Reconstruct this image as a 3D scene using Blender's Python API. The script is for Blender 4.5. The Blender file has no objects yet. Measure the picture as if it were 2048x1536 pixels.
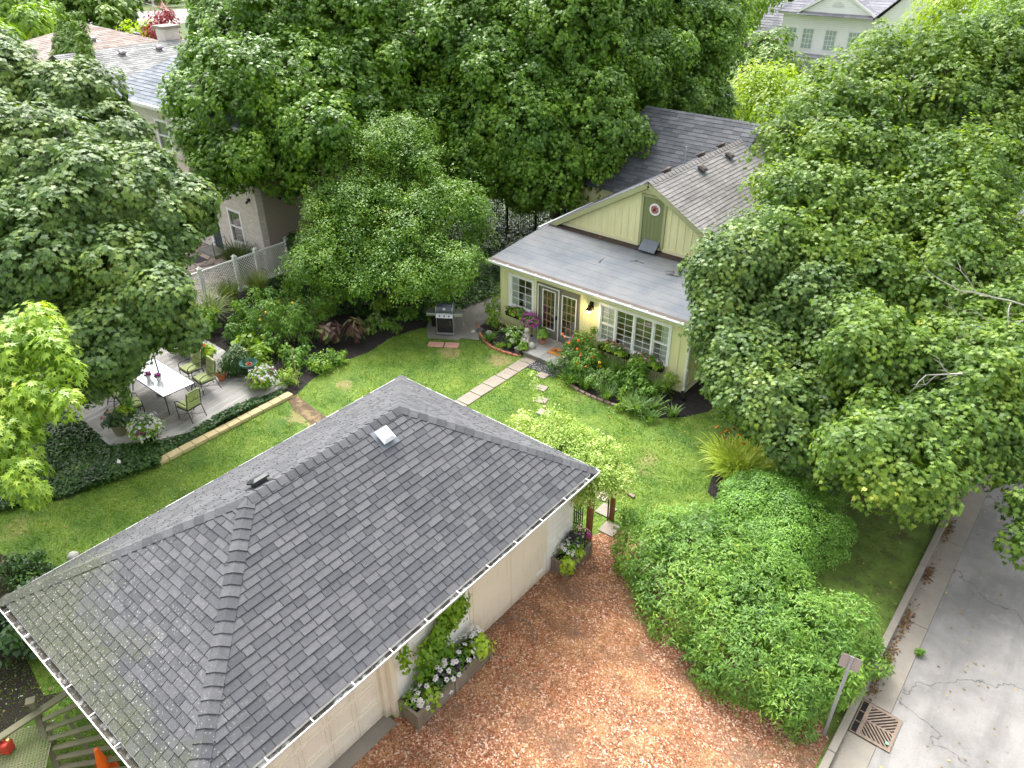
import bpy, math, random
import numpy as np
from mathutils import Vector, Matrix
random.seed(11)
RNG = np.random.default_rng(7)
SC = bpy.context.scene
COL = SC.collection
R = math.radians

# ------------------------------------------------------------------ camera
CAM_H = 13.3
FPX = 1507.72            # focal length in pixels of the 2048 px wide photograph
PITCH, ROLL, YAW = R(32.348), R(0.165), R(-39.482)
fw = Vector((math.sin(YAW)*math.cos(PITCH), math.cos(YAW)*math.cos(PITCH), -math.sin(PITCH)))
r0 = Vector((math.cos(YAW), -math.sin(YAW), 0)); d0 = fw.cross(r0)
RT = math.cos(ROLL)*r0 + math.sin(ROLL)*d0
DN = -math.sin(ROLL)*r0 + math.cos(ROLL)*d0
cd = bpy.data.cameras.new('camera'); cam = bpy.data.objects.new('camera', cd); COL.objects.link(cam)
m = Matrix.Identity(4)
for i in range(3):
    m[i][0] = RT[i]; m[i][1] = -DN[i]; m[i][2] = -fw[i]
m[0][3], m[1][3], m[2][3] = 0, 0, CAM_H
cam.matrix_world = m
cd.sensor_width = 36; cd.lens = FPX/2048*36; cd.clip_end = 2000; cd.clip_start = 0.1
SC.camera = cam
# ------------------------------------------------------------------ light
SUN_EL, SUN_AZ = R(52), R(-55)      # azimuth measured from +Y towards +X: veiled sun from the upper left of the photograph
w = bpy.data.worlds.new('World'); SC.world = w; w.use_nodes = True
wn = w.node_tree; bg = wn.nodes['Background']
sky = wn.nodes.new('ShaderNodeTexSky'); sky.sky_type = 'NISHITA'; sky.sun_disc = False
sky.sun_elevation = SUN_EL; sky.sun_rotation = SUN_AZ; sky.air_density = 1.0; sky.dust_density = 6.0; sky.ozone_density = 1.0
hs = wn.nodes.new('ShaderNodeHueSaturation'); hs.inputs['Saturation'].default_value = 0.16
wn.links.new(sky.outputs[0], hs.inputs['Color']); wn.links.new(hs.outputs[0], bg.inputs[0])
bg.inputs[1].default_value = 0.15
sl = bpy.data.lights.new('sun', 'SUN'); sl.energy = 0.8; sl.angle = R(35); sl.color = (1.0, 0.96, 0.88)
so = bpy.data.objects.new('sun', sl); COL.objects.link(so)
sd = Vector((math.sin(SUN_AZ)*math.cos(SUN_EL), math.cos(SUN_AZ)*math.cos(SUN_EL), math.sin(SUN_EL)))
so.rotation_euler = sd.to_track_quat('Z', 'Y').to_euler()
so.location = (-20, 30, 40)
SC.view_settings.view_transform = 'Standard'; SC.view_settings.look = 'None'
SC.view_settings.exposure = 1.8; SC.view_settings.gamma = 1.0
SC.render.engine = 'CYCLES'
SC.cycles.max_bounces = 7; SC.cycles.diffuse_bounces = 5; SC.cycles.glossy_bounces = 3
SC.cycles.transmission_bounces = 4; SC.cycles.transparent_max_bounces = 6
SC.cycles.caustics_reflective = False; SC.cycles.caustics_refractive = False

# a picture position (2048 px wide) and a height, a wall plane or a distance give a point of the place
def ray(x, y): return RT*((x-1024)/FPX) + DN*((y-768)/FPX) + fw
def P(x, y, z=0.0):
    d = ray(x, y); t = (z-CAM_H)/d.z; return Vector((0, 0, CAM_H)) + d*t
def PY(x, y, Y): d = ray(x, y); return Vector((0, 0, CAM_H)) + d*(Y/d.y)
def PX(x, y, X): d = ray(x, y); return Vector((0, 0, CAM_H)) + d*(X/d.x)
def PD(x, y, depth): return Vector((0, 0, CAM_H)) + ray(x, y)*depth
def poly_px(pts, z=0.0): return [(P(x, y, z).x, P(x, y, z).y) for x, y in pts]

# ------------------------------------------------------------------ materials
def nd(t, ty, **kw):
    n = t.nodes.new(ty)
    for k, v in kw.items(): setattr(n, k, v)
    return n
def ramp(t, fac, stops):
    r = nd(t, 'ShaderNodeValToRGB'); e = r.color_ramp.elements
    while len(e) < len(stops): e.new(0.5)
    for i, (p, c) in enumerate(stops):
        e[i].position = p; e[i].color = (c[0], c[1], c[2], 1)
    t.links.new(fac, r.inputs[0]); return r
def mix(t, fac, a, b, mode='MIX'):
    n = nd(t, 'ShaderNodeMix', data_type='RGBA', blend_type=mode)
    for s, v in ((0, fac), (6, a), (7, b)):
        if hasattr(v, 'is_output') or isinstance(v, bpy.types.NodeSocket): t.links.new(v, n.inputs[s])
        elif s == 0: n.inputs[0].default_value = v
        else: n.inputs[s].default_value = (v[0], v[1], v[2], 1)
    return n.outputs[2]
def noise(t, vec, scale, detail=4, rough=0.6, sc3=None):
    if sc3:
        mp = nd(t, 'ShaderNodeMapping'); mp.inputs['Scale'].default_value = sc3
        t.links.new(vec, mp.inputs[0]); vec = mp.outputs[0]
    n = nd(t, 'ShaderNodeTexNoise'); n.inputs['Scale'].default_value = scale
    n.inputs['Detail'].default_value = detail; n.inputs['Roughness'].default_value = rough
    t.links.new(vec, n.inputs['Vector']); return n.outputs[0]
MATS = {}
def base_mat(name):
    m = bpy.data.materials.new(name); m.use_nodes = True; t = m.node_tree
    return m, t, t.nodes['Principled BSDF']
def soiled(m, z0_, z1_, col, amt=.6):
    """splash dirt that rises unevenly from the foot of a wall, and faint runs"""
    t = m.node_tree; b = t.nodes['Principled BSDF']; src = b.inputs['Base Color'].links[0].from_socket
    tc = nd(t, 'ShaderNodeTexCoord').outputs['Object']; sx = nd(t, 'ShaderNodeSeparateXYZ'); t.links.new(tc, sx.inputs[0])
    ma = nd(t, 'ShaderNodeMath', operation='MULTIPLY_ADD'); ma.inputs[1].default_value = .5; t.links.new(noise(t, tc, 5, 5, .7), ma.inputs[0]); t.links.new(sx.outputs[2], ma.inputs[2])
    f = ramp(t, ma.outputs[0], [(z0_+.2, (amt,)*3), (z1_+.25, (0,)*3)]).outputs[0]; t.links.new(mix(t, f, src, col), b.inputs['Base Color'])
    f2 = ramp(t, noise(t, tc, 2.5, 5, .7, (3, 3, .35)), [(.55, (0,)*3), (.75, (.22,)*3)]).outputs[0]; s2 = b.inputs['Base Color'].links[0].from_socket; t.links.new(mix(t, f2, s2, col), b.inputs['Base Color'])
def pm(name, col, rough=0.7, var=0.18, scale=3.0, bump=0.15, bscale=40, isl=0.0, col2=None, metal=0.0, spec=0.4, c2range=(0.45, 0.7), dist=0.01, streak=None, emit=None):
    """painted, stone, wood ... surface: base colour with mottling, grain, per-piece tone and fine relief"""
    if name in MATS: return MATS[name]
    m, t, b = base_mat(name)
    tc = nd(t, 'ShaderNodeTexCoord').outputs['Object']
    n1 = noise(t, tc, scale, 5, 0.6, streak)
    dark = tuple(c*(1-var) for c in col); lite = tuple(min(1, c*(1+var)) for c in col)
    c = ramp(t, n1, [(0.3, dark), (0.7, lite)]).outputs[0]
    n2 = noise(t, tc, bscale, 3, 0.7, streak)
    if col2:
        n3 = noise(t, tc, scale*0.6, 6, 0.7)
        f = ramp(t, n3, [(c2range[0], (0, 0, 0)), (c2range[1], (1, 1, 1))]).outputs[0]
        c = mix(t, f, c, col2)
    c = mix(t, 0.25, c, ramp(t, n2, [(0.3, tuple(x*0.75 for x in col)), (0.7, tuple(min(1, x*1.25) for x in col))]).outputs[0])
    if isl:
        g = nd(t, 'ShaderNodeNewGeometry')
        f = ramp(t, g.outputs['Random Per Island'], [(0, (1-isl,)*3), (1, (1+isl,)*3)]).outputs[0]
        c = mix(t, 1.0, c, f, 'MULTIPLY')
    t.links.new(c, b.inputs['Base Color'])
    b.inputs['Roughness'].default_value = rough; b.inputs['Metallic'].default_value = metal
    b.inputs['Specular IOR Level'].default_value = spec
    if bump:
        bp = nd(t, 'ShaderNodeBump'); bp.inputs['Strength'].default_value = bump; bp.inputs['Distance'].default_value = dist
        t.links.new(n2, bp.inputs['Height']); t.links.new(bp.outputs[0], b.inputs['Normal'])
    if emit:
        b.inputs['Emission Color'].default_value = (*emit[0], 1); b.inputs['Emission Strength'].default_value = emit[1]
    MATS[name] = m; return m
def leafm(name, stops, trans=0.35, rough=0.45, tcol=None, clump=0.9, spec=0.4, gain=(1, 1, 1)):
    """leaves: tone per leaf and per bough, some light passes through"""
    if name in MATS: return MATS[name]
    stops = [(p, tuple(min(.85, v*gain[i]) for i, v in enumerate(c))) for p, c in stops]
    m, t, b = base_mat(name)
    g = nd(t, 'ShaderNodeNewGeometry')
    n = noise(t, g.outputs['Position'], clump, 3, 0.6)
    ad = nd(t, 'ShaderNodeMath', operation='MULTIPLY_ADD'); ad.inputs[1].default_value = 0.55; 
    t.links.new(g.outputs['Random Per Island'], ad.inputs[0])
    mu = nd(t, 'ShaderNodeMath', operation='MULTIPLY_ADD'); mu.inputs[1].default_value = 1.2; mu.inputs[2].default_value = -0.38
    t.links.new(n, mu.inputs[0]); t.links.new(mu.outputs[0], ad.inputs[2])
    c = ramp(t, ad.outputs[0], stops).outputs[0]
    t.links.new(c, b.inputs['Base Color']); b.inputs['Roughness'].default_value = rough
    b.inputs['Specular IOR Level'].default_value = spec
    tr = nd(t, 'ShaderNodeBsdfTranslucent')
    tcc = mix(t, 1.0, c, tcol or (1.5, 1.5, 0.5), 'MULTIPLY'); t.links.new(tcc, tr.inputs[0])
    mx = nd(t, 'ShaderNodeMixShader'); mx.inputs[0].default_value = trans
    t.links.new(b.outputs[0], mx.inputs[1]); t.links.new(tr.outputs[0], mx.inputs[2])
    t.links.new(mx.outputs[0], t.nodes['Material Output'].inputs[0])
    MATS[name] = m; return m

# ------------------------------------------------------------------ mesh building
class MB:
    """collects shapes; build() links them as ONE mesh object"""
    def __init__(s): s.v = []; s.f = []; s.mi = []; s.cur = 0
    def add(s, vs, fs):
        o = len(s.v); s.v += [tuple(v) for v in vs]
        for f in fs: s.f.append([i+o for i in f]); s.mi.append(s.cur)
        return s
    def mat(s, i): s.cur = i; return s
    def box(s, x0, x1, y0, y1, z0, z1):
        vs = [(x0,y0,z0),(x1,y0,z0),(x1,y1,z0),(x0,y1,z0),(x0,y0,z1),(x1,y0,z1),(x1,y1,z1),(x0,y1,z1)]
        return s.add(vs, [(0,3,2,1),(4,5,6,7),(0,1,5,4),(1,2,6,5),(2,3,7,6),(3,0,4,7)])
    def obox(s, c, size, rz=0, rx=0, ry=0, taper=1.0):
        M = Matrix.Translation(c) @ Matrix.Rotation(rz, 4, 'Z') @ Matrix.Rotation(ry, 4, 'Y') @ Matrix.Rotation(rx, 4, 'X')
        a, b, h = size[0]/2, size[1]/2, size[2]/2
        vs = [(-a,-b,-h),(a,-b,-h),(a,b,-h),(-a,b,-h),(-a*taper,-b*taper,h),(a*taper,-b*taper,h),(a*taper,b*taper,h),(-a*taper,b*taper,h)]
        return s.add([M @ Vector(v) for v in vs], [(0,3,2,1),(4,5,6,7),(0,1,5,4),(1,2,6,5),(2,3,7,6),(3,0,4,7)])
    def rbox(s, c, size, r=0.02, rz=0, rx=0, ry=0, k=3):
        """cushion-like box with rounded vertical corners and chamfered rims"""
        M = Matrix.Translation(c) @ Matrix.Rotation(rz, 4, 'Z') @ Matrix.Rotation(ry, 4, 'Y') @ Matrix.Rotation(rx, 4, 'X')
        a, b, h = size[0]/2, size[1]/2, size[2]/2
        r = min(r, a*.95, b*.95); rh = min(r, h*0.9)
        def ring(ins, z):
            o = []
            for cx, cy, a0 in ((a-r, b-r, 0), (-a+r, b-r, 90), (-a+r, -b+r, 180), (a-r, -b+r, 270)):
                for i in range(k+1):
                    an = R(a0+90*i/k); o.append((cx+(r-ins)*math.cos(an), cy+(r-ins)*math.sin(an), z))
            return o
        rings = [ring(rh*.7, -h), ring(rh*.2, -h+rh*.3), ring(0, -h+rh), ring(0, h-rh), ring(rh*.2, h-rh*.3), ring(rh*.7, h)]
        n = len(rings[0]); vs = [M @ Vector(p) for q in rings for p in q]; fs = []
        for j in range(len(rings)-1):
            for i in range(n): fs.append((j*n+i, j*n+(i+1) % n, (j+1)*n+(i+1) % n, (j+1)*n+i))
        fs.append(tuple(reversed(range(n)))); fs.append(tuple(range((len(rings)-1)*n, len(rings)*n)))
        return s.add(vs, fs)
    def tube(s, pts, r, n=8, caps=True):
        pts = [Vector(p) for p in pts]; rr = r if isinstance(r, (list, tuple)) else [r]*len(pts)
        up = None; vs = []
        for i, p in enumerate(pts):
            d = (pts[min(i+1, len(pts)-1)]-pts[max(i-1, 0)])
            d = d.normalized() if d.length > 1e-9 else Vector((0, 0, 1))
            if up is None: up = d.orthogonal().normalized()
            up = (up-d*up.dot(d)); up = up.normalized() if up.length > 1e-6 else d.orthogonal().normalized()
            sd_ = d.cross(up)
            for j in range(n):
                a = 2*math.pi*j/n; vs.append(p+(up*math.cos(a)+sd_*math.sin(a))*rr[i])
        fs = []
        for i in range(len(pts)-1):
            for j in range(n): fs.append((i*n+j, i*n+(j+1) % n, (i+1)*n+(j+1) % n, (i+1)*n+j))
        if caps: fs.append(tuple(reversed(range(n)))); fs.append(tuple(range((len(pts)-1)*n, len(pts)*n)))
        return s.add(vs, fs)
    def bar(s, a, b, wd, th, up=(0, 0, 1)):
        a = Vector(a); b = Vector(b); d = (b-a).normalized(); u = Vector(up); u = (u-d*u.dot(d))
        u = u.normalized() if u.length > 1e-6 else d.orthogonal().normalized(); q = d.cross(u)*wd/2; u = u*th/2
        vs = [a-q-u, a+q-u, a+q+u, a-q+u, b-q-u, b+q-u, b+q+u, b-q+u]
        return s.add(vs, [(0,1,2,3),(4,7,6,5),(0,4,5,1),(1,5,6,2),(2,6,7,3),(3,7,4,0)])
    def lathe(s, prof, c=(0, 0, 0), n=20):
        vs = []; fs = []
        for r_, z in prof:
            for j in range(n):
                a = 2*math.pi*j/n; vs.append((c[0]+r_*math.cos(a), c[1]+r_*math.sin(a), c[2]+z))
        for i in range(len(prof)-1):
            for j in range(n): fs.append((i*n+j, i*n+(j+1) % n, (i+1)*n+(j+1) % n, (i+1)*n+j))
        fs.append(tuple(reversed(range(n)))); fs.append(tuple(range((len(prof)-1)*n, len(prof)*n)))
        return s.add(vs, fs)
    def prism(s, pts2, z0, z1):
        n = len(pts2)
        a = sum(pts2[i][0]*pts2[(i+1) % n][1]-pts2[(i+1) % n][0]*pts2[i][1] for i in range(n))
        if a < 0: pts2 = list(reversed(pts2))
        vs = [(x, y, z0) for x, y in pts2]+[(x, y, z1) for x, y in pts2]
        fs = [tuple(reversed(range(n))), tuple(range(n, 2*n))]+[(i, (i+1) % n, n+(i+1) % n, n+i) for i in range(n)]
        return s.add(vs, fs)
    def build(s, name, mat, parent=None, smooth=False, bevel=0, shift=None):
        me = bpy.data.meshes.new(name); v = s.v
        if shift is not None: v = [(p[0]-shift[0], p[1]-shift[1], p[2]-shift[2]) for p in v]
        me.from_pydata(v, [], s.f)
        for mm in (mat if isinstance(mat, (list, tuple)) else [mat]): me.materials.append(mm)
        me.polygons.foreach_set('material_index', s.mi)
        if smooth: me.polygons.foreach_set('use_smooth', [True]*len(me.polygons))
        me.update()
        o = bpy.data.objects.new(name, me); COL.objects.link(o)
        if parent: o.parent = parent
        if bevel:
            b = o.modifiers.new('bevel', 'BEVEL'); b.width = bevel; b.segments = 2; b.limit_method = 'ANGLE'
        return o
def fastmesh(name, V, k_list, mat, parent=None, mi=None, smooth=False):
    """V: (n,3) vertices used in order; k_list: number of corners of each face"""
    me = bpy.data.meshes.new(name); n = len(V)
    me.vertices.add(n); me.vertices.foreach_set('co', np.asarray(V, np.float32).ravel())
    k = np.asarray(k_list, np.int32); st = np.concatenate(([0], np.cumsum(k)[:-1])).astype(np.int32)
    me.loops.add(n); me.loops.foreach_set('vertex_index', np.arange(n, dtype=np.int32))
    me.polygons.add(len(k)); me.polygons.foreach_set('loop_start', st); me.polygons.foreach_set('loop_total', k)
    for mm in (mat if isinstance(mat, (list, tuple)) else [mat]): me.materials.append(mm)
    if mi is not None: me.polygons.foreach_set('material_index', np.asarray(mi, np.int32))
    me.update(calc_edges=True)
    o = bpy.data.objects.new(name, me); COL.objects.link(o)
    if parent: o.parent = parent
    return o
def tag(o, label=None, cat=None, group=None, kind=None):
    if label: o['label'] = label
    if cat: o['category'] = cat
    if group: o['group'] = group
    if kind: o['kind'] = kind
    return o
def empty(name, loc, rz, label, cat, group=None):
    e = bpy.data.objects.new(name, None); COL.objects.link(e); e.empty_display_size = 0.2
    e.location = loc; e.rotation_euler = (0, 0, rz); return tag(e, label, cat, group)
def children(o): return [c for c in bpy.data.objects if c.parent == o]
def copy_tree(o, loc=None, rz=None, label=None):
    c = o.copy(); COL.objects.link(c)
    if loc is not None: c.location = loc
    if rz is not None: c.rotation_euler = (0, 0, rz)
    if label: c['label'] = label
    for ch in children(o):
        d = ch.copy(); COL.objects.link(d); d.parent = c
        for g in children(ch):
            e = g.copy(); COL.objects.link(e); e.parent = d
    return c
ORD = ['first', 'second', 'third', 'fourth', 'fifth', 'sixth', 'seventh', 'eighth', 'ninth', 'tenth', 'eleventh', 'twelfth', 'thirteenth', 'fourteenth', 'fifteenth', 'sixteenth']

# ------------------------------------------------------------------ leaves
LEAF = {
 'maple': [(0, .08), (.34, -.10), (.28, .14), (.62, .22), (.40, .36), (.50, .66), (.20, .52), (.14, .74), (0, 1.05), (-.14, .74), (-.20, .52), (-.50, .66), (-.40, .36), (-.62, .22), (-.28, .14), (-.34, -.10)],
 'maple7': [(0, .05), (.42, -.04), (.26, .26), (.58, .46), (.16, .54), (0, 1.05), (-.16, .54), (-.58, .46), (-.26, .26), (-.42, -.04)],
 'sharp': [(0, 0), (.10, .18), (.42, .12), (.20, .34), (.46, .62), (.12, .52), (0, 1.15), (-.12, .52), (-.46, .62), (-.20, .34), (-.42, .12), (-.10, .18)],
 'oval': [(0, 0), (.26, .28), (.24, .62), (0, 1.0), (-.24, .62), (-.26, .28)],
 'canna': [(0, 0), (.13, .25), (.16, .5), (0, 1.0), (-.16, .5), (-.13, .25)],
 'lance': [(0, 0), (.15, .35), (0, 1.0), (-.15, .35)],
 'ivy': [(0, 0), (.36, .10), (.30, .45), (0, .95), (-.30, .45), (-.36, .10)],
 'tri': [(-.5, 0), (.5, 0), (0, 1)],
 'petal': [(0, -.1), (.45, .1), (.42, .7), (0, .95), (-.42, .7), (-.45, .1)],
}
def unit(a): return a/np.maximum(np.linalg.norm(a, axis=1, keepdims=True), 1e-9)
def leaf_verts(C, N, T, S, kind, droop=0.12):
    """C centres, N normals, T tip directions, S sizes -> vertex block"""
    tp = np.array(LEAF[kind], float); k = len(tp)
    N = unit(N); T = unit(T-N*np.sum(T*N, 1, keepdims=True)); B = np.cross(N, T)
    x = tp[:, 0][None, :, None]; y = tp[:, 1][None, :, None]
    S = S[:, None, None]
    V = C[:, None, :] + S*(B[:, None, :]*x + T[:, None, :]*(y-0.35)) - S*N[:, None, :]*(droop*(y*y)+0.35*np.abs(x)*droop*2)
    return V.reshape(-1, 3), np.full(len(C), k, np.int32)
HEADS = {}; KEEP = []
def leaf_obj(name, blocks, mats, parent=None, origin=(0, 0, 0)):
    if name == 'flowers':            # every bloom is a part of its own
        for b in blocks:
            n, pet, k = HEADS[id(b[0])]; V = np.asarray(b[0]).reshape(pet, n, k, 3); mm = mats[b[2] if len(b) > 2 else 0]
            for i in range(n):
                o = fastmesh('flower', V[:, i].reshape(-1, 3), np.full(pet, k, np.int32), mm, parent)
        return None
    V = np.concatenate([b[0] for b in blocks]) - np.array(origin); K = np.concatenate([b[1] for b in blocks])
    mi = np.concatenate([np.full(len(b[1]), b[2] if len(b) > 2 else 0) for b in blocks])
    return fastmesh(name, V, K, mats, parent, mi)
def rdir(n):
    a = RNG.normal(size=(n, 3)); return unit(a)
def sub_blobs(blobs, k, r0_, r1_):
    """small boughs budding from the big masses, so the crown is lumpy at two scales"""
    out = []
    for q in blobs:
        x, y, z, r = q[:4]; s = q[4] if len(q) > 4 else .85
        n = max(3, int(k*r*r)); d = rdir(n)
        for i in range(n):
            rr = r*(.80+.22*RNG.random()); out.append((x+d[i, 0]*rr, y+d[i, 1]*rr, z+d[i, 2]*rr*s, r0_+(r1_-r0_)*RNG.random()**1.4, .6+.35*RNG.random()))
    return out
def crown_leaves(blobs, size, kind, per_m2, subs=None, rc=(0.35, 0.75), m=(26, 44), fill=0.35, up=0.45, flat=0.75, jit=0.35, szv=0.25, lump=0.13, tipdown=0.8, minz=0.3, edge=0.1):
    """blobs [(x,y,z,r,squash)]; boughs (domes of leaves) spread over the union's skin"""
    blobs = [tuple(b)+(0.85,)*(5-len(b)) for b in blobs]
    if subs: blobs = [b[:3]+(b[3]*.9,)+b[4:] for b in blobs]+sub_blobs(blobs, *subs)
    cs = []; ns = []
    Bc = np.array([b[:3] for b in blobs]); Br = np.array([b[3] for b in blobs]); Bs = np.array([b[4] for b in blobs])
    mavg = sum(m)/2
    for i, (x, y, z, r, s) in enumerate(blobs):
        area = 4*math.pi*r*r*(0.5+0.5*s); n = max(6, int(area*per_m2/mavg))
        d = rdir(n); ph = RNG.random(3)*6
        lum = 1+lump*(np.sin(d[:, 0]*5+ph[0])*np.cos(d[:, 1]*4+ph[1])+0.6*np.sin(d[:, 2]*7+ph[2]))
        rad = r*lum*(1-edge*RNG.random(n)**2*2.2+edge*0.5*RNG.random(n))
        c = np.array([x, y, z]) + d*rad[:, None]*np.array([1, 1, s])
        keep = np.ones(n, bool)
        near = np.where(np.linalg.norm(Bc-Bc[i], axis=1) < Br+r*1.3)[0]
        for j in near:
            if j == i: continue
            q = (c-Bc[j])/(Br[j]*np.array([1, 1, Bs[j]])); keep &= np.sum(q*q, 1) > 0.72
        keep &= c[:, 2] > minz
        nn = unit(d/np.array([1, 1, s]))
        cs.append(c[keep]); ns.append(nn[keep])
    C = np.concatenate(cs); Nn = np.concatenate(ns)
    k = RNG.integers(m[0], m[1]+1, len(C)); idx = np.repeat(np.arange(len(C)), k); n = len(idx)
    rcl = (rc[0]+(rc[1]-rc[0])*RNG.random(len(C))**1.5)[idx]
    ax = unit(Nn+np.array([0, 0, up]))[idx]
    d = rdir(n); d = np.where(np.sum(d*ax, 1, keepdims=True) < -0.1, -d, d); d = unit(d+ax*0.35)
    off = d*rcl[:, None]*(0.55+0.45*np.sqrt(RNG.random(n)))[:, None]
    off = off - ax*np.sum(off*ax, 1, keepdims=True)*(1-flat)
    pos = C[idx]+off
    nor = unit(d*0.55+Nn[idx]*0.35+np.array([0, 0, up])+rdir(n)*jit)
    tip = unit(d+np.array([0, 0, -tipdown])+rdir(n)*0.35)
    S = size*(1+szv*(RNG.random(n)*2-1))
    ok = pos[:, 2] > minz
    out = [leaf_verts(pos[ok], nor[ok], tip[ok], S[ok], kind)]
    if fill:
        fb = []
        for (x, y, z, r, s) in blobs:
            nf = int(4*math.pi*r*r*per_m2*fill*0.25); d = rdir(nf)
            p = np.array([x, y, z])+d*np.array([1, 1, s])*r*(0.35+0.5*RNG.random(nf))[:, None]
            p = p[p[:, 2] > minz]; nf = len(p)
            fb.append(leaf_verts(p, rdir(nf)+np.array([0, 0, 0.6]), rdir(nf)+np.array([0, 0, -0.6]), size*(1.3+0.6*RNG.random(nf)), kind))
        out += fb
    return out
def limbs(base, blobs, r0_, nb=2, curve=0.25, twigs=3):
    """tapered trunk with a limb to each part of the crown and twigs"""
    b = MB(); base = Vector(base)
    cen = sum((Vector(q[:3]) for q in blobs), Vector())/len(blobs)
    fork = base.lerp(Vector((cen.x, cen.y, max(base.z+1.2, cen.z-1.0))), 0.55)
    pts = [base-Vector((0, 0, .1)), base.lerp(fork, .35)+Vector((random.uniform(-.15, .15), random.uniform(-.15, .15), 0)), base.lerp(fork, .7), fork]
    b.tube(pts, [r0_*1.35, r0_, r0_*.88, r0_*.75], 10)
    for q in blobs:
        c = Vector(q[:3]); r = q[3]
        st = base.lerp(fork, random.uniform(.6, 1.0)); d = c-st
        mid = st+d*.5+Vector((random.uniform(-1, 1), random.uniform(-1, 1), random.uniform(0, .6)))*curve*d.length*.5
        rr = r0_*min(.5, .16+.05*r)
        b.tube([st, st.lerp(mid, .55), mid, mid.lerp(c, .6)+Vector((random.uniform(-.2, .2),)*3), c], [rr, rr*.8, rr*.6, rr*.4, rr*.22], 6)
        for _ in range(twigs):
            e = c+Vector(rdir(1)[0])*r*random.uniform(.7, .98); s_ = mid.lerp(c, random.uniform(.2, 1)); mm = s_.lerp(e, .5)+Vector(rdir(1)[0])*r*.18
            b.tube([s_, mm, e], [rr*.3, rr*.2, rr*.07], 5)
    return b
# ------------------------------------------------------------------ roofs
def clip2(sub, clip):
    out = sub; n = len(clip)
    for i in range(n):
        a, b = clip[i], clip[(i+1) % n]; inp = out; out = []
        if not inp: return []
        def sd_(p): return (b[0]-a[0])*(p[1]-a[1])-(b[1]-a[1])*(p[0]-a[0])
        for j in range(len(inp)):
            p, q = inp[j], inp[(j+1) % len(inp)]; sp, sq = sd_(p), sd_(q)
            if sp >= 0: out.append(p)
            if (sp >= 0) != (sq >= 0):
                t = sp/(sp-sq); out.append((p[0]+(q[0]-p[0])*t, p[1]+(q[1]-p[1])*t))
    return out
def shingles(mb, pts, expo=0.15, tab=0.3, th=0.012, var=0.45, gap=0.006, jitv=0.0):
    pts = [Vector(p) for p in pts]
    n = (pts[1]-pts[0]).cross(pts[2]-pts[1]).normalized()
    if n.z < 0: n = -n; pts = pts[::-1]
    u = Vector((0, 0, 1)).cross(n).normalized(); v = n.cross(u)
    o = pts[0]; P2 = [((p-o).dot(u), (p-o).dot(v)) for p in pts]
    ar = sum(P2[i][0]*P2[(i+1) % len(P2)][1]-P2[(i+1) % len(P2)][0]*P2[i][1] for i in range(len(P2)))
    if ar < 0: P2 = P2[::-1]
    u0, u1 = min(p[0] for p in P2), max(p[0] for p in P2); v0, v1 = min(p[1] for p in P2), max(p[1] for p in P2)
    def w3(p, h): return o+u*p[0]+v*p[1]+n*h
    mb.add([w3(p, 0) for p in P2], [tuple(range(len(P2)))])
    row = 0; y = v0
    while y < v1:
        x = u0-random.random()*tab
        while x < u1:
            wd = tab*random.choice([1-var, 1, 1, 1+var*.6, 1-var*.5]) if var else tab
            dv = random.uniform(-jitv, jitv)
            q = clip2([(x+gap, y+dv), (x+wd-gap, y+dv), (x+wd-gap, y+expo*1.02), (x+gap, y+expo*1.02)], P2)
            if len(q) >= 3:
                h = th*random.uniform(.75, 1.25)
                top = [w3(p, 0.002+h*(1-min(1, max(0, (p[1]-y)/expo))*0.95)) for p in q]; bot = [w3(p, 0.0) for p in q]
                k = len(q); fs = [tuple(range(k))]+[(i, k+i, k+(i+1) % k, (i+1) % k) for i in range(k)]
                mb.add(top+bot, fs)
            x += wd
        y += expo; row += 1
    return mb
def ridge_caps(mb, a, b, n1, n2, step=0.2, half=0.15, th=0.012):
    """bent cap pieces laid along a ridge or hip from a to b; n1, n2 normals of the two slopes"""
    a = Vector(a); b = Vector(b); d = (b-a).normalized(); L = (b-a).length
    n1 = Vector(n1).normalized(); n2 = Vector(n2).normalized(); up = (n1+n2).normalized()
    s1 = d.cross(n1).normalized(); s1 = s1 if s1.dot(n1-n2) > 0 else -s1
    s2 = d.cross(n2).normalized(); s2 = s2 if s2.dot(n2-n1) > 0 else -s2
    k = max(1, round(L/step)); st = L/k
    for i in range(k):
        p = a+d*st*i; q = a+d*(st*(i+1)+0.015); lo = 0.012; hi = 0.012+th*1.6
        h0, h1 = hi, lo
        def sec(c, h):
            return [c+s1*half+n1*(h), c+s1*half*.35+n1*(h+.004), c+up*(h+.008), c+s2*half*.35+n2*(h+.004), c+s2*half+n2*(h)]
        A_, B_ = sec(p, h0), sec(q, h1); D_ = [c-up*0.02 for c in sec(p, 0)]; E_ = [c-up*0.02 for c in sec(q, 0)]
        vs = A_+B_+D_+E_
        fs = [(j, j+1, 5+j+1, 5+j) for j in range(4)]+[(10+j, 10+j+1, j+1, j) for j in range(4)]+[(15+j+1, 15+j, 5+j, 5+j+1) for j in range(4)]
        fs += [(0, 5, 15, 10), (9, 4, 14, 19)]
        mb.add(vs, fs)
    return mb
def pnorm(a, b, c):
    n = (Vector(b)-Vector(a)).cross(Vector(c)-Vector(a)).normalized(); return n if n.z > 0 else -n

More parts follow.
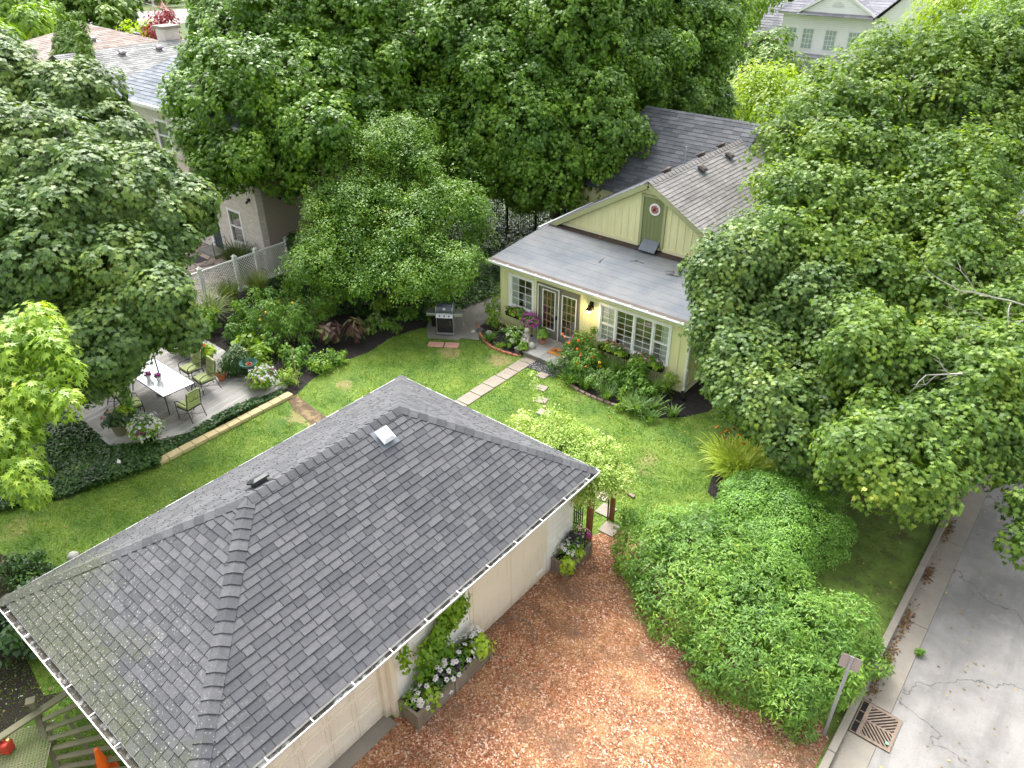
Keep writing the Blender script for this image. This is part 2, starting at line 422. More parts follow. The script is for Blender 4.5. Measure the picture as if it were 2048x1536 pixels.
def roofm(name, c1, c2, c3, moss=None, rough=0.9, streaks=0.0):
    m, t, b = base_mat(name)
    g = nd(t, 'ShaderNodeNewGeometry'); tc = nd(t, 'ShaderNodeTexCoord').outputs['Object']
    mul = nd(t, 'ShaderNodeMath', operation='MULTIPLY_ADD'); mul.inputs[1].default_value = .75; t.links.new(g.outputs['Random Per Island'], mul.inputs[0])
    n1 = noise(t, tc, 0.9, 4, .6); m2 = nd(t, 'ShaderNodeMath', operation='MULTIPLY'); m2.inputs[1].default_value = .28; t.links.new(n1, m2.inputs[0]); t.links.new(m2.outputs[0], mul.inputs[2])
    c = ramp(t, mul.outputs[0], [(0.05, c1), (0.5, c2), (1, c3)]).outputs[0]
    gr = noise(t, tc, 130, 2, .9)
    c = mix(t, 1.0, c, ramp(t, gr, [(0.3, (.62,)*3), (0.7, (1.38,)*3)]).outputs[0], 'MULTIPLY')
    c = mix(t, 1.0, c, ramp(t, noise(t, tc, 14, 3, .7), [(0.3, (.86,)*3), (0.7, (1.14,)*3)]).outputs[0], 'MULTIPLY')
    if moss:
        px = nd(t, 'ShaderNodeSeparateXYZ'); t.links.new(tc, px.inputs[0])
        # moss lies on the short near slope, thickest in a band along its gutter
        d = nd(t, 'ShaderNodeMath', operation='MULTIPLY_ADD'); d.inputs[1].default_value = moss['kx']; t.links.new(px.outputs[0], d.inputs[0])
        d2 = nd(t, 'ShaderNodeMath', operation='MULTIPLY_ADD'); d2.inputs[1].default_value = moss['ky']; d2.inputs[2].default_value = moss['k0']
        t.links.new(px.outputs[1], d2.inputs[0]); t.links.new(d2.outputs[0], d.inputs[2])
        nn = noise(t, tc, 1.3, 5, .65); ad = nd(t, 'ShaderNodeMath', operation='MULTIPLY_ADD'); ad.inputs[1].default_value = 0.8; t.links.new(nn, ad.inputs[0]); t.links.new(d.outputs[0], ad.inputs[2])
        mask = ramp(t, ad.outputs[0], [(0.42, (0, 0, 0)), (0.62, (1, 1, 1))]).outputs[0]
        fine = ramp(t, noise(t, tc, 38, 4, .8), [(0.40, (0, 0, 0)), (0.58, (1, 1, 1))]).outputs[0]
        mm = mix(t, 1.0, mask, mix(t, .92, (1, 1, 1), fine), 'MULTIPLY')
        mossc = ramp(t, noise(t, tc, 45, 5, .85), [(0.38, (.025, .032, .016)), (0.5, (.065, .075, .032)), (0.6, (.17, .175, .11)), (.72, (.36, .36, .30))]).outputs[0]
        c = mix(t, mm, c, mossc)
        vo = nd(t, 'ShaderNodeTexVoronoi'); vo.inputs['Scale'].default_value = 17; vo.inputs['Randomness'].default_value = 1; t.links.new(tc, vo.inputs[0])
        spot = ramp(t, vo.outputs['Distance'], [(0.20, (1, 1, 1)), (0.28, (0, 0, 0))]).outputs[0]
        wide = ramp(t, ad.outputs[0], [(0.12, (0, 0, 0)), (0.5, (.9, .9, .9))]).outputs[0]
        pick = ramp(t, noise(t, tc, 7, 3, .7), [(0.42, (0, 0, 0)), (0.52, (1, 1, 1))]).outputs[0]
        c = mix(t, mix(t, 1.0, mix(t, 1.0, spot, wide, 'MULTIPLY'), pick, 'MULTIPLY'), c, (.27, .27, .24))
    if streaks:
        s_ = noise(t, tc, 1.0, 4, .7, (1.0, .35, 1.0))
        c = mix(t, ramp(t, s_, [(0.45, (0, 0, 0)), (0.7, (streaks,)*3)]).outputs[0], c, tuple(x*.35 for x in c1))
    t.links.new(c, b.inputs['Base Color']); b.inputs['Roughness'].default_value = rough; b.inputs['Specular IOR Level'].default_value = .4
    bp = nd(t, 'ShaderNodeBump'); bp.inputs['Strength'].default_value = .35; bp.inputs['Distance'].default_value = .004
    t.links.new(gr, bp.inputs['Height']); t.links.new(bp.outputs[0], b.inputs['Normal'])
    MATS[name] = m; return m

# ------------------------------------------------------------------ shared materials
M_white = pm('white_paint', (.84, .85, .85), .5, .05, 2, .05, 60)
M_whitewood = pm('weathered_white', (.80, .80, .77), .7, .1, 3, .15, 50)
M_gutter = pm('gutter_metal', (.62, .63, .62), .4, .12, 5, .05, 40)
M_gutterdirt = pm('gutter_debris', (.05, .045, .035), .95, .5, 9, .8, 60, col2=(.40, .40, .38), c2range=(.5, .62))
M_black = pm('black_metal', (.012, .012, .013), .45, .1, 5, .05)
M_cream = pm('cream_door', (.74, .68, .54), .55, .05, 1.2, .05, 40)
M_creamlt = pm('cream_garage_door', (.76, .72, .60), .5, .05, 1.2, .04, 40)
M_galv = pm('galvanised_steel', (.42, .45, .50), .35, .12, 9, .05, 60, metal=.6)
def glassm():
    m, t, b = base_mat('window_glass'); t.nodes.remove(b)
    g = nd(t, 'ShaderNodeBsdfGlossy'); g.inputs['Roughness'].default_value = .04; g.inputs['Color'].default_value = (.9, .95, 1, 1)
    tr = nd(t, 'ShaderNodeBsdfTransparent'); tr.inputs[0].default_value = (.88, .91, .89, 1); 
    mx = nd(t, 'ShaderNodeMixShader'); lw = nd(t, 'ShaderNodeLayerWeight'); lw.inputs[0].default_value = .25; ma = nd(t, 'ShaderNodeMath', operation='MULTIPLY_ADD'); ma.inputs[1].default_value = .55; ma.inputs[2].default_value = .05; t.links.new(lw.outputs['Facing'], ma.inputs[0]); t.links.new(ma.outputs[0], mx.inputs[0]); t.links.new(tr.outputs[0], mx.inputs[1]); t.links.new(g.outputs[0], mx.inputs[2])
    t.links.new(mx.outputs[0], t.nodes['Material Output'].inputs[0]); return m
M_glass = glassm()
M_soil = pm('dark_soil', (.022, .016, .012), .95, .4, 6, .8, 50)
M_terra = pm('terracotta', (.42, .13, .05), .8, .15, 5, .2)
M_brick_iso = pm('edging_brick', (.34, .13, .08), .85, .25, 8, .3, 60, isl=.3, col2=(.35, .30, .26), c2range=(.5, .75))

# ------------------------------------------------------------------ setting
def sheet(name, pts, z, mat, label=None):
    b = MB(); n = len(pts)
    b.add([(x, y, z) for x, y in pts], [tuple(range(n))]); o = b.build(name, mat)
    if o.data.polygons[0].normal.z < 0: o.data.flip_normals()
    return tag(o, label, None, None, 'structure')
def groundm():
    m, t, b = base_mat('ground_cover_soil'); tc = nd(t, 'ShaderNodeTexCoord').outputs['Object']
    c = ramp(t, noise(t, tc, .12, 6, .7), [(0.35, (.045, .075, .015)), (0.6, (.09, .13, .03))]).outputs[0]
    c = mix(t, .5, c, ramp(t, noise(t, tc, 6, 5, .8), [(0.3, (.02, .035, .008)), (0.7, (.09, .14, .03))]).outputs[0])
    t.links.new(c, b.inputs['Base Color']); b.inputs['Roughness'].default_value = .95; return m
sheet('ground', [(-420, -60), (200, -60), (200, 500), (-420, 500)], -0.02, groundm(), 'flat ground with rough grass reaching beyond all the houses')
def lawnm():
    m, t, b = base_mat('lawn'); tc = nd(t, 'ShaderNodeTexCoord').outputs['Object']
    c = ramp(t, noise(t, tc, 22, 5, .8), [(0.3, (.05, .11, .01)), (0.55, (.11, .21, .02)), (0.75, (.20, .28, .05))]).outputs[0]
    c = mix(t, .6, c, ramp(t, noise(t, tc, .9, 6, .7), [(0.38, (.03, .085, .006)), (0.6, (.17, .24, .035))]).outputs[0])
    dry = ramp(t, noise(t, tc, .55, 4, .6), [(0.60, (0, 0, 0)), (0.75, (.75, .75, .75))]).outputs[0]
    for dx_, dy_, dr_ in [(P(690, 770).x, P(690, 770).y, 1.0), (P(640, 850).x, P(640, 850).y, .9), (P(900, 705).x, P(900, 705).y, .8), (P(1000, 720).x, P(1000, 720).y, .7), (P(600, 830).x, P(600, 830).y, .8)]:
        vd = nd(t, 'ShaderNodeVectorMath', operation='DISTANCE'); vd.inputs[1].default_value = (dx_, dy_, 0); t.links.new(tc, vd.inputs[0])
        na = nd(t, 'ShaderNodeMath', operation='MULTIPLY_ADD'); na.inputs[1].default_value = 1.4*dr_; t.links.new(noise(t, tc, 3, 4, .7), na.inputs[0]); t.links.new(vd.outputs['Value'], na.inputs[2])
        dm = ramp(t, na.outputs[0], [(min(.9, .75*dr_+.35*dr_), (.85,)*3), (min(1, 1.7*dr_), (0,)*3)]).outputs[0]; dry = mix(t, 1.0, dry, dm, 'LIGHTEN')
    c = mix(t, dry, c, (.26, .22, .09))
    t.links.new(c, b.inputs['Base Color']); b.inputs['Roughness'].default_value = .9
    bp = nd(t, 'ShaderNodeBump'); bp.inputs['Strength'].default_value = .8; bp.inputs['Distance'].default_value = .03
    t.links.new(noise(t, tc, 35, 3, .8), bp.inputs['Height']); t.links.new(bp.outputs[0], b.inputs['Normal']); return m
M_lawn = lawnm()
LAWN = [(-20.3, 2.4), (-21.5, 0.2), (-14.0, -0.5), (-5, -0.5), (-5, 9), (-6.0, 12.3), (-5.6, 14.5), (-5.2, 16.5), (-5.2, 17.6), (-6.0, 19.5), (-8.0, 19.6), (-13, 18.6),
        (-17.4, 17.3)] + poly_px([(851, 655), (825, 661), (778, 678), (737, 705), (672, 728), (623, 760), (605, 778), (580, 798)]) + [(-18.3, 6.6), (-19.3, 6.0), (-18.8, 4.4)]
sheet('lawn', LAWN, 0.004, M_lawn, 'green lawn between the garage, the deck and the house')
VERGE = [(-0.56, -5), (-0.56, 60), (-8.3, 60), (-8.3, 21), (-6.2, 19), (-5.2, 16.5), (-4.0, 13.5), (-2, 9), (-2, -5)]
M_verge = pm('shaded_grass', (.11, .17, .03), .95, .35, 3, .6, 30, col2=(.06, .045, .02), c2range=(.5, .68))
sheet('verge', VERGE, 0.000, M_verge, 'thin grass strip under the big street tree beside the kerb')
# beds of black mulch
M_mulch = pm('black_mulch', (.020, .017, .017), .95, .5, 14, 1.0, 70, isl=.4, col2=(.05, .04, .035), dist=.03)
BED_L = poly_px([(851, 655), (825, 661), (778, 678), (737, 705), (672, 728), (623, 760), (605, 778), (592, 790)]) + [(-18.45, 11.1), (-19, 11.3), (-26.3, 11.6), (-26.3, 19.0), (-20, 19.5), (-18.6, 18.0)]
sheet('garden_bed', BED_L, 0.008, M_mulch, 'black mulched garden bed between the deck and the barbecue')
BED_H = poly_px([(1114, 742), (1116, 750), (1132, 763), (1154, 780), (1187, 796), (1233.6, 812.6), (1277, 829), (1324, 837), (1370, 834.5), (1417, 823.5), (1440, 808)]) + [(-7.0, 22), (-7.0, 27), (-8.9, 27), (-8.75, 19.25), (-12.6, 19.2), (-12.6, 17.95)]
sheet('front_bed', BED_H, 0.009, M_mulch, 'black mulched flower bed along the wide window of the yellow house')
BED_S = poly_px([(957, 652.6), (960.5, 669), (972, 685.5), (983, 695), (1004, 704), (1022.6, 709), (1034, 712), (1052, 708)]) + [(-14.2, 18.6), (-14.3, 19.2), (-16.4, 19.2), (-17.0, 18.9)]
sheet('stoop_bed', BED_S, 0.010, M_mulch, 'small mulched bed left of the doorstep')
BED_D = [(P(x, y).x, P(x, y).y) for x, y in [(1415, 985), (1425, 950), (1450, 925), (1500, 885), (1560, 900), (1600, 960), (1520, 1010), (1440, 1010)]]
sheet('lily_bed', BED_D, 0.012, M_mulch, 'dark mulched bed under the orange daylilies')
# worn earth streak beside the deck
M_dirt = pm('bare_earth', (.11, .075, .045), .95, .35, 5, .6, 40, col2=(.28, .21, .11), c2range=(.5, .6))
sheet('bare_earth_strip', poly_px([(575, 800), (592, 790), (612, 805), (640, 826), (690, 860), (650, 870), (610, 838), (588, 818)]), 0.010, M_dirt, 'strip of bare earth crossing the lawn beside the deck')
# driveway of red crushed brick
def drivem():
    m, t, b = base_mat('red_chippings'); tc = nd(t, 'ShaderNodeTexCoord').outputs['Object']
    v = nd(t, 'ShaderNodeTexVoronoi'); v.inputs['Scale'].default_value = 34; t.links.new(tc, v.inputs[0])
    sx = nd(t, 'ShaderNodeSeparateColor'); t.links.new(v.outputs['Color'], sx.inputs[0])
    c = ramp(t, sx.outputs[0], [(0, (.10, .04, .02)), (.35, (.26, .09, .04)), (.62, (.40, .16, .08)), (.85, (.52, .30, .19)), (1, (.72, .58, .46))]).outputs[0]
    pt = noise(t, tc, .8, 6, .65)
    c = mix(t, ramp(t, pt, [(0.34, (.8,)*3), (0.50, (0, 0, 0))]).outputs[0], c, (.16, .10, .06))
    c = mix(t, ramp(t, noise(t, tc, 1.6, 4, .6), [(0.5, (0,)*3), (0.75, (.55,)*3)]).outputs[0], c, (.47, .28, .12))
    c = mix(t, ramp(t, noise(t, tc, 1.0, 4, .6, (.5, 2.2, 1)), [(0.5, (0,)*3), (0.68, (.5,)*3)]).outputs[0], c, (.14, .085, .05))
    t.links.new(c, b.inputs['Base Color']); b.inputs['Roughness'].default_value = .9
    bp = nd(t, 'ShaderNodeBump'); bp.inputs['Strength'].default_value = 1; bp.inputs['Distance'].default_value = .02
    t.links.new(v.outputs['Distance'], bp.inputs['Height']); t.links.new(bp.outputs[0], b.inputs['Normal']); return m
DRIVE = [(-7.45, -3), (-0.75, -3), (-0.75, 10.3), (-1.4, 10.9), (-6.3, 12.6), (-7.0, 12.65), (-7.45, 11.6)]
sheet('driveway', DRIVE, 0.006, drivem(), 'driveway of red crushed brick in front of the garage')
# grey patio and path beside the house
M_conc = pm('old_concrete', (.22, .21, .19), .9, .2, 1.6, .3, 50, col2=(.13, .12, .10), c2range=(.5, .7))
PATIO = poly_px([(854, 646), (855, 677), (917, 681), (924, 677), (946.5, 680), (958, 681), (957, 653), (975, 645), (1001, 646)]) + [(-16.45, 22), (-16.45, 27), (-17.4, 27), (-17.9, 22), (-18.4, 19.5)]
sheet('patio', PATIO, 0.014, M_conc, 'worn grey concrete patio and side path under the barbecue')
# street: kerb, gutter pan, road
KX = -0.55
def roadm():
    m, t, b = base_mat('asphalt'); tc = nd(t, 'ShaderNodeTexCoord').outputs['Object']
    c = ramp(t, noise(t, tc, 70, 3, .9), [(0.3, (.18, .172, .163)), (0.7, (.33, .317, .30))]).outputs[0]
    c = mix(t, ramp(t, noise(t, tc, .5, 5, .6), [(0.42, (0,)*3), (0.62, (.55,)*3)]).outputs[0], c, (.085, .083, .08))
    c = mix(t, ramp(t, noise(t, tc, 1.7, 6, .7), [(0.52, (0,)*3), (0.68, (.6,)*3)]).outputs[0], c, (.26, .252, .24))
    c = mix(t, ramp(t, noise(t, tc, 5, 6, .8), [(0.60, (0,)*3), (0.70, (.55,)*3)]).outputs[0], c, (.07, .068, .066))
    c = mix(t, ramp(t, noise(t, tc, 2.2, 4, .6, (1, .12, 1)), [(0.50, (0,)*3), (0.66, (.35,)*3)]).outputs[0], c, (.10, .098, .095))
    v = nd(t, 'ShaderNodeTexVoronoi', feature='DISTANCE_TO_EDGE'); v.inputs['Scale'].default_value = .24
    wv = nd(t, 'ShaderNodeVectorMath', operation='ADD'); nz = nd(t, 'ShaderNodeTexNoise'); nz.inputs['Scale'].default_value = 2.2; nz.inputs['Detail'].default_value = 6
    t.links.new(tc, nz.inputs['Vector']); t.links.new(tc, wv.inputs[0]); t.links.new(nz.outputs['Color'], wv.inputs[1]); t.links.new(wv.outputs[0], v.inputs[0])
    c = mix(t, ramp(t, v.outputs['Distance'], [(0.0, (.8,)*3), (0.005, (0,)*3)]).outputs[0], c, (.03, .03, .03))
    t.links.new(c, b.inputs['Base Color']); b.inputs['Roughness'].default_value = .85
    bp = nd(t, 'ShaderNodeBump'); bp.inputs['Strength'].default_value = .6; bp.inputs['Distance'].default_value = .008
    t.links.new(noise(t, tc, 90, 3, .8), bp.inputs['Height']); t.links.new(bp.outputs[0], b.inputs['Normal']); return m
sheet('road', [(-0.01, -6), (9, -6), (9, 90), (-0.01, 90)], -0.012, roadm(), 'patched grey asphalt street')
M_kerb = pm('kerb_concrete', (.24, .215, .18), .85, .15, 2, .3, 60, col2=(.20, .19, .17), c2range=(.5, .7))
b = MB()
y = -5.0
while y < 60:
    y1 = min(60, y+3.0); b.box(KX-0.15, KX, y+.006, y1-.006, -.1, 0.13); y = y1
tag(b.build('kerb', M_kerb, bevel=.02), 'raised concrete kerb between the verge and the street', kind='structure')
b = MB(); y = -5.0
for y0_, y1_ in [(-5, -2), (-2, 1), (1, 4), (4, 7), (7, 10.71), (11.59, 14.2), (14.2, 17.4), (17.4, 20.6), (20.6, 24), (24, 30), (30, 60)]:
    b.box(KX+0.001, -.015, y0_+.006, y1_-.006, -.1, 0.004)
tag(b.build('gutter_pan', M_kerb, bevel=.006), 'concrete gutter strip with joints along the kerb', kind='structure')
M_sidewalk = pm('pale_pavement', (.42, .33, .27), .9, .12, 1.5, .2, 50, col2=(.30, .25, .2))
sheet('pavement', [(-0.8, 24.5), (2.2, 22.0), (3.2, 22.0), (3.2, 27), (-0.8, 29)], 0.012, M_sidewalk, 'pale pinkish concrete apron beyond the street tree')
sheet('side_path', [(-4.0, 26), (-2.6, 26), (-1.6, 40), (-3.2, 40)], 0.006, M_sidewalk, 'sandy side path seen through the branches')
sheet('far_street', [(-135, 30), (-116, 30), (-95, 90), (-112, 95)], 0.02, pm('far_asphalt', (.24, .235, .23), .9, .08, .3, 0), 'far street at the upper left')
# grass blades over lawn and verge, clover dots
def inpoly(px_, py_, poly):
    c = np.zeros(len(px_), bool); n = len(poly); j = n-1
    for i in range(n):
        xi, yi = poly[i]; xj, yj = poly[j]
        with np.errstate(divide='ignore', invalid='ignore'):
            c ^= ((yi > py_) != (yj > py_)) & (px_ < (xj-xi)*(py_-yi)/(yj-yi+1e-12)+xi)
        j = i
    return c
def scatter(poly, n, holes=()):
    xs = [p[0] for p in poly]; ys = [p[1] for p in poly]
    x = RNG.uniform(min(xs), max(xs), n); y = RNG.uniform(min(ys), max(ys), n)
    k = inpoly(x, y, poly)
    for h in holes: k &= ~inpoly(x, y, h)
    return x[k], y[k]
M_grass = leafm('grass_blade', [(0, (.06, .14, .008)), (.4, (.13, .26, .018)), (.7, (.24, .36, .04)), (.9, (.38, .42, .09)), (1, (.46, .42, .16))], .3, .5, clump=.9)
GARAGE_FOOT = [(-12.9, 1.9), (-7.42, 1.9), (-7.42, 11.27), (-12.9, 11.27)]
HOLES = [GARAGE_FOOT, poly_px([(575, 800), (592, 790), (612, 805), (640, 826), (690, 860), (650, 870), (610, 838), (588, 818)]), BED_H, BED_S, BED_L, BED_D, PATIO, DRIVE]
x, y = scatter(LAWN, 260000, HOLES); n = len(x)
dens = np.sin(x*1.7+1)*np.cos(y*1.3)+.6*np.sin(x*3.1+y*2.2); kk = RNG.random(n) < .75+.18*dens
DRY = [(P(690, 770), 1.0), (P(640, 850), .9), (P(900, 705), .8), (P(1000, 720), .7), (P(600, 830), .8), (P(560, 840), .6), (P(1300, 850), .5), (P(850, 690), .5), (P(1180, 850), .4)]
for q_, rr_ in DRY: kk &= ~((np.hypot(x-q_.x, y-q_.y)/rr_+.55*np.sin(x*5+y*3)*np.cos(y*6-x*2) < .85) & (RNG.random(n) < .62))
x, y = x[kk], y[kk]; n = len(x)
C_ = np.stack([x, y, np.full(n, .012)], 1); T_ = rdir(n)*.9+np.array([0, 0, 1.0]); T_[:, 2] = np.abs(T_[:, 2])*.6+.1
g = leaf_obj('grass', [leaf_verts(C_, rdir(n)+np.array([0, 0, .4]), T_, .05+.035*RNG.random(n), 'lance', .3)], [M_grass])
tag(g, 'short mown grass of the lawn', 'grass', kind='stuff')
x, y = scatter(VERGE, 60000); kk = (y < 34) & (RNG.random(len(x)) < .55); x, y = x[kk], y[kk]; n = len(x)
C_ = np.stack([x, y, np.full(n, .01)], 1); T_ = rdir(n)*.9+np.array([0, 0, .8])
g = leaf_obj('verge_grass', [leaf_verts(C_, rdir(n)+np.array([0, 0, .4]), T_, .06+.04*RNG.random(n), 'lance', .3)], [leafm('verge_blade', [(0, (.06, .11, .012)), (.5, (.13, .22, .025)), (1, (.26, .30, .08))], .25, .6)])
tag(g, 'thin shaded grass growing on the verge', 'grass', kind='stuff')
x, y = scatter(LAWN, 2600, HOLES); kk = (np.sin(x*.9+2)+np.cos(y*1.1-1)+RNG.random(len(x)) > .5); x, y = x[kk], y[kk]; n = len(x)
g = leaf_obj('clover_flowers', [leaf_verts(np.stack([x, y, np.full(n, .06)], 1), rdir(n)*.4+np.array([0, 0, 1.]), rdir(n), .016+.014*RNG.random(n), 'ivy', 0)], [pm('clover_white', (.72, .74, .62), .8, .1, 5, 0)])
tag(g, 'tiny white clover heads dotting the lawn', 'clover', kind='stuff')
# loose chippings on the driveway
x, y = scatter(DRIVE, 300000, [[(-6.4, 12.2), (-5.9, 10.6), (-4.2, 9.6), (-1.7, 8.4), (-.8, 9.6), (-.8, 13)]]); kk = (y > 1.5); x, y = x[kk], y[kk]; n = len(x)
pat = np.sin(x*1.9+.5+1.3*np.sin(y*.7))*np.cos(y*1.5+np.sin(x*1.1))+.7*np.sin(x*.9-y*1.4)+.6*np.sin(x*6.1+y*2.3)*np.cos(y*5.3-x); kk = RNG.random(n) < .62+.3*pat; x, y = x[kk], y[kk]; n = len(x)
g = leaf_obj('brick_chippings', [leaf_verts(np.stack([x, y, .012+.012*RNG.random(n)], 1), rdir(n)*.5+np.array([0, 0, 1.]), rdir(n), .014+.022*RNG.random(n), 'lance', 0)],
    [leafm('chip', [(0, (.09, .04, .018)), (.3, (.27, .115, .04)), (.6, (.44, .215, .075)), (.85, (.58, .36, .17)), (1, (.74, .62, .42))], 0, .85, clump=1.6)])
tag(g, 'loose red and buff brick chippings on the driveway', 'chippings', kind='stuff')
# leaf litter along the gutter
def litter(name, cx_, cy_, rx_, ry_, n, label):
    a = RNG.normal(size=(n, 2)); C_ = np.stack([cx_+a[:, 0]*rx_, cy_+a[:, 1]*ry_, .012+.03*RNG.random(n)], 1)
    C_ = C_[(C_[:, 0] > KX+.02)]; n = len(C_)
    o = leaf_obj(name, [leaf_verts(C_, rdir(n)*.7+np.array([0, 0, 1.]), rdir(n), .03+.04*RNG.random(n), 'ivy', .3)],
      [leafm('dead_leaf', [(0, (.05, .03, .018)), (.5, (.16, .09, .04)), (.85, (.38, .26, .13)), (1, (.5, .42, .25))], .1, .8)])
    return tag(o, label, 'leaf litter', 'drifts of dead leaves along the kerb', 'stuff')
for i, (yy, nn_, ln, lb) in enumerate([(12.0, 90, .18, 'nearest the drain'), (12.95, 160, .26, 'beside the tip of the hedge'), (14.1, 230, .30, 'with the palest leaves'), (15.9, 180, .22, 'in the shade line'), (17.8, 150, .25, 'farthest from the drain')]):
    litter('leaf_litter', KX+.10, yy, .055, ln, nn_, 'drift of brown leaves in the gutter, the one '+lb)
# ------------------------------------------------------------------ garage
GX0, GX1, GY0, GY1, GE = -13.30, -7.02, 1.44, 11.45, 2.60      # roof edges and their height
RA, RB = Vector((-10.17, 8.62, 4.42)), Vector((-10.17, 4.92, 4.42))
gar = empty('garage', (-10.16, 6.4, 0), 0, 'low white garage with a mossy grey hipped shingle roof in the foreground', 'garage')
O = Vector((-10.16, 6.4, 0))
M_roofg = roofm('garage_shingle', (.058, .060, .066), (.083, .084, .092), (.115, .115, .123), moss={'kx': -.06, 'ky': -.22, 'k0': -.82})
def gs(p): return Vector(p)-O
c_fl, c_fr, c_br, c_bl = (GX1, GY0, GE), (GX1, GY1, GE), (GX0, GY1, GE), (GX0, GY0, GE)
for nm, pts in (('roof', [c_fl, c_fr, RA, RB]), ('roof', [c_fr, c_br, RA]), ('roof', [c_br, c_bl, RB, RA]), ('roof', [c_bl, c_fl, RB])):
    b = MB(); shingles(b, [gs(p) for p in pts], .150, .29, .018, .40, .007); b.build(nm, M_roofg, gar)
nF = pnorm(c_fl, c_fr, RA); nR = pnorm(c_fr, c_br, RA); nB = pnorm(c_br, c_bl, RB); nL = pnorm(c_bl, c_fl, RB)
for a, bb, n1, n2 in ((RB, RA, nF, nB), (c_fr, RA, nF, nR), (c_br, RA, nR, nB), (c_fl, RB, nL, nF), (c_bl, RB, nB, nL)):
    b = MB(); ridge_caps(b, gs(a), gs(bb), n1, n2, .205, .155); b.build('ridge_cap', M_roofg, gar)
# soffit, fascia
b = MB(); b.box(GX0+.03-O.x, GX1-.06-O.x, GY0+.03-O.y, GY1-.03-O.y, GE-.16, GE-.012); b.build('soffit', M_whitewood, gar)
def gutter(mb, a, bb, out, wd=.12, h=.10, th=.006):
    """open eaves trough from a to bb, out = unit vector away from the wall"""
    a = Vector(a); bb = Vector(bb); o_ = Vector(out)
    prof = [(0, 0), (0, -h), (wd*.75, -h), (wd, -h*.35), (wd, 0), (wd-.018, 0), (wd-.018, -h*.33), (wd*.72, -h+th), (th, -h+th), (th, 0)]
    vs = [p+o_*x_+Vector((0, 0, z_)) for p in (a, bb) for x_, z_ in prof]; k = len(prof)
    fs = [(i, (i+1) % k, k+(i+1) % k, k+i) for i in range(k)]+[tuple(range(k)), tuple(range(2*k-1, k-1, -1))]
    mb.add(vs, fs)
def gutter_set(parent, org, a, bb, out, wd=.12, step=.62, h=.10, dirt=True, cover=None):
    a = Vector(a)-org; bb = Vector(bb)-org; o_ = Vector(out)
    b = MB(); gutter(b, a, bb, out, wd, h); g_ = b.build('gutter', M_gutter, parent)
    if dirt:
        b = MB(); z = Vector((0, 0, -h*.55)); b.add([a+o_*.008+z, bb+o_*.008+z, bb+o_*wd*.8+z, a+o_*wd*.8+z], [(0, 1, 2, 3)]); b.build('debris', M_gutterdirt, g_)
    L = (bb-a).length; k = int(L/step)
    for i in range(k):
        b = MB(); p = a.lerp(bb, (i+.5)/k); b.bar(p+Vector((0, 0, .004)), p+o_*(wd+.004)+Vector((0, 0, .004)), .02, .006); b.build('hanger', M_white, g_)
    return g_
gz = GE-.012
gutter_set(gar, O, (GX1, GY0-.02, gz), (GX1, GY1+.02, gz), (1, 0, 0), .135, .78)
gutter_set(gar, O, (GX0-.02, GY0, gz), (GX1+.12, GY0, gz), (0, -1, 0), .13, .80)
b = MB(); b.box(GX0-.015-O.x, GX1+.135-O.x, GY1+.004-O.y, GY1+.022-O.y, GE-.13, GE+.012); b.box(GX0-.022-O.x, GX0-.004-O.x, GY0-.02-O.y, GY1+.022-O.y, GE-.13, GE+.012); b.build('fascia', M_white, gar)
# walls: painted brick
def brickwall(name, col, mort, w_=.215, h_=.072, var=.12, axis='x'):
    m, t, bs = base_mat(name); tc = nd(t, 'ShaderNodeTexCoord').outputs['Object']
    sx = nd(t, 'ShaderNodeSeparateXYZ'); cb = nd(t, 'ShaderNodeCombineXYZ'); t.links.new(tc, sx.inputs[0])
    ad = nd(t, 'ShaderNodeMath', operation='ADD'); t.links.new(sx.outputs[0], ad.inputs[0]); t.links.new(sx.outputs[1], ad.inputs[1])
    t.links.new(ad.outputs[0], cb.inputs[0]); t.links.new(sx.outputs[2], cb.inputs[1])
    br = nd(t, 'ShaderNodeTexBrick'); t.links.new(cb.outputs[0], br.inputs[0])
    br.inputs['Scale'].default_value = 1; br.inputs['Brick Width'].default_value = w_; br.inputs['Row Height'].default_value = h_; br.inputs['Mortar Size'].default_value = .008
    br.inputs['Color1'].default_value = (*[c*(1-var) for c in col], 1); br.inputs['Color2'].default_value = (*[min(1, c*(1+var)) for c in col], 1); br.inputs['Mortar'].default_value = (*mort, 1)
    c = mix(t, .3, br.outputs[0], ramp(t, noise(t, tc, 3, 4), [(0.3, tuple(x*.8 for x in col)), (.7, tuple(min(1, x*1.15) for x in col))]).outputs[0])
    t.links.new(c, bs.inputs['Base Color']); bs.inputs['Roughness'].default_value = .75
    bp = nd(t, 'ShaderNodeBump'); bp.inputs['Strength'].default_value = .5; bp.inputs['Distance'].default_value = .01; bp.invert = True
    t.links.new(br.outputs['Fac'], bp.inputs['Height']); t.links.new(bp.outputs[0], bs.inputs['Normal']); return m
M_gwall = brickwall('painted_brick', (.82, .81, .76), (.66, .65, .60), .40, .20, .05)
WX = -7.42
soiled(M_gwall, .0, .35, (.30, .24, .17)); soiled(M_cream, .0, .30, (.30, .22, .15)); soiled(M_creamlt, .0, .25, (.34, .27, .19))
def gw(y0_, y1_, x_, mat=None, nm='wall', z1=GE-.14, th=.12):
    b = MB(); b.box(x_-th-O.x, x_-O.x, y0_-O.y, y1_-O.y, 0, z1); return b.build(nm, mat or M_gwall, gar)
gw(10.24, 11.27, WX); gw(5.56, 7.60, WX); gw(2.0, 2.3, WX)
b = MB(); b.box(-12.9-O.x, WX-.12-O.x, 11.15-O.y, 11.27-O.y, 0, GE-.14); b.build('wall', M_gwall, gar)
b = MB(); b.box(-12.9-O.x, WX-.0-O.x, 1.9-O.y, 2.0-O.y, 0, GE-.14); b.build('wall', M_gwall, gar)
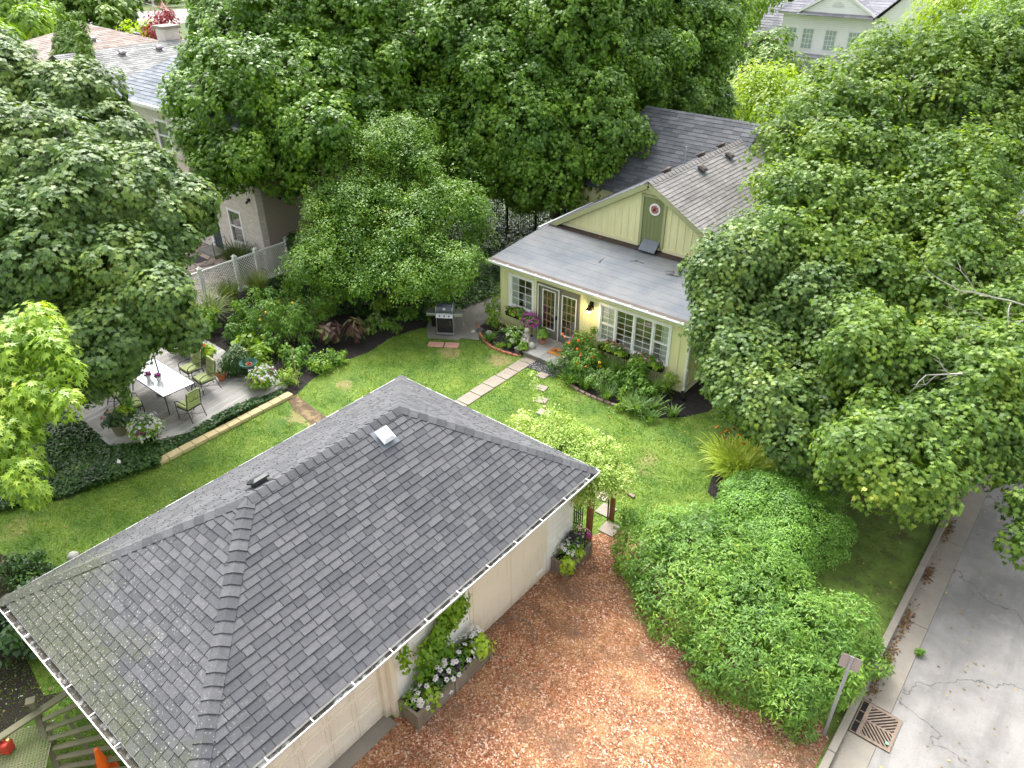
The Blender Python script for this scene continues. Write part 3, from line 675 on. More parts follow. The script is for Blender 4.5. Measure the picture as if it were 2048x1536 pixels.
b = MB(); b.box(-12.9-O.x, -12.8-O.x, 2.0-O.y, 11.15-O.y, 0, GE-.14); b.build('wall', M_gwall, gar)
# flat cream double doors (three tall sheets)
for y0_, y1_ in ((7.605, 7.705), (7.712, 8.935), (8.945, 10.235)):
    b = MB(); b.box(WX-.05-O.x, WX+.012-O.x, y0_-O.y, y1_-O.y, .03, GE-.145); o = b.build('door_panel', M_cream, gar, bevel=.004)
b = MB(); b.box(WX+.013-O.x, WX+.02-O.x, 9.86-O.y, 10.1-O.y, .25, .32); b.box(WX+.013-O.x, WX+.02-O.x, 10.16-O.y, 10.18-O.y, .2, .75); b.build('latch', M_white, gar)
# corner post and frame of the roller door
b = MB(); b.box(WX-.10-O.x, WX+.03-O.x, 5.42-O.y, 5.555-O.y, 0, GE-.145); b.box(WX-.22-O.x, WX-.105-O.x, 5.30-O.y, 5.555-O.y, 0, GE-.145); b.build('door_post', M_cream, gar)
# sectional door with recessed panels
gd = MB(); dx = WX-.20-O.x; gd.box(dx-.05, dx, 2.3-O.y, 5.30-O.y, .02, GE-.145)
for i in range(4):
    z0_ = .06+i*.58
    for j in range(5):
        y0_ = 2.36+j*.59
        for (a0, a1, c0, c1, dd) in ((0, .52, 0, .03, .022), (0, .52, .45, .48, .022), (0, .03, .03, .45, .022), (.49, .52, .03, .45, .022)):
            gd.box(dx, dx+dd, y0_+a0-O.y, y0_+a1-O.y, z0_+c0, z0_+c1)
    gd.box(dx, dx+.003, 2.3-O.y, 5.3-O.y, z0_-.035, z0_-.028)
gd.build('garage_door', M_creamlt, gar)
b = MB(); b.box(WX-.2-O.x, WX+.12-O.x, 2.3-O.y, 5.35-O.y, .007, .03); b.build('threshold', M_kerb, gar)
# square plastic vent on the front slope and dark vent behind the ridge
def box_vent(parent, pos, n, ux, size, mats, h=.16):
    n = Vector(n).normalized(); u = Vector(ux).normalized(); v = n.cross(u)
    Mx = Matrix((u, v, n)).transposed()
    def T(p): return Vector(pos)+Mx @ Vector(p)
    a = size
    b = MB(); b.add([T(p) for p in [(-a*.8, -a*.9, .016), (a*.8, -a*.9, .016), (a*.8, a*.8, .016), (-a*.8, a*.8, .016), (-a*.8, -a*.9, .024), (a*.8, -a*.9, .024), (a*.8, a*.8, .024), (-a*.8, a*.8, .024)]], [(0,3,2,1),(4,5,6,7),(0,1,5,4),(1,2,6,5),(2,3,7,6),(3,0,4,7)])
    fl = b.build('vent', mats[1], parent)
    b = MB()
    def fr(s0, z0_, s1, z1_):
        vs = [T(p) for p in [(-s0, -s0, z0_), (s0, -s0, z0_), (s0, s0, z0_), (-s0, s0, z0_), (-s1, -s1, z1_), (s1, -s1, z1_), (s1, s1, z1_), (-s1, s1, z1_)]]
        b.add(vs, [(0,3,2,1),(4,5,6,7),(0,1,5,4),(1,2,6,5),(2,3,7,6),(3,0,4,7)])
    fr(a*.42, .02, a*.42, h*.5); fr(a*.58, h*.5, a*.6, h*.72); fr(a*.6, h*.72, a*.34, h)
    b.build('cap', mats[0], fl); return fl
M_ventw = pm('pale_plastic', (.55, .57, .58), .5, .08, 4, .03)
M_ventd = pm('dark_vent_metal', (.03, .033, .035), .5, .2, 6, .05)
M_flash = pm('slate_flashing', (.15, .17, .20), .7, .2, 6, .1)
def on_slope(x_, y_, P0, n): return Vector((x_, y_, P0[2]-(n.x*(x_-P0[0])+n.y*(y_-P0[1]))/n.z))
q = on_slope(-9.83, 7.86, RA, nF); box_vent(gar, gs(q), nF, (0, 1, 0), .27, (M_ventw, M_flash), .15)
q = on_slope(-10.52, 5.40, RA, nB); box_vent(gar, gs(q), nB, (0, 1, 0), .28, (M_ventd, M_ventd), .17)

# ------------------------------------------------------------------ yellow house
HX0, HX1, HY = -16.42, -8.72, 19.28
hou = empty('yellow_house', (-12.5, 19.28, 0), 0, 'small pale yellow boarded house with a low grey porch roof and green gable trim', 'house')
HO = Vector((-12.5, 19.28, 0))
M_yel = pm('yellow_board', (.76, .75, .42), .7, .07, 1.0, .12, 30, streak=(6, 6, .6))
M_yelb = pm('yellow_trim', (.72, .70, .44), .6, .06, 2, .1)
M_green = pm('olive_trim', (.36, .38, .20), .6, .08, 2, .1)
M_dkgreen = pm('olive_fascia', (.11, .13, .03), .6, .1, 2, .1)
M_taupe_ = pm('grey_siding', (.14, .14, .14))
M_door_green = pm('gable_door_green', (.20, .235, .10), .65, .1, 2, .15, 30, streak=(8, 8, .6))
soiled(M_yel, .0, .3, (.28, .26, .15)); ZW = 2.52; GW_ = 22.61
def hb(x0, x1, y0, y1, z0, z1, mb): return mb.box(x0-HO.x, x1-HO.x, y0-HO.y, y1-HO.y, z0, z1)
# front wall built round its openings, with battens
OPEN = [(-15.93, -14.92, .93, 2.12), (-14.66, -12.93, .10, 2.16), (-12.02, -9.45, .83, 2.15)]
b = MB(); xs = sorted({HX0, HX1, *[v for o_ in OPEN for v in o_[:2]]})
for x0, x1 in zip(xs[:-1], xs[1:]):
    xm = (x0+x1)/2; op = [o_ for o_ in OPEN if o_[0] < xm < o_[1]]
    if not op: hb(x0, x1, HY, HY+.12, 0, ZW+.02, b)
    else: hb(x0, x1, HY, HY+.12, 0, op[0][2], b); hb(x0, x1, HY, HY+.12, op[0][3], ZW+.02, b)
x = HX0+.02
while x < HX1-.03:
    op = [o_ for o_ in OPEN if o_[0]-.1 < x+.02 < o_[1]+.1]
    if not op: hb(x, x+.035, HY-.018, HY-.001, .02, ZW, b)
    else:
        if op[0][2] > .3: hb(x, x+.035, HY-.018, HY-.001, .02, op[0][2]-.1, b)
        hb(x, x+.035, HY-.018, HY-.001, op[0][3]+.1, ZW, b)
    x += .305
b.build('front_wall', M_yel, hou)
b = MB(); hb(HX1-.12, HX1, HY+.121, GW_-.001, 0, 2.52, b); hb(HX1-.12, HX1, GW_, 36.9, 0, 2.86, b)
y = HY+.05
while y < 33: hb(HX1+.001, HX1+.018, y, y+.035, .1, 2.5, b); y += .2
b.build('side_wall', M_yel, hou)
b = MB(); hb(HX1+.019, HX1+.05, HY-.03, 33, .02, .16, b); hb(HX0-.03, HX1+.05, HY-.05, HY-.019, .02, .10, b); b.build('base_board', M_yelb, hou)
b = MB(); hb(HX0, HX0+.12, HY+.121, GW_-.001, 0, 2.52, b); hb(HX0, HX0+.12, GW_, 33, 0, 2.80, b); hb(HX0+.12, HX1-.12, 36.8, 36.9, 0, 2.8, b); b.build('side_wall', M_yel, hou)
# dark room behind the glass with a hint of furniture
M_room = pm('room_interior', (.30, .18, .09), .8, .5, 2.2, 0, col2=(.45, .26, .10), c2range=(.5, .6))
b = MB(); hb(HX0+.13, HX1-.13, HY+.9, HY+.95, .05, 2.45, b); hb(HX0+.13, HX1-.13, HY+.13, HY+.9, .02, .06, b); b.build('interior', M_room, hou)
b = MB(); hb(-11.4, -9.9, HY+.25, HY+.7, .06, .95, b); b.build('indoor_table', M_whitewood, hou); b = MB(); hb(-15.6, -15.2, HY+.3, HY+.6, .06, 1.3, b); b.build('indoor_cabinet', M_whitewood, hou)
# windows
M_curt = pm('net_curtain', (.78, .78, .74), .9, .15, 3, .2, 20, streak=(14, 14, .4))
def glazing(parent, x0, x1, z0, z1, cols, rows, bar=.018, glassname='pane', y=HY, curtain=None, frame=.045, matf=None, recess=.03):
    matf = matf or M_white
    b = MB(); yy = y+recess
    for (a, c, d, e) in ((x0, x0+frame, z0, z1), (x1-frame, x1, z0, z1), (x0+frame, x1-frame, z0, z0+frame), (x0+frame, x1-frame, z1-frame, z1)): hb(a, c, yy-.03, yy+.03, d, e, b)
    f = b.build('window_sash', matf, parent)
    b = MB(); hb(x0+frame-.005, x1-frame+.005, yy+.004, yy+.010, z0+frame-.005, z1-frame+.005, b); b.build(glassname, M_glass, f)
    b = MB(); ix0, ix1, iz0, iz1 = x0+frame, x1-frame, z0+frame, z1-frame
    for i in range(1, cols): xx = ix0+(ix1-ix0)*i/cols; hb(xx-bar/2, xx+bar/2, yy-.012, yy+.003, iz0, iz1, b)
    for i in range(1, rows): zz = iz0+(iz1-iz0)*i/rows; hb(ix0, ix1, yy-.011, yy+.002, zz-bar/2, zz+bar/2, b)
    b.build('glazing_bars', matf, f)
    if curtain:
        b = MB()
        for (c0, c1) in curtain: hb(x0+frame+(x1-x0-2*frame)*c0, x0+frame+(x1-x0-2*frame)*c1, yy+.0105, yy+.013, z0+frame, z1-frame, b)
        b.build('curtain', M_curt, f)
    return f
def casing(parent, x0, x1, z0, z1, w_=.09, y=HY, mat=None, sill=True):
    b = MB()
    hb(x0-w_, x0, y-.035, y-.001, z0-w_, z1+w_, b); hb(x1, x1+w_, y-.035, y-.001, z0-w_, z1+w_, b); hb(x0, x1, y-.035, y-.001, z1, z1+w_, b); hb(x0, x1, y-.035, y-.001, z0-w_, z0, b)
    o = b.build('window_frame', mat or M_white, parent, bevel=.004)
    if sill: b = MB(); hb(x0-w_, x1+w_, y-.09, y-.036, z0-.06, z0-.02, b); b.build('sill', M_white, o)
    return o
x0, x1, z0, z1 = OPEN[0]
f = casing(hou, x0, x1, z0, z1, .08)
glazing(hou, x0, x1, z0, z1, 3, 4, curtain=[(0, .3)])
x0, x1, z0, z1 = OPEN[2]
f = casing(hou, x0, x1, z0, z1, .09)
W_ = (x1-x0); cuts = [x0, x0+W_*.225, x0+W_*.50, x0+W_*.775, x1]
b = MB()
for c_ in cuts[1:-1]: hb(c_-.03, c_+.03, HY-.03, HY+.06, z0, z1, b)
b.build('mullion', M_white, hou)
zm = z0+(z1-z0)*.47
for a, c_, cc in ((cuts[0], cuts[1]-.03, [(0, 1)]), (cuts[3]+.03, cuts[4], [(.55, 1)])):
    glazing(hou, a, c_, zm+.02, z1, 2, 3, .012, curtain=cc, frame=.035); glazing(hou, a, c_, z0, zm+.015, 2, 3, .012, curtain=cc, frame=.035, recess=.05)
glazing(hou, cuts[1]+.03, cuts[2]-.03, z0, z1, 2, 6, .014, frame=.03); glazing(hou, cuts[2]+.03, cuts[3]-.03, z0, z1, 2, 6, .014, frame=.03)
# french doors: grey storm door and fixed leaf
M_taupe = pm('taupe_door', (.18, .175, .145), .55, .08, 2, .05)
M_beige = pm('beige_bar', (.42, .31, .20), .6, .1, 2, 0)
x0, x1, z0, z1 = OPEN[1]
b = MB(); hb(x0-.06, x0, HY-.03, HY+.1, 0.1, z1+.06, b); hb(x1, x1+.06, HY-.03, HY+.1, .1, z1+.06, b); hb(x0, x1, HY-.03, HY+.1, z1, z1+.06, b); b.build('door_frame', M_taupe, hou)
b = MB(); hb(x0+.0, x0+.035, HY-.05, HY-.031, .1, z1, b); hb(x0+.90, x0+.935, HY-.05, HY-.031, .1, z1, b); hb(x0+.035, x0+.9, HY-.05, HY-.031, z1-.035, z1, b); hb(x0+.035, x0+.9, HY-.05, HY-.031, .1, .135, b); b.build('storm_frame', M_white, hou)
def leafdoor(xa, xb, nm, gx0, gx1, gz0, gz1, barm):
    b = MB(); yy = HY+.0
    hb(xa, gx0, yy, yy+.045, .11, z1-.002, b); hb(gx1, xb, yy, yy+.045, .11, z1-.002, b); hb(gx0, gx1, yy, yy+.045, .11, gz0, b); hb(gx0, gx1, yy, yy+.045, gz1, z1-.002, b)
    d = b.build(nm, M_taupe, hou)
    b = MB(); t_ = .035
    hb(gx0-t_, gx0, yy-.012, yy-.001, gz0-t_, gz1+t_, b); hb(gx1, gx1+t_, yy-.012, yy-.001, gz0-t_, gz1+t_, b); hb(gx0, gx1, yy-.012, yy-.001, gz1, gz1+t_, b); hb(gx0, gx1, yy-.012, yy-.001, gz0-t_, gz0, b); b.build('glass_frame', M_white, d)
    b = MB(); hb(gx0, gx1, yy+.012, yy+.018, gz0, gz1, b); b.build('pane', M_glass, d)
    b = MB()
    for i in (1, 2): xx = gx0+(gx1-gx0)*i/3; hb(xx-.009, xx+.009, yy-.002, yy+.011, gz0, gz1, b)
    for i in range(1, 5): zz = gz0+(gz1-gz0)*i/5; hb(gx0, gx1, yy-.001, yy+.0105, zz-.009, zz+.009, b)
    b.build('glazing_bars', barm, d); return d
d = leafdoor(x0+.04, x0+.895, 'door', x0+.22, x0+.72, .52, 1.98, M_beige)
b = MB(); hb(x0+.83, x0+.86, HY-.09, HY-.001, 1.0, 1.14, b); b.build('handle', M_black, d)
leafdoor(x0+.94, x1, 'door', x0+1.06, x1-.12, .48, 1.98, M_beige)
# porch roof: low, grey roll roofing with dark fascia
GW = 22.6                                    # gable wall
zE, zG = 2.66, 2.98
py0, py1 = 18.93, GW
M_roll = pm('grey_roll_roofing', (.105, .12, .14), .8, .22, .7, .3, 60, col2=(.20, .197, .19), c2range=(.38, .66))
b = MB(); rx0, rx1 = HX0-.22, HX1+.12
def pz(y_): return zE+(zG-zE)*(y_-py0)/(py1-py0)
k = 9
for i in range(k):                            # overlapping courses
    ya, yb = py0+(py1-py0)*i/k, py0+(py1-py0)*(i+1)/k
    h0_ = .012
    vs = [(rx0, ya, pz(ya)+h0_), (rx1, ya, pz(ya)+h0_), (rx1, yb+.01, pz(yb)+.008), (rx0, yb+.01, pz(yb)+.008), (rx0, ya, pz(ya)-.0), (rx1, ya, pz(ya)-.0), (rx1, yb+.01, pz(yb)), (rx0, yb+.01, pz(yb))]
    b.add([Vector(v)-HO for v in vs], [(0,1,2,3),(4,7,6,5),(0,4,5,1),(1,5,6,2),(2,6,7,3),(3,7,4,0)])
b.build('porch_roof', M_roll, hou)
b = MB(); b.add([Vector(v)-HO for v in [(rx0+.02, py0+.03, zE-.12), (rx1-.02, py0+.03, zE-.12), (rx1-.02, py1, zG-.12), (rx0+.02, py1, zG-.12), (rx0+.02, py0+.03, zE-.004), (rx1-.02, py0+.03, zE-.004), (rx1-.02, py1, zG-.004), (rx0+.02, py1, zG-.004)]], [(0,3,2,1),(4,5,6,7),(0,1,5,4),(1,2,6,5),(2,3,7,6),(3,0,4,7)]); b.build('porch_soffit', M_dkgreen, hou)
b = MB(); hb(rx0-.004, rx1+.004, HY-.06, HY-.022, 2.46, 2.50, b); b.build('frieze', M_yelb, hou)
gutter_set(hou, HO, (rx0-.05, py0-.0, zE-.0), (rx1+.05, py0-.0, zE-.0), (0, -1, 0), .13, .62, .10, dirt=False)
M_brown = pm('brown_drip_edge', (.10, .075, .06), .8, .2, 6, .2)
b = MB(); b.add([Vector(v)-HO for v in [(rx0, py0-.005, zE+.012), (rx1, py0-.005, zE+.012), (rx1, py0+.11, zE+.032), (rx0, py0+.11, zE+.032), (rx0, py0-.005, zE+.0), (rx1, py0-.005, zE), (rx1, py0+.11, zE), (rx0, py0+.11, zE)]], [(0,1,2,3),(4,7,6,5),(0,4,5,1),(1,5,6,2),(2,6,7,3),(3,7,4,0)]); b.build('drip_edge', M_brown, hou)
M_tarp = pm('tar_strip', (.045, .032, .026), .9, .5, 5, .4, 40, col2=(.16, .07, .03), c2range=(.58, .68))
b = MB(); b.add([Vector(v)-HO for v in [(HX0-.1, GW-.34, pz(GW-.34)+.026), (HX1+.1, GW-.34, pz(GW-.34)+.026), (HX1+.1, GW-.001, zG+.05), (HX0-.1, GW-.001, zG+.05)]], [(0, 1, 2, 3)]); b.build('tar_strip', M_tarp, hou)
# gable
AX, AZ, EZ = -12.42, 5.42, 2.82
gx0, gx1 = HX0, -8.42
b = MB(); sl_ = (AZ-EZ)/(AX-(gx0-.45))
def rz_(x_): return AZ-abs(x_-AX)*sl_
vs = [(gx0, GW, 2.6), (gx1, GW, 2.6), (gx1, GW, rz_(gx1)-.05), (AX, GW, AZ-.05), (gx0, GW, rz_(gx0)-.05)]; vs += [(x_, y_+.12, z_) for x_, y_, z_ in vs]
b.add([Vector(v)-HO for v in vs], [(0,1,2,3,4),(9,8,7,6,5)]+[(i, 5+i, 5+(i+1) % 5, (i+1) % 5) for i in range(5)])
x = gx0+.1
while x < gx1-.05:
    if not (-12.72 < x < -11.72): hb(x, x+.035, GW-.018, GW-.001, 3.02, rz_(x+.017)-.14, b)
    elif rz_(x)-.14 > 5.0: hb(x, x+.035, GW-.018, GW-.001, 4.98, rz_(x+.017)-.14, b)
    x += .28
b.build('gable_wall', M_yel, hou)
b = MB(); hb(gx0, -12.70, GW-.05, GW-.019, 3.02, 3.14, b); hb(-11.74, gx1, GW-.05, GW-.019, 3.02, 3.14, b); b.build('gable_sill', M_yelb, hou)
b = MB()
for xe in (gx0-.45, gx1+.45):
    b.bar(Vector((AX, GW-.22, AZ-.10))-HO, Vector((xe, GW-.22, rz_(xe)-.10))-HO, .03, .19, up=(0, 0, 1))
    b.bar(Vector((AX, GW-.04, AZ-.16))-HO, Vector((xe, GW-.04, rz_(xe)-.16))-HO, .03, .16, up=(0, 0, 1))
b.build('rake_board', M_green, hou)
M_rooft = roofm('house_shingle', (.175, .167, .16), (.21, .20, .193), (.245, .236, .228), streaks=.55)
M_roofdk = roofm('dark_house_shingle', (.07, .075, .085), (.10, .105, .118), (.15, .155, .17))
YB = 37.0
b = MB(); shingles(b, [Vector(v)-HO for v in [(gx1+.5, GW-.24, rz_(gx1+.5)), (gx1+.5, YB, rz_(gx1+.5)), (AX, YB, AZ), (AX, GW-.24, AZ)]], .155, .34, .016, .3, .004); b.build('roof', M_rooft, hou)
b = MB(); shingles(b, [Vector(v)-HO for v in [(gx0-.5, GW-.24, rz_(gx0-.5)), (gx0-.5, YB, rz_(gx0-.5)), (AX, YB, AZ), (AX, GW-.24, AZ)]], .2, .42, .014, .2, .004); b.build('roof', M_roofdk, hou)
b = MB(); ridge_caps(b, Vector((AX, GW-.26, AZ))-HO, Vector((AX, YB, AZ))-HO, Vector((sl_, 0, 1)), Vector((-sl_, 0, 1)), .25, .17); b.build('ridge_cap', M_rooft, hou)
b = MB(); g2 = Vector((gx0-.5, 0, rz_(gx0-.5)))
b.box(g2.x-.11-HO.x, g2.x-HO.x, GW-.3-HO.y, 26-HO.y, g2.z-.12, g2.z); b.build('side_gutter', M_white, hou)
nr = Vector((sl_, 0, 1)).normalized()
M_ventb = pm('brown_vent', (.08, .062, .052), .7, .15, 5, .1)
for yy in (25.4, 27.6, 29.7):
    q = on_slope(-12.02, yy, (AX, 0, AZ), nr); box_vent(hou, q-HO, nr, (0, 1, 0), .27, (M_ventb, M_flash), .19)
nl = Vector((-sl_, 0, 1)).normalized()
for yy in (24.3, 26.9, 28.6):
    q = on_slope(-12.75, yy, (AX, 0, AZ), nl); box_vent(hou, q-HO, nl, (0, 1, 0), .25, (M_ventb, M_flash), .19)
b = MB(); b.tube([Vector((-13.1, 26.2, 4.9))-HO, Vector((-13.1, 26.2, 5.7))-HO], .03, 8); b.build('vent_pipe', M_galv, hou)
# gable door with round medallion
b = MB(); hb(-12.62, -11.83, GW-.03, GW-.001, 3.12, 4.85, b)
for i in range(1, 5): hb(-12.62+.158*i-.008, -12.62+.158*i+.008, GW-.038, GW-.031, 3.14, 4.83, b)
gdo = b.build('gable_door', M_door_green, hou)
b = MB(); hb(-12.72, -12.625, GW-.07, GW-.001, 3.1, 4.93, b); hb(-11.825, -11.73, GW-.07, GW-.001, 3.1, 4.93, b); hb(-12.625, -11.825, GW-.07, GW-.001, 4.853, 4.93, b); b.build('gable_door_frame', M_green, hou)
def disc(r_, th, y_, x_=-12.17, z_=4.47, n=28):
    b = MB(); vs = [(x_-HO.x+r_*math.cos(2*math.pi*i/n), y_-HO.y, z_+r_*math.sin(2*math.pi*i/n)) for i in range(n)]
    vs += [(v[0], v[1]-th, v[2]) for v in vs]; b.add(vs, [tuple(range(n)), tuple(range(2*n-1, n-1, -1))]+[(i, n+i, n+(i+1) % n, (i+1) % n) for i in range(n)]); return b
md = disc(.21, .03, GW-.04).build('medallion', M_white, gdo)
disc(.145, .015, GW-.071).build('medallion_ring', pm('brick_red', (.30, .07, .05), .6, .4, 30, .2, 60, col2=(.6, .5, .45), c2range=(.5, .6)), md)
disc(.05, .012, GW-.087).build('medallion_centre', pm('dark_red', (.10, .02, .015), .6), md)
b = MB(); b.add([Vector(v)-HO for v in [(-12.5, GW-.05, 3.36), (-11.86, GW-.05, 3.34), (-11.84, GW-.42, 3.06), (-12.48, GW-.42, 3.08), (-12.5, GW-.05, 3.33), (-11.86, GW-.05, 3.31), (-11.84, GW-.42, 3.03), (-12.48, GW-.42, 3.05)]], [(0,3,2,1),(4,5,6,7),(0,1,5,4),(1,2,6,5),(2,3,7,6),(3,0,4,7)]); b.build('door_flashing', M_flash, hou)
# downspout
b = MB(); dxp = HX1+.03
b.tube([Vector(v)-HO for v in [(dxp-.1, py0-.06, zE-.1), (dxp-.02, HY-.10, 2.38), (dxp, HY-.07, 2.3), (dxp, HY-.07, .25), (dxp+.03, HY-.16, .16)]], .042, 8)
for z_ in (1.85, .9): b.obox(Vector((dxp, HY-.05, z_))-HO, (.11, .08, .03))
b.build('downspout', M_white, hou)
b = MB(); b.tube([Vector(v)-HO for v in [(dxp+.03, HY-.16, .17), (dxp+.08, HY-.28, .06), (dxp+.22, HY-.42, .05)]], [.055, .06, .065], 10); b.build('drain_boot', M_black, hou)
# rear wing with a dark roof across the back
b = MB(); shingles(b, [Vector(v)-HO for v in [(-19.0, 26.6, 3.2), (-11.9, 26.6, 3.2), (-11.9, 30.2, 5.95), (-17.2, 30.2, 5.95)]], .2, .42, .014, .2, .004)
shingles(b, [Vector(v)-HO for v in [(-19.0, 26.6, 3.2), (-17.2, 30.2, 5.95), (-19.0, 33.8, 3.2)]], .2, .42, .014, .2, .004)
b.add([Vector(v)-HO for v in [(-19, 33.8, 3.2), (-17.2, 30.2, 5.95), (-11.9, 30.2, 5.95), (-11.9, 33.8, 3.2)]], [(0, 1, 2, 3)])
b.build('rear_roof', M_roofdk, hou)
b = MB(); hb(-18.7, -16.5, 26.9, 33.09, 0, 3.17, b); b.build('rear_wall', M_yel, hou); b = MB(); b.add([Vector(v)-HO for v in [(-11.95, 26.7, 3.15), (-11.95, 30.2, 5.9), (-11.95, 33.7, 3.15)]], [(0, 1, 2)]); b.build('rear_gable', M_taupe_, hou)
# twigs and litter on the porch roof
b = MB(); random.seed(5)
for (x_, y_) in [(-10.7, 21.6), (-10.2, 21.9), (-10.55, 21.3), (-13.2, 20.9), (-12.2, 21.5)]:
    for _ in range(3):
        a = random.uniform(0, 6.3); p = Vector((x_, y_, pz(y_)+.03)); q = p+Vector((math.cos(a), math.sin(a), 0))*random.uniform(.12, .4); b.tube([p, p.lerp(q, .5)+Vector((.03, .02, 0)), q], .008, 4)
tag(b.build('fallen_twigs', pm('twig', (.05, .03, .02), .9)), 'dry twigs lying on the grey porch roof', 'twigs', kind='stuff')
# ------------------------------------------------------------------ things by the house
M_grey_board = pm('grey_deck_board', (.27, .27, .265), .85, .15, 1.5, .2, 30, streak=(8, 1, 1), isl=.15)
st = empty('doorstep', (-13.4, 18.55, 0), 0, 'grey painted wooden doorstep platform below the double door', 'step')
b = MB()
for i in range(9): b.box(-1.22+i*.272, -1.22+i*.272+.266, -.70, .66, .165, .2)
b.build('boards', M_grey_board, st)
b = MB(); b.box(-1.2, 1.21, -.68, -.64, .005, .164); b.box(-1.2, -1.16, -.64, .64, .005, .164); b.box(1.17, 1.21, -.64, .64, .005, .164); b.build('riser', M_taupe, st)
mt = empty('doormat', (-13.13, 18.55, .201), R(3), 'orange brown coir doormat with black script on the doorstep', 'doormat')
b = MB(); b.box(-.38, .38, -.22, .22, 0, .022); b.build('mat', pm('coir', (.50, .19, .055), .95, .15, 20, .6, 90), mt, bevel=.005)
fc = bpy.data.curves.new('script_lettering', 'FONT'); fc.body = 'hello'; fc.size = .33; fc.offset = .004; fc.extrude = .0015; fc.align_x = 'CENTER'; fc.shear = .35
ft = bpy.data.objects.new('script_lettering', fc); fc.materials.append(M_black); COL.objects.link(ft); bpy.context.view_layer.update(); fm = bpy.data.meshes.new_from_object(ft.evaluated_get(bpy.context.evaluated_depsgraph_get())); bpy.data.objects.remove(ft)
fo = bpy.data.objects.new('script_lettering', fm); COL.objects.link(fo); fo.parent = mt; fo.location = (0.0, -.08, .0245)
if not fm.materials: fm.materials.append(M_black)
def pebm():
    m, t, b = base_mat('pebble_mat'); tc = nd(t, 'ShaderNodeTexCoord').outputs['Object']
    v = nd(t, 'ShaderNodeTexVoronoi'); v.inputs['Scale'].default_value = 26; t.links.new(tc, v.inputs[0])
    sc = nd(t, 'ShaderNodeSeparateColor'); t.links.new(v.outputs['Color'], sc.inputs[0])
    c = ramp(t, sc.outputs[0], [(0, (.05, .05, .055)), (.6, (.14, .14, .15)), (1, (.40, .40, .42))]).outputs[0]
    c = mix(t, ramp(t, v.outputs['Distance'], [(.35, (0,)*3), (.6, (1,)*3)]).outputs[0], c, (.02, .02, .02))
    t.links.new(c, b.inputs['Base Color']); b.inputs['Roughness'].default_value = .8
    bp = nd(t, 'ShaderNodeBump'); bp.inputs['Strength'].default_value = 1; bp.inputs['Distance'].default_value = .02; bp.invert = True
    t.links.new(v.outputs['Distance'], bp.inputs['Height']); t.links.new(bp.outputs[0], b.inputs['Normal']); return m
b = MB(); b.rbox((0, 0, .02), (1.15, .5, .026), .06); o = b.build('pebble_mat', pebm()); o.location = (-13.1, 17.6, .0); tag(o, 'dark grey mat with a pebble pattern lying in front of the doorstep', 'mat')
# wall lantern, lit
la = empty('wall_lantern', (-12.39, HY-.02, 1.95), 0, 'lit dark bronze wall lantern between the double door and the wide window', 'wall lantern')
M_bronze = pm('dark_bronze', (.05, .03, .02), .5, .2, 8, .1, metal=.5)
b = MB(); b.obox((0, -.012, .05), (.14, .022, .30)); b.build('back_plate', M_bronze, la, bevel=.005)
b = MB(); b.tube([(0, -.02, .12), (0, -.08, .2), (0, -.15, .19), (0, -.17, .12)], .012, 8); b.build('arm', M_bronze, la)
b = MB(); b.lathe([(.012, .13), (.05, .10), (.035, .05), (.07, .02), (.115, -.05), (.10, -.055)], (0, -.17, 0), 12); b.build('hood', M_bronze, la)
gl = MB(); gl.lathe([(.085, -.057), (.062, -.155), (.0, -.156)], (0, -.17, 0), 8); gl.build('lamp_glass', pm('lamp_glow', (1, .8, .5), .3, 0, 1, 0, emit=((1.0, .72, .38), 9.0)), la)
b = MB(); b.lathe([(.092, -.15), (.092, -.165), (.03, -.19), (.008, -.23), (.0, -.24)], (0, -.17, 0), 8)
for i in range(6): a = i*math.pi/3; b.tube([(.09*math.cos(a), -.17+.09*math.sin(a), -.055), (.066*math.cos(a), -.17+.066*math.sin(a), -.155)], .005, 5)
b.build('cage', M_bronze, la)
ll = bpy.data.lights.new('lantern_light', 'POINT'); ll.energy = 9; ll.color = (1, .68, .35); ll.shadow_soft_size = .06
lo = bpy.data.objects.new('lantern_light', ll); COL.objects.link(lo); lo.parent = la; lo.location = (0, -.27, -.14)

# flowers
M_lf = leafm('garden_leaf', [(0, (.03, .08, .015)), (.4, (.06, .16, .025)), (.75, (.12, .25, .04)), (1, (.22, .33, .06))], .3, .5, gain=(1.7, 1.45, 1.2))
M_lfd = leafm('dark_leaf', [(0, (.012, .035, .012)), (.5, (.03, .075, .022)), (.85, (.07, .14, .035)), (1, (.16, .24, .05))], .2, .35)
M_lime = leafm('lime_leaf', [(0, (.16, .28, .02)), (.5, (.33, .48, .03)), (1, (.52, .65, .08))], .35, .45)
M_lfy = leafm('yellow_green_leaf', [(0, (.10, .20, .02)), (.5, (.20, .34, .03)), (1, (.38, .50, .07))], .35, .45)
M_purpf = leafm('purple_black_leaf', [(0, (.01, .008, .015)), (1, (.05, .03, .06))], .1, .4)
def petalm(n, c): return leafm('petal_'+n, [(0, tuple(v*.75 for v in c)), (1, c)], .3, .6, tcol=(1, 1, 1))
PW, PM_, PP, PO, PR, PPK, PYL, PVI = (petalm('white', (.82, .80, .80)), petalm('magenta', (.55, .03, .35)), petalm('plum', (.28, .02, .16)), petalm('orange', (.85, .22, .02)),
    petalm('red', (.70, .03, .02)), petalm('pink', (.75, .22, .30)), petalm('yellow', (.85, .55, .04)), petalm('violet', (.60, .12, .55)))
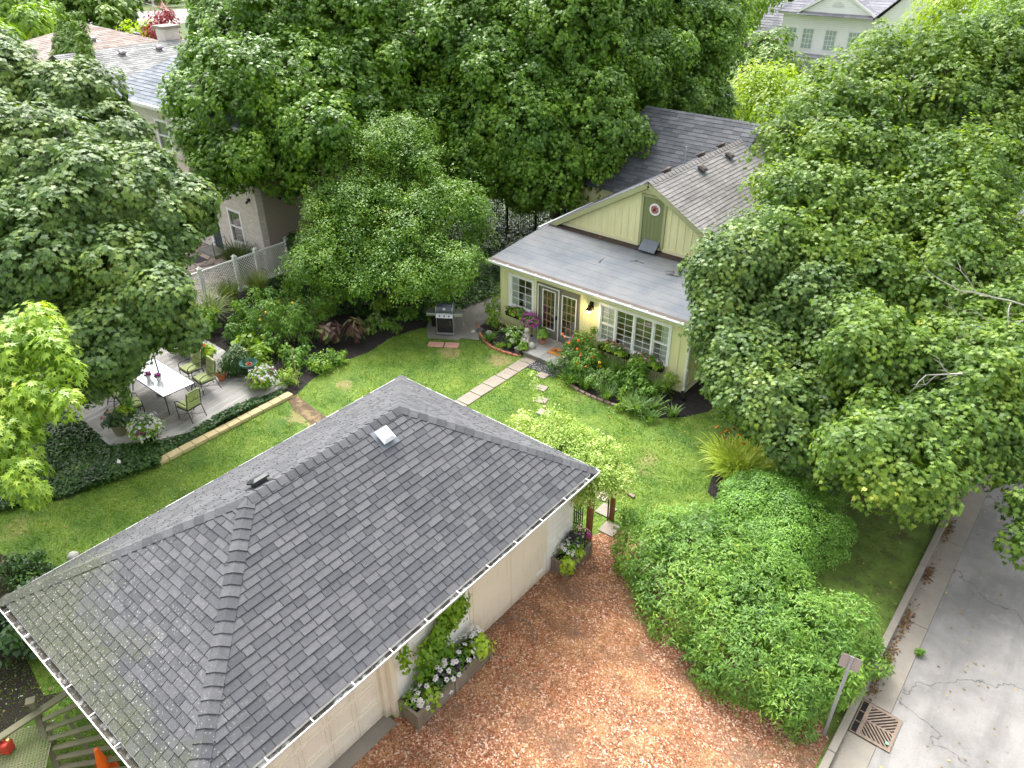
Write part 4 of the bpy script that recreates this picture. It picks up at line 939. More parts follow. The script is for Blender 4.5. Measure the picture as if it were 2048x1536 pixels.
def dome(c, r, n, size, kind, up=.5, lo=-.2, jit=.4, tipdown=.4, inner=.5):
    d = rdir(n); d[:, 2] = np.where(d[:, 2] < lo, -d[:, 2], d[:, 2]); rr = np.array(r if hasattr(r, '__len__') else (r, r, r))
    lum = 1+.22*np.sin(d[:, :1]*5+c[0]*9+c[2]*5)*np.cos(d[:, 1:2]*4.5+c[1]*7)+.12*np.sin(d[:, 2:]*8+c[1]*3); p = np.array(c)+d*rr*lum*(inner+(1.08-inner)*RNG.random(n)**.6)[:, None]
    return leaf_verts(p, unit(d+np.array([0, 0, up])+rdir(n)*jit), unit(d+np.array([0, 0, -tipdown])+rdir(n)*.5), size*(.7+.6*RNG.random(n)), kind)
def heads(c, r, n, size, petals=5, lo=.0, out=1.02):
    d = rdir(n); d[:, 2] = np.where(d[:, 2] < lo, -d[:, 2], d[:, 2]); rr = np.array(r if hasattr(r, '__len__') else (r, r, r))
    lum = (.80+.26*RNG.random((n, 1)))*(1+.14*np.sin(d[:, :1]*6+c[0]*9)*np.cos(d[:, 1:2]*5+c[1]*7)); p = np.array(c)+d*rr*out*lum; N = unit(d+np.array([0, 0, .5])+rdir(n)*.2); T0 = unit(np.cross(N, rdir(n))); B0 = np.cross(N, T0)
    Vs = []; Ks = []
    for k in range(petals):
        a = 2*math.pi*k/petals; T = T0*math.cos(a)+B0*math.sin(a)
        v, kk = leaf_verts(p+T*size*.42, N+T*.25, T, np.full(n, size*.62)*(.8+.4*RNG.random(n)), 'petal', .2); Vs.append(v); Ks.append(kk)
    V = np.concatenate(Vs); KEEP.append(V); HEADS[id(V)] = (n, petals, len(LEAF['petal'])); return V, np.concatenate(Ks)
def blk(v, i): return (v[0], v[1], i)
def blades(c, n, L, w_, spread=.5, droop=.7, mat_i=0, r=.08):
    """strap leaves arching from a clump; each leaf a strip of quads"""
    V = []; K = []; seg = 5
    for _ in range(n):
        a = random.uniform(0, 6.283); b0 = Vector(c)+Vector((math.cos(a), math.sin(a), 0))*random.uniform(0, r); l = L*random.uniform(.65, 1.1)
        out = spread*random.uniform(.3, 1.2); dr = droop*random.uniform(.5, 1.3); d = Vector((math.cos(a), math.sin(a), 0)); s_ = Vector((-d.y, d.x, 0))
        pts = []
        for i in range(seg+1):
            t = i/seg; pts.append((b0+d*(out*l*(t**1.3))+Vector((0, 0, l*(t-dr*t*t*.75)*.95)), w_*(1-t**2.2)+.0015))
        for i in range(seg):
            (p, pw), (q, qw) = pts[i], pts[i+1]; V += [p-s_*pw, p+s_*pw, q+s_*qw, q-s_*qw]; K.append(4)
    return (np.array([tuple(v) for v in V]), np.array(K, np.int32), mat_i)
def plant(name, loc, blocks, mats, label, cat, group=None, kind=None):
    """one plant: its mesh stands at its base; blocks are made around the origin"""
    o = leaf_obj(name, blocks, mats); o.location = loc; return tag(o, label, cat, group, kind)
def potted(name, loc, label, pot_prof, potmat, foliage, extra=(), group=None, cat='potted plant', n=20, soil_z=None, soil_r=None):
    e = empty(name, loc, random.uniform(0, 6), label, cat, group)
    b = MB(); b.lathe(pot_prof, (0, 0, 0), n); b.build('pot', potmat, e, smooth=False, bevel=0)
    b = MB(); zz = soil_z or pot_prof[-1][1]; b.lathe([(0.001, zz-.03), (soil_r or pot_prof[-1][0]*.98, zz-.03), (0.001, zz-.025)], (0, 0, 0), 14); b.build('soil', M_soil, e)
    if foliage: leaf_obj('foliage', foliage[0], foliage[1], e)
    for nm, bl, mm in extra: leaf_obj(nm, bl, mm, e)
    return e
def prof(r0_, r1_, h, lip=.02): return [(0.001, 0), (r0_, 0), (r0_+(r1_-r0_)*.8, h*.8), (r1_+lip*.3, h*.82), (r1_+lip, h), (r1_-.005, h), (r1_-.02, h-.05)]
# window boxes with lime leaves and pink flowers
M_coco = pm('dark_coco_liner', (.03, .02, .014), .95, .4, 12, .6)
def window_box(xc, w_, lab):
    e = empty('window_box', (xc, HY-.16, .66), 0, lab, 'window box', 'planted window boxes on the yellow wall')
    b = MB(); n = 12; prs = []
    for sx in (-w_/2, w_/2):
        prs.append([(sx, -.12*math.sin(math.pi*i/(n-1)*.5+0)*1-.0 if False else -.13*math.sin(math.pi*i/(n-1)/1), .12-.22*math.sin(math.pi*i/(n-1))) for i in range(n)])
    vs = []; fs = []
    for sx in (-w_/2, -w_*.3, w_*.3, w_/2):
        k_ = .75 if abs(sx) == w_/2 else 1
        vs += [(sx, .12, .1), (sx, .12, -.06*k_), (sx, .02, -.13*k_), (sx, -.10, -.07*k_), (sx, -.15, .1)]
    for j in range(3): fs += [(j*5+i, j*5+i+1, j*5+5+i+1, j*5+5+i) for i in range(4)]
    fs += [(4, 3, 2, 1, 0), (15, 16, 17, 18, 19)]; b.add(vs, fs)
    b.add([(-w_/2, .11, .085), (w_/2, .11, .085), (w_/2, -.14, .085), (-w_/2, -.14, .085)], [(0, 1, 2, 3)]); b.build('liner', M_coco, e)
    b = MB(); b.tube([(-w_/2, .13, .1), (-w_/2, -.155, .1), (w_/2, -.155, .1), (w_/2, .13, .1)], .008, 6)
    for i in range(7): xx = -w_/2+w_*i/6; b.tube([(xx, -.158, .1), (xx, -.11, -.08), (xx, .0, -.14), (xx, .12, -.07)], .004, 4)
    b.build('iron_rack', M_black, e)
    ax = w_/2
    leaf_obj('foliage', [blk(dome((0, -.03, .17), (ax*1.0, .2, .18), int(330*w_), .085, 'ivy'), 0), blk(dome((-ax*.3, -.12, .10), (ax*.5, .15, .16), int(90*w_), .095, 'ivy'), 1), blk(dome((ax*.55, -.12, .08), (ax*.4, .15, .16), int(90*w_), .095, 'ivy'), 1),
        blk(dome((0, 0, .22), (ax*.9, .13, .12), int(40*w_), .08, 'oval'), 2)], [M_lf, M_lime, M_purpf], e)
    leaf_obj('flowers', [blk(heads((0, -.02, .2), (ax*.95, .17, .2), int(20*w_)+3, .045), 0), blk(heads((0, -.02, .22), (ax*.95, .17, .2), int(9*w_)+2, .045), 1)], [PPK, PW], e)
window_box(-15.42, 1.05, 'flower filled window box under the small left window')
window_box(-11.32, 1.12, 'window box of lime leaves under the left half of the wide window')
window_box(-10.02, 1.12, 'window box with pink geraniums under the right half of the wide window')
# statue and pots by the door
M_stone = pm('pale_cast_stone', (.42, .41, .38), .9, .25, 9, .6, 60, col2=(.22, .21, .19), c2range=(.55, .7))
def statue(loc):
    e = empty('garden_statue', loc, R(-20), 'pale weathered stone statue of a kneeling figure holding a bowl beside the doorstep', 'statue')
    b = MB(); b.rbox((0, 0, .04), (.42, .34, .08), .05)
    b.tube([(0, .0, .07), (.0, .02, .2), (-.02, .03, .33), (-.02, .01, .46), (-.01, -.01, .53), (-.01, -.01, .57)], [.16, .155, .11, .125, .07, .045], 12)
    b.tube([(.10, -.02, .11), (.17, -.10, .22), (.10, -.14, .30)], [.09, .085, .06], 10); b.tube([(-.1, -.02, .10), (-.16, -.10, .20), (-.12, -.17, .12), (-.12, -.2, .08)], [.09, .08, .06, .04], 10)
    b.tube([(.09, .0, .47), (.16, -.06, .38), (.08, -.16, .36)], [.045, .038, .03], 8); b.tube([(-.12, .0, .47), (-.18, -.06, .37), (-.07, -.16, .36)], [.045, .038, .03], 8)
    b.build('figure', M_stone, e, smooth=True)
    b = MB(); b.lathe([(.0, -.0), (.055, .02), (.078, .07), (.082, .13), (.06, .18), (.0, .2)], (-.01, -.015, .56), 14); b.tube([(-.01, -.085, .66), (-.01, -.10, .645), (-.01, -.088, .63)], [.012, .017, .01], 6)
    b.lathe([(.085, .08), (.092, .13), (.07, .19), (.0, .215)], (-.01, .0, .56), 12); b.build('head', M_stone, e, smooth=True)
    b = MB(); b.lathe([(.04, 0), (.10, .05), (.115, .09), (.10, .09), (.03, .03)], (.0, -.2, .30), 14); b.build('bowl', M_stone, e, smooth=True)
statue((-14.48, 18.42, .01))
b = MB(); b.tube([(0, 0, .0), (.02, 0, .12), (.0, -.02, .2)], [.15, .13, .05], 10); b.tube([(-.13, 0, .04), (-.16, -.03, .18), (-.12, -.05, .23)], [.08, .08, .04], 8); o = b.build('stone_ornament', M_stone, smooth=True); o.location = (-14.15, 18.25, .201); tag(o, 'small lumpy pale stone ornament on the doorstep beside the statue', 'ornament')
hb_ = empty('hanging_basket', (-14.75, 18.95, 0), 0, 'cascade of magenta petunias on an iron stand beside the double door', 'flower basket')
b = MB(); b.tube([(0, .1, 0), (0, .1, 1.0), (0, .02, 1.05), (0, 0, .95)], .012, 6); b.lathe([(.02, .62), (.14, .70), (.17, .82), (.16, .82)], (0, 0, 0), 14); b.build('stand', M_black, hb_)
leaf_obj('foliage', [blk(dome((0, 0, .82), (.34, .26, .26), 420, .055, 'oval'), 0)], [M_lf], hb_); leaf_obj('flowers', [blk(heads((0, 0, .82), (.37, .28, .30), 150, .06, lo=-.7), 0), blk(heads((0, 0, .72), (.30, .25, .3), 25, .055, lo=-1), 1)], [PVI, PM_], hb_)
potted('flower_pot', (-14.02, 18.72, .201), 'pink clay pot with a leafy green houseplant on the doorstep', prof(.09, .14, .20), pm('pink_clay', (.42, .19, .15), .85, .1, 5, .1), ([blk(dome((0, 0, .38), (.22, .22, .22), 150, .14, 'oval'), 0)], [M_lf]), group='pots around the door')
potted('flower_pot', (-14.30, 17.98, 0), 'round dark pot with a variegated plant at the corner of the doorstep', [(0.001, 0), (.11, 0), (.16, .1), (.15, .17), (.13, .2), (.12, .2)], M_black, ([blk(dome((0, 0, .28), (.2, .2, .18), 220, .07, 'ivy'), 0), blk(dome((0, 0, .3), (.2, .2, .18), 60, .07, 'ivy'), 1)], [M_lf, M_lfy]), group='pots around the door')

# plants of the stoop bed
def bush(name, px_, r, label, mats=None, size=.06, kind='oval', n=900, h=None, cat='shrub', group=None, flowers=None, z=0, inner=.45, world=None, tip=.4, up=.5):
    loc = world if world is not None else P(px_[0], px_[1], z); h = h or r
    bl = [blk(dome((0, 0, h*.8), (r*.8, r*.8, h*.85), int(n*.45), size, kind, inner=.2, tipdown=tip, lo=-.85, up=up, jit=.6), 0)]
    mm = list(mats or [M_lf])
    # boughs of uneven size and reach make a ragged outline
    k_ = 13
    for i in range(k_):
        a = i*2.4+random.uniform(-.4, .4); q = random.uniform(.35, .95); zz = h*random.uniform(.45, 1.75)*(1.15-.45*q*q); rr_ = r*random.uniform(.22, .42)
        bl.append(blk(dome((math.cos(a)*r*q, math.sin(a)*r*q, zz), (rr_, rr_, rr_*random.uniform(.7, 1.3)), max(5, int(n*.85/k_)), size, kind, inner=.15, tipdown=tip, up=up, lo=-.5, jit=.6), 0 if len(mm) < 2 else random.choice([0, 0, 1])))
    e = empty(name, loc, random.uniform(0, 6), label, cat, group)
    b = MB()
    for _ in range(5):
        a = random.uniform(0, 6.28); b.tube([(0, 0, 0), (math.cos(a)*r*.2, math.sin(a)*r*.2, h*.5), (math.cos(a)*r*.55, math.sin(a)*r*.55, h*1.1)], [.018, .012, .004], 5)
    b.build('stems', M_stem, e)
    leaf_obj('foliage', bl, mm, e)
    if flowers: leaf_obj('flowers', [blk(heads((0, 0, h*.9), (r*1.02, r*1.02, h*1.05), k_, s_), i) for i, (k_, s_, _) in enumerate(flowers)], [f[2] for f in flowers], e)
    return e
M_stem = pm('plant_stem', (.10, .09, .045), .8, .2, 8, .1)
M_wood = pm('bark', (.12, .095, .07), .95, .3, 3, 1.0, 25, streak=(5, 5, .7), dist=.03)
random.seed(3)
bush('hydrangea', None, .42, 'hydrangea with pale green flower heads in front of the small window', size=.09, n=650, h=.36, world=(-14.98, 18.28, 0), flowers=[(26, .10, petalm('lime_white', (.55, .68, .40)))], cat='shrub')
bush('shrub', None, .30, 'tall loose bright green shrub at the left corner of the yellow house', [M_lfy, M_lf], .07, 'oval', 520, .55, world=(-16.75, 19.15, 0))
bush('shrub', None, .26, 'short bright green shrub nearer the patio, left of the house corner', [M_lfy, M_lf], .065, 'oval', 380, .42, world=(-16.25, 18.7, 0))
bush('shrub', None, .30, 'feathery upright bright green shrub beside the concrete patio', [M_lfy, M_lf], .06, 'oval', 420, .62, world=(-17.0, 19.9, 0))
plant('ornamental_grass', (-15.85, 17.95, 0), [blades((0, 0, 0), 150, .5, .009, .7, .8)], [M_lf], 'striped grass tuft inside the brick edge beside the patio', 'grass tuft')
plant('ornamental_grass', (-15.2, 17.8, 0), [blades((0, 0, 0), 90, .36, .009, .8, .9)], [M_lfy], 'small pale grass tuft between the brick edge and the hydrangea', 'grass tuft')
bush('marigold', None, .26, 'low plant with yellow flowers at the foot of the left wall', [M_lf], .06, 'lance', 300, .2, world=(-15.75, 18.85, 0), flowers=[(8, .06, PYL)], cat='flowers')
for i, (x_, y_, s_, lb) in enumerate([(-16.55, 18.25, .13, 'round dark'), (-16.2, 18.35, .11, 'pale lumpy'), (-16.72, 18.05, .08, 'small flat')]):
    b = MB(); b.lathe([(.001, 0), (s_, .0), (s_*1.1, s_*.5), (s_*.8, s_*1.0), (s_*.3, s_*1.25), (.001, s_*1.3)], (0, 0, 0), 9); o = b.build('rock', M_stone if i else pm('dark_rock', (.09, .09, .095), .9, .3, 6, .5), smooth=True); o.location = (x_, y_, 0); o.rotation_euler = (0, 0, i*1.3); tag(o, lb+' rock by the brick edge of the patio', 'rock')
# brick edging, one brick after another
def brick_row(pts, label, end='', n=None, size=(.21, .10, .075), name='edging_brick', mat=None, group='edging bricks', z=0, gap=1.06, jit=.03, skip=0):
    pts = [Vector((p[0], p[1], 0)) for p in pts]; L = [0]
    for a, c in zip(pts[:-1], pts[1:]): L.append(L[-1]+(c-a).length)
    k = int(L[-1]/(size[0]*gap)); b = MB(); b.rbox((0, 0, size[2]/2), size, .012); proto = None; out = []
    for i in range(k):
        s_ = (i+.5)*L[-1]/k; j = max(q for q in range(len(L)-1) if L[q] <= s_); t = (s_-L[j])/(L[j+1]-L[j]); p = pts[j].lerp(pts[j+1], t); d = pts[j+1]-pts[j]
        if proto is None: proto = b.build(name, mat or M_brick_iso); o = proto
        else: o = proto.copy(); COL.objects.link(o)
        o.location = (p.x, p.y, z+random.uniform(-.012, .005)); o.rotation_euler = (random.uniform(-jit, jit), random.uniform(-jit, jit), math.atan2(d.y, d.x)+random.uniform(-jit, jit)*2)
        tag(o, '%s brick from %s, %s' % (ORD[i] if i < 16 else 'last', end, label), 'brick', group); out.append(o)
    return out
M_br2 = pm('brick_red_edge', (.40, .15, .09), .85, .2, 6, .3, 50, col2=(.45, .32, .24), c2range=(.5, .7))
brick_row([(P(x, y).x, P(x, y).y) for x, y in [(957, 650), (959.5, 668), (971, 685), (982, 695), (1003, 704.5), (1022, 710), (1036, 713)]], 'on the curved edge of the stoop bed', 'the patio end', mat=M_br2, group='red edging bricks round the stoop bed')
M_br3 = pm('brick_grey_edge', (.24, .17, .14), .9, .3, 5, .3, 50, col2=(.40, .36, .33), c2range=(.5, .7))
brick_row([(P(x, y).x, P(x, y).y) for x, y in [(1131, 763), (1153, 780), (1186, 796), (1210, 805), (1233, 813), (1262, 824)]], 'weathered, on the edge of the front bed', 'the pebble mat end', mat=M_br3, group='weathered edging bricks along the front bed')
brick_row([(P(x, y).x, P(x, y).y) for x, y in [(1216, 981), (1240, 983), (1258, 990), (1270, 998)]], 'weathered, in the short edge before the hedge', 'the arbour end', mat=M_br3, group='edging bricks beside the arbour')
# path slabs and stepping stones
M_slab = pm('path_slab', (.28, .235, .20), .9, .12, 2, .3, 50, isl=.1, col2=(.25, .23, .19), c2range=(.5, .7))
def slab(name, x_, y_, sx, sy, rz_, label, cat, mat, group=None, h=.035, z=0, r=.03):
    b = MB(); b.rbox((0, 0, h/2), (sx, sy, h), r); o = b.build(name, mat); o.location = (x_, y_, z); o.rotation_euler = (random.uniform(-.006, .006), random.uniform(-.006, .006), rz_); return tag(o, label, cat, group)
ys = [17.85-.64*i for i in range(7)]
for i, y_ in enumerate(ys):
    lb = 'pale path slab touching the doorstep mat' if i == 0 else ORD[i]+' pale slab of the straight path from the doorstep'
    slab('path_slab', -13.88+random.uniform(-.02, .02), y_, .50+random.uniform(-.03, .03), .62, random.uniform(-.03, .03), lb, 'slab', M_slab, 'pale slabs of the straight path')
STS = [(1084.6, 752, 'nearest the pebble mat'), (1082.7, 777, 'second from the pebble mat'), (1083, 801.6, 'third from the pebble mat'), (1087, 826, 'beside the vine tip'), (1202, 990, 'just behind the arbour post'), (1212, 1022, 'beside the iron gate'), (1219, 1059, 'where the chippings begin')]
for x_, y_, lb in STS:
    p = P(x_, y_); slab('stepping_stone', p.x, p.y, .36 if y_ < 900 else .42, .32 if y_ < 900 else .44, random.uniform(-.2, .3)+R(12), 'square pale stepping stone in the grass, '+lb, 'stepping stone', M_slab, 'square stepping stones', .04)
M_pink = pm('pink_paver', (.48, .26, .21), .9, .15, 3, .3, 50)
p = P(871.5, 690); q = P(903.5, 691.5)
yaw_g = math.atan2(q.y-p.y, q.x-p.x)
slab('paver', p.x, p.y, .56, .34, yaw_g, 'left pink paving slab in front of the barbecue', 'paver', M_pink, 'pink pavers in front of the barbecue', .04)
slab('paver', q.x, q.y, .52, .36, yaw_g, 'right pink paving slab in front of the barbecue', 'paver', M_pink, 'pink pavers in front of the barbecue', .04)

# barbecue
gp = P(890, 674); gy = yaw_g
gr = empty('barbecue', (gp.x, gp.y, .015), gy, 'black and steel gas barbecue with two side shelves on the grey patio', 'barbecue')
M_steel = pm('brushed_steel', (.40, .41, .42), .35, .08, 20, .05, 90, metal=.7)
M_blackg = pm('black_enamel', (.018, .02, .024), .22, .1, 3, 0, spec=.6)
M_lid = pm('grey_blue_enamel', (.06, .07, .10), .25, .1, 3, 0, spec=.6)
Mx = .29
b = MB(); b.box(-Mx, Mx, .12, .56, .10, .72); b.build('cabinet', M_blackg, gr)
b = MB(); b.box(-Mx+.025, Mx-.025, .095, .119, .13, .66); d_ = b.build('door', M_blackg, gr, bevel=.006)
b = MB(); b.tube([(.2, .07, .42), (.2, .07, .62)], .008, 6); b.tube([(.2, .095, .43), (.2, .07, .43)], .006, 5); b.tube([(.2, .095, .61), (.2, .07, .61)], .006, 5); b.build('handle', M_steel, d_)
b = MB(); b.box(-Mx-.025, -Mx-.001, .10, .58, .08, .88); b.box(Mx+.001, Mx+.025, .10, .58, .08, .88); b.box(-Mx-.03, Mx+.03, .07, .10, .045, .095); b.box(-Mx, Mx, .1, .58, .06, .099); b.build('frame', M_steel, gr, bevel=.004)
b = MB(); b.add([(-Mx-.02, .03, .74), (Mx+.02, .03, .74), (Mx+.02, .10, .88), (-Mx-.02, .10, .88), (-Mx-.02, .13, .72), (Mx+.02, .13, .72), (Mx+.02, .16, .88), (-Mx-.02, .16, .88)], [(0,1,2,3),(4,7,6,5),(0,4,5,1),(1,5,6,2),(2,6,7,3),(3,7,4,0)]); cp = b.build('control_panel', M_steel, gr)
for xx in (-.17, 0, .17):
    b = MB(); b.tube([(xx, .068, .815), (xx, .03, .797)], [.024, .02], 12); b.build('knob', M_black, cp)
b = MB(); n = 9; pr = [(.10, .88), (.06, .93), (.07, 1.02), (.14, 1.12), (.26, 1.18), (.40, 1.17), (.52, 1.08), (.56, .95), (.56, .88)]
vs = [(s_, y_, z_) for s_ in (-.285, .285) for y_, z_ in pr]
b.add(vs, [(i, i+1, n+i+1, n+i) for i in range(n-1)]+[tuple(range(n-1, -1, -1)), tuple(range(n, 2*n)), (0, n, 2*n-1, n-1)]); ld = b.build('lid', M_lid, gr)
b = MB()
for s_ in (-.31, .286):
    vs = [(s_+t_, y_+(-.012 if y_ < .3 else .012), z_+.012) for t_ in (0, .024) for y_, z_ in pr]
    b.add(vs, [(i, i+1, n+i+1, n+i) for i in range(n-1)]+[tuple(range(n-1, -1, -1)), tuple(range(n, 2*n)), (0, n, 2*n-1, n-1)])
b.build('lid_cheek', M_steel, ld)
b = MB(); b.tube([(-.25, .01, .93), (.25, .01, .93)], .013, 8); b.tube([(-.22, .06, .94), (-.22, .01, .93)], .01, 6); b.tube([(.22, .06, .94), (.22, .01, .93)], .01, 6); b.build('lid_handle', M_steel, ld)
b = MB(); b.obox((0, .095, 1.075), (.085, .012, .08), rx=R(-52)); b.build('thermometer', M_white, ld)
b = MB(); b.obox((0, .088, 1.082), (.045, .01, .045), rx=R(-52)); b.build('dial', M_steel, ld)
for s_ in (-1, 1):
    b = MB(); b.rbox((s_*.50, .33, .865), (.34, .44, .035), .02); b.box(s_*.5-.165, s_*.5+.165, .105, .115, .78, .848); b.build('side_shelf', M_steel, gr)
b = MB(); b.tube([(.66, .13, .78), (.66, .13, .70), (.67, .14, .55)], .006, 5); b.obox((.675, .14, .50), (.07, .02, .16), rx=.1); b.build('spatula', M_steel, gr)
b = MB(); b.tube([(-.64, .13, .78), (-.64, .13, .5)], .006, 5); b.obox((-.64, .13, .45), (.03, .02, .12)); b.build('brush', M_black, gr)
b = MB()
for s_ in (-.24, .24):
    for yy in (.14, .52): b.tube([(s_-.012, yy, .04), (s_+.012, yy, .04)], .038, 10)
b.build('caster', M_black, gr)
b = MB(); b.tube([(.34, .1, .02), (.36, .1, .2), (.40, .12, .38)], .006, 5); b.build('hose', M_steel, gr)
q = Matrix.Translation(gr.location) @ Matrix.Rotation(gy, 4, 'Z') @ Vector((-.52, .85, 0))
potted('flower_pot', (q.x, q.y, .01), 'dark pot with spiky leaves and orange flowers behind the barbecue', prof(.12, .18, .5), M_black, ([blades((0, 0, .5), 36, .5, .016, .8, .5, 0)], [M_lfy]), extra=[('flowers', [blk(heads((0.05, 0, .62), (.2, .2, .14), 8, .10), 0)], [PYL])], cat='potted plant')
# ------------------------------------------------------------------ deck and dining set
DZ = .15
M_deckw = pm('weathered_deck_board', (.36, .35, .33), .9, .14, 1.2, .35, 25, isl=.16, streak=(14, 1.2, 1), col2=(.22, .19, .155), c2range=(.52, .72))
dk = empty('deck', (-22, 8.5, 0), 0, 'weathered grey board deck carrying the dining set', 'deck'); DO = Vector((-22, 8.5, 0))
DPOLY = [(-18.92, 11.35), (-25.3, 11.35), (-25.3, 6.12), (-20.1, 6.12), (-19.35, 7.0), (-18.92, 8.0)]
ang = R(7.5); ca, sa = math.cos(ang), math.sin(ang)
cl = [(x*ca+y*sa, -x*sa+y*ca) for x, y in DPOLY]       # into board space (boards run nearly along Y)
cl = [(x*ca-0*y, y) for x, y in cl] if False else cl
a_ = sum(cl[i][0]*cl[(i+1) % 6][1]-cl[(i+1) % 6][0]*cl[i][1] for i in range(6))
if a_ < 0: cl = cl[::-1]
b = MB(); x = min(p[0] for p in cl)
while x < max(p[0] for p in cl):
    q = clip2([(x+.004, -60), (x+.136, -60), (x+.136, 60), (x+.004, 60)], cl)
    if len(q) >= 3:
        w_ = [(u*ca-v*sa, u*sa+v*ca) for u, v in q]; b.prism([(u-DO.x, v-DO.y) for u, v in w_], DZ-.03, DZ+random.uniform(-.002, .002))
    x += .14
b.build('boards', M_deckw, dk)
b = MB()
for i in range(6):
    p, q = DPOLY[i], DPOLY[(i+1) % 6]; b.bar((p[0]-DO.x, p[1]-DO.y, DZ-.09), (q[0]-DO.x, q[1]-DO.y, DZ-.09), .04, .12)
b.build('rim_joist', M_deckw, dk)
# border board across the near edge
b = MB(); b.box(-25.3-DO.x, -20.12-DO.x, 6.10-DO.y, 6.24-DO.y, DZ+.003, DZ+.02); b.build('border_board', M_deckw, dk)
# cream edging blocks with joints
M_buff = pm('buff_stone', (.50, .41, .22), .85, .12, 3, .3, 50, col2=(.38, .34, .22), c2range=(.5, .7))
y = 6.55; i = 0; blen = .385; k = 0
while y < 10.95:
    L_ = .36 if i == 0 else random.uniform(.34, .42)
    lb = 'buff edging block at the ivy end of the row beside the deck' if i == 0 else ('%s buff edging block from the ivy end, beside the deck' % ORD[i] if i < 11 else 'last buff edging block of the row, next to the bare earth strip')
    slab('edging_block', -18.43, y+L_/2, .27, L_-.012, random.uniform(-.015, .015), lb, 'edging block', M_buff, 'buff edging blocks beside the deck', .11, r=.012); y += L_; i += 1
# chair
M_cush = pm('green_cushion', (.36, .42, .17), .85, .08, 3, .3, 30, col2=(.42, .46, .22))
M_chair = pm('dark_bronze_frame', (.035, .038, .033), .45, .15, 6, .05)
def make_chair(label):
    e = empty('garden_chair', (0, 0, DZ), 0, label, 'chair', 'garden chairs with green cushions')
    for s_ in (-1, 1):
        b = MB(); b.tube([(s_*.27, .24, .0), (s_*.27, .26, .30), (s_*.27, .25, .60), (s_*.27, .12, .66), (s_*.27, -.10, .655), (s_*.27, -.24, .63)], .014, 6); b.build('arm', M_chair, e)
        b = MB(); b.tube([(s_*.25, -.36, .0), (s_*.25, -.27, .30), (s_*.25, -.24, .42)], .014, 6); b.build('leg', M_chair, e)
        b = MB(); b.tube([(s_*.27, .24, .0), (s_*.26, .24, .05)], .016, 6); b.build('leg', M_chair, e)
    b = MB(); b.tube([(-.25, -.24, .42), (-.25, -.30, .70), (-.24, -.37, .98), (-.12, -.39, 1.03), (.12, -.39, 1.03), (.24, -.37, .98), (.25, -.30, .70), (.25, -.24, .42)], .014, 6)
    b.tube([(-.25, -.285, .64), (.25, -.285, .64)], .009, 5); b.tube([(-.24, -.355, .92), (.24, -.355, .92)], .009, 5)
    for i in range(11): xx = -.22+.044*i; b.tube([(xx, -.285, .64), (xx, -.355, .92)], .0035, 4)
    for i in range(5): zz = .68+.05*i; b.tube([(-.24, -.29-.25*(zz-.64), zz), (.24, -.29-.25*(zz-.64), zz)], .0035, 4)
    for cxx in (-.075, .075):
        b.tube([(cxx+.075*math.cos(a), -.325-.25*.09*math.sin(a)-.006, .78+.09*math.sin(a)) for a in [2*math.pi*j/12 for j in range(13)]], .008, 5)
    b.build('back_frame', M_chair, e)
    b = MB(); b.box(-.26, .26, -.25, .25, .395, .415); b.tube([(-.26, .25, .40), (.26, .25, .40)], .014, 6)
    b.tube([(-.26, .25, .12), (-.1, .1, .12), (0, -.02, .13), (-.1, -.2, .12), (-.25, -.33, .12)], .008, 5); b.tube([(.26, .25, .12), (.1, .1, .12), (0, -.02, .13), (.1, -.2, .12), (.25, -.33, .12)], .008, 5); b.build('seat_frame', M_chair, e)
    b = MB(); b.rbox((0, .01, .46), (.50, .50, .085), .04); b.build('seat_cushion', M_cush, e, smooth=False)
    b = MB()
    for (zz, hh) in ((.60, .21), (.82, .21), (.985, .12)): b.rbox((0, -.235-.25*(zz-.55), zz), (.47, .085, hh), .035, rx=R(14))
    b.build('back_cushion', M_cush, e); return e
ch = make_chair('far side chair nearer the umbrella pole, green cushion facing the camera')
ch.location = (-21.52, 9.62, DZ); ch.rotation_euler = (0, 0, R(180))
copy_tree(ch, (-20.62, 9.55, DZ), R(176), 'far side chair closer to the terracotta pot, green cushion facing the camera')
copy_tree(ch, (-19.62, 8.42, DZ), R(98), 'end chair seen from behind, its openwork back towards the stone edging')
copy_tree(ch, (-21.95, 7.42, DZ), R(-6), 'near side chair half under the maple leaves')
copy_tree(ch, (-20.98, 7.32, DZ), R(-12), 'near side chair with the climbing plant behind its back')
copy_tree(ch, (-23.9, 6.9, DZ), R(-60), 'chair standing alone at the far left of the deck, mostly behind leaves')
# table
tb = empty('dining_table', (-21.33, 8.48, DZ), 0, 'rectangular frosted glass dining table on the deck', 'table')
M_frost = pm('frosted_glass', (.62, .66, .68), .12, .03, 2, 0, spec=.9)
b = MB(); b.rbox((0, 0, .715), (2.38, 1.02, .012), .03); b.build('glass_top', M_frost, tb)
b = MB(); b.tube([(-1.2, -.52, .71), (1.2, -.52, .71), (1.2, .52, .71), (-1.2, .52, .71), (-1.2, -.52, .71)], .016, 6)
b.tube([(.75*math.cos(a)*.9, .40*math.sin(a), .62) for a in [2*math.pi*j/20 for j in range(21)]], .012, 6); b.build('rim', M_chair, tb)
for sx in (-1, 1):
    for sy in (-1, 1):
        b = MB(); b.tube([(sx*1.12, sy*.46, 0), (sx*1.05, sy*.42, .30), (sx*1.08, sy*.44, .55), (sx*1.15, sy*.48, .70)], .018, 6); b.tube([(sx*1.05, sy*.42, .25), (sx*.9, sy*.35, .45), (sx*.75, sy*.3, .62)], .01, 5); b.build('leg', M_chair, tb)
um = empty('parasol', (-21.50, 8.58, DZ), 0, 'dark parasol pole standing through the glass table under the maple', 'parasol')
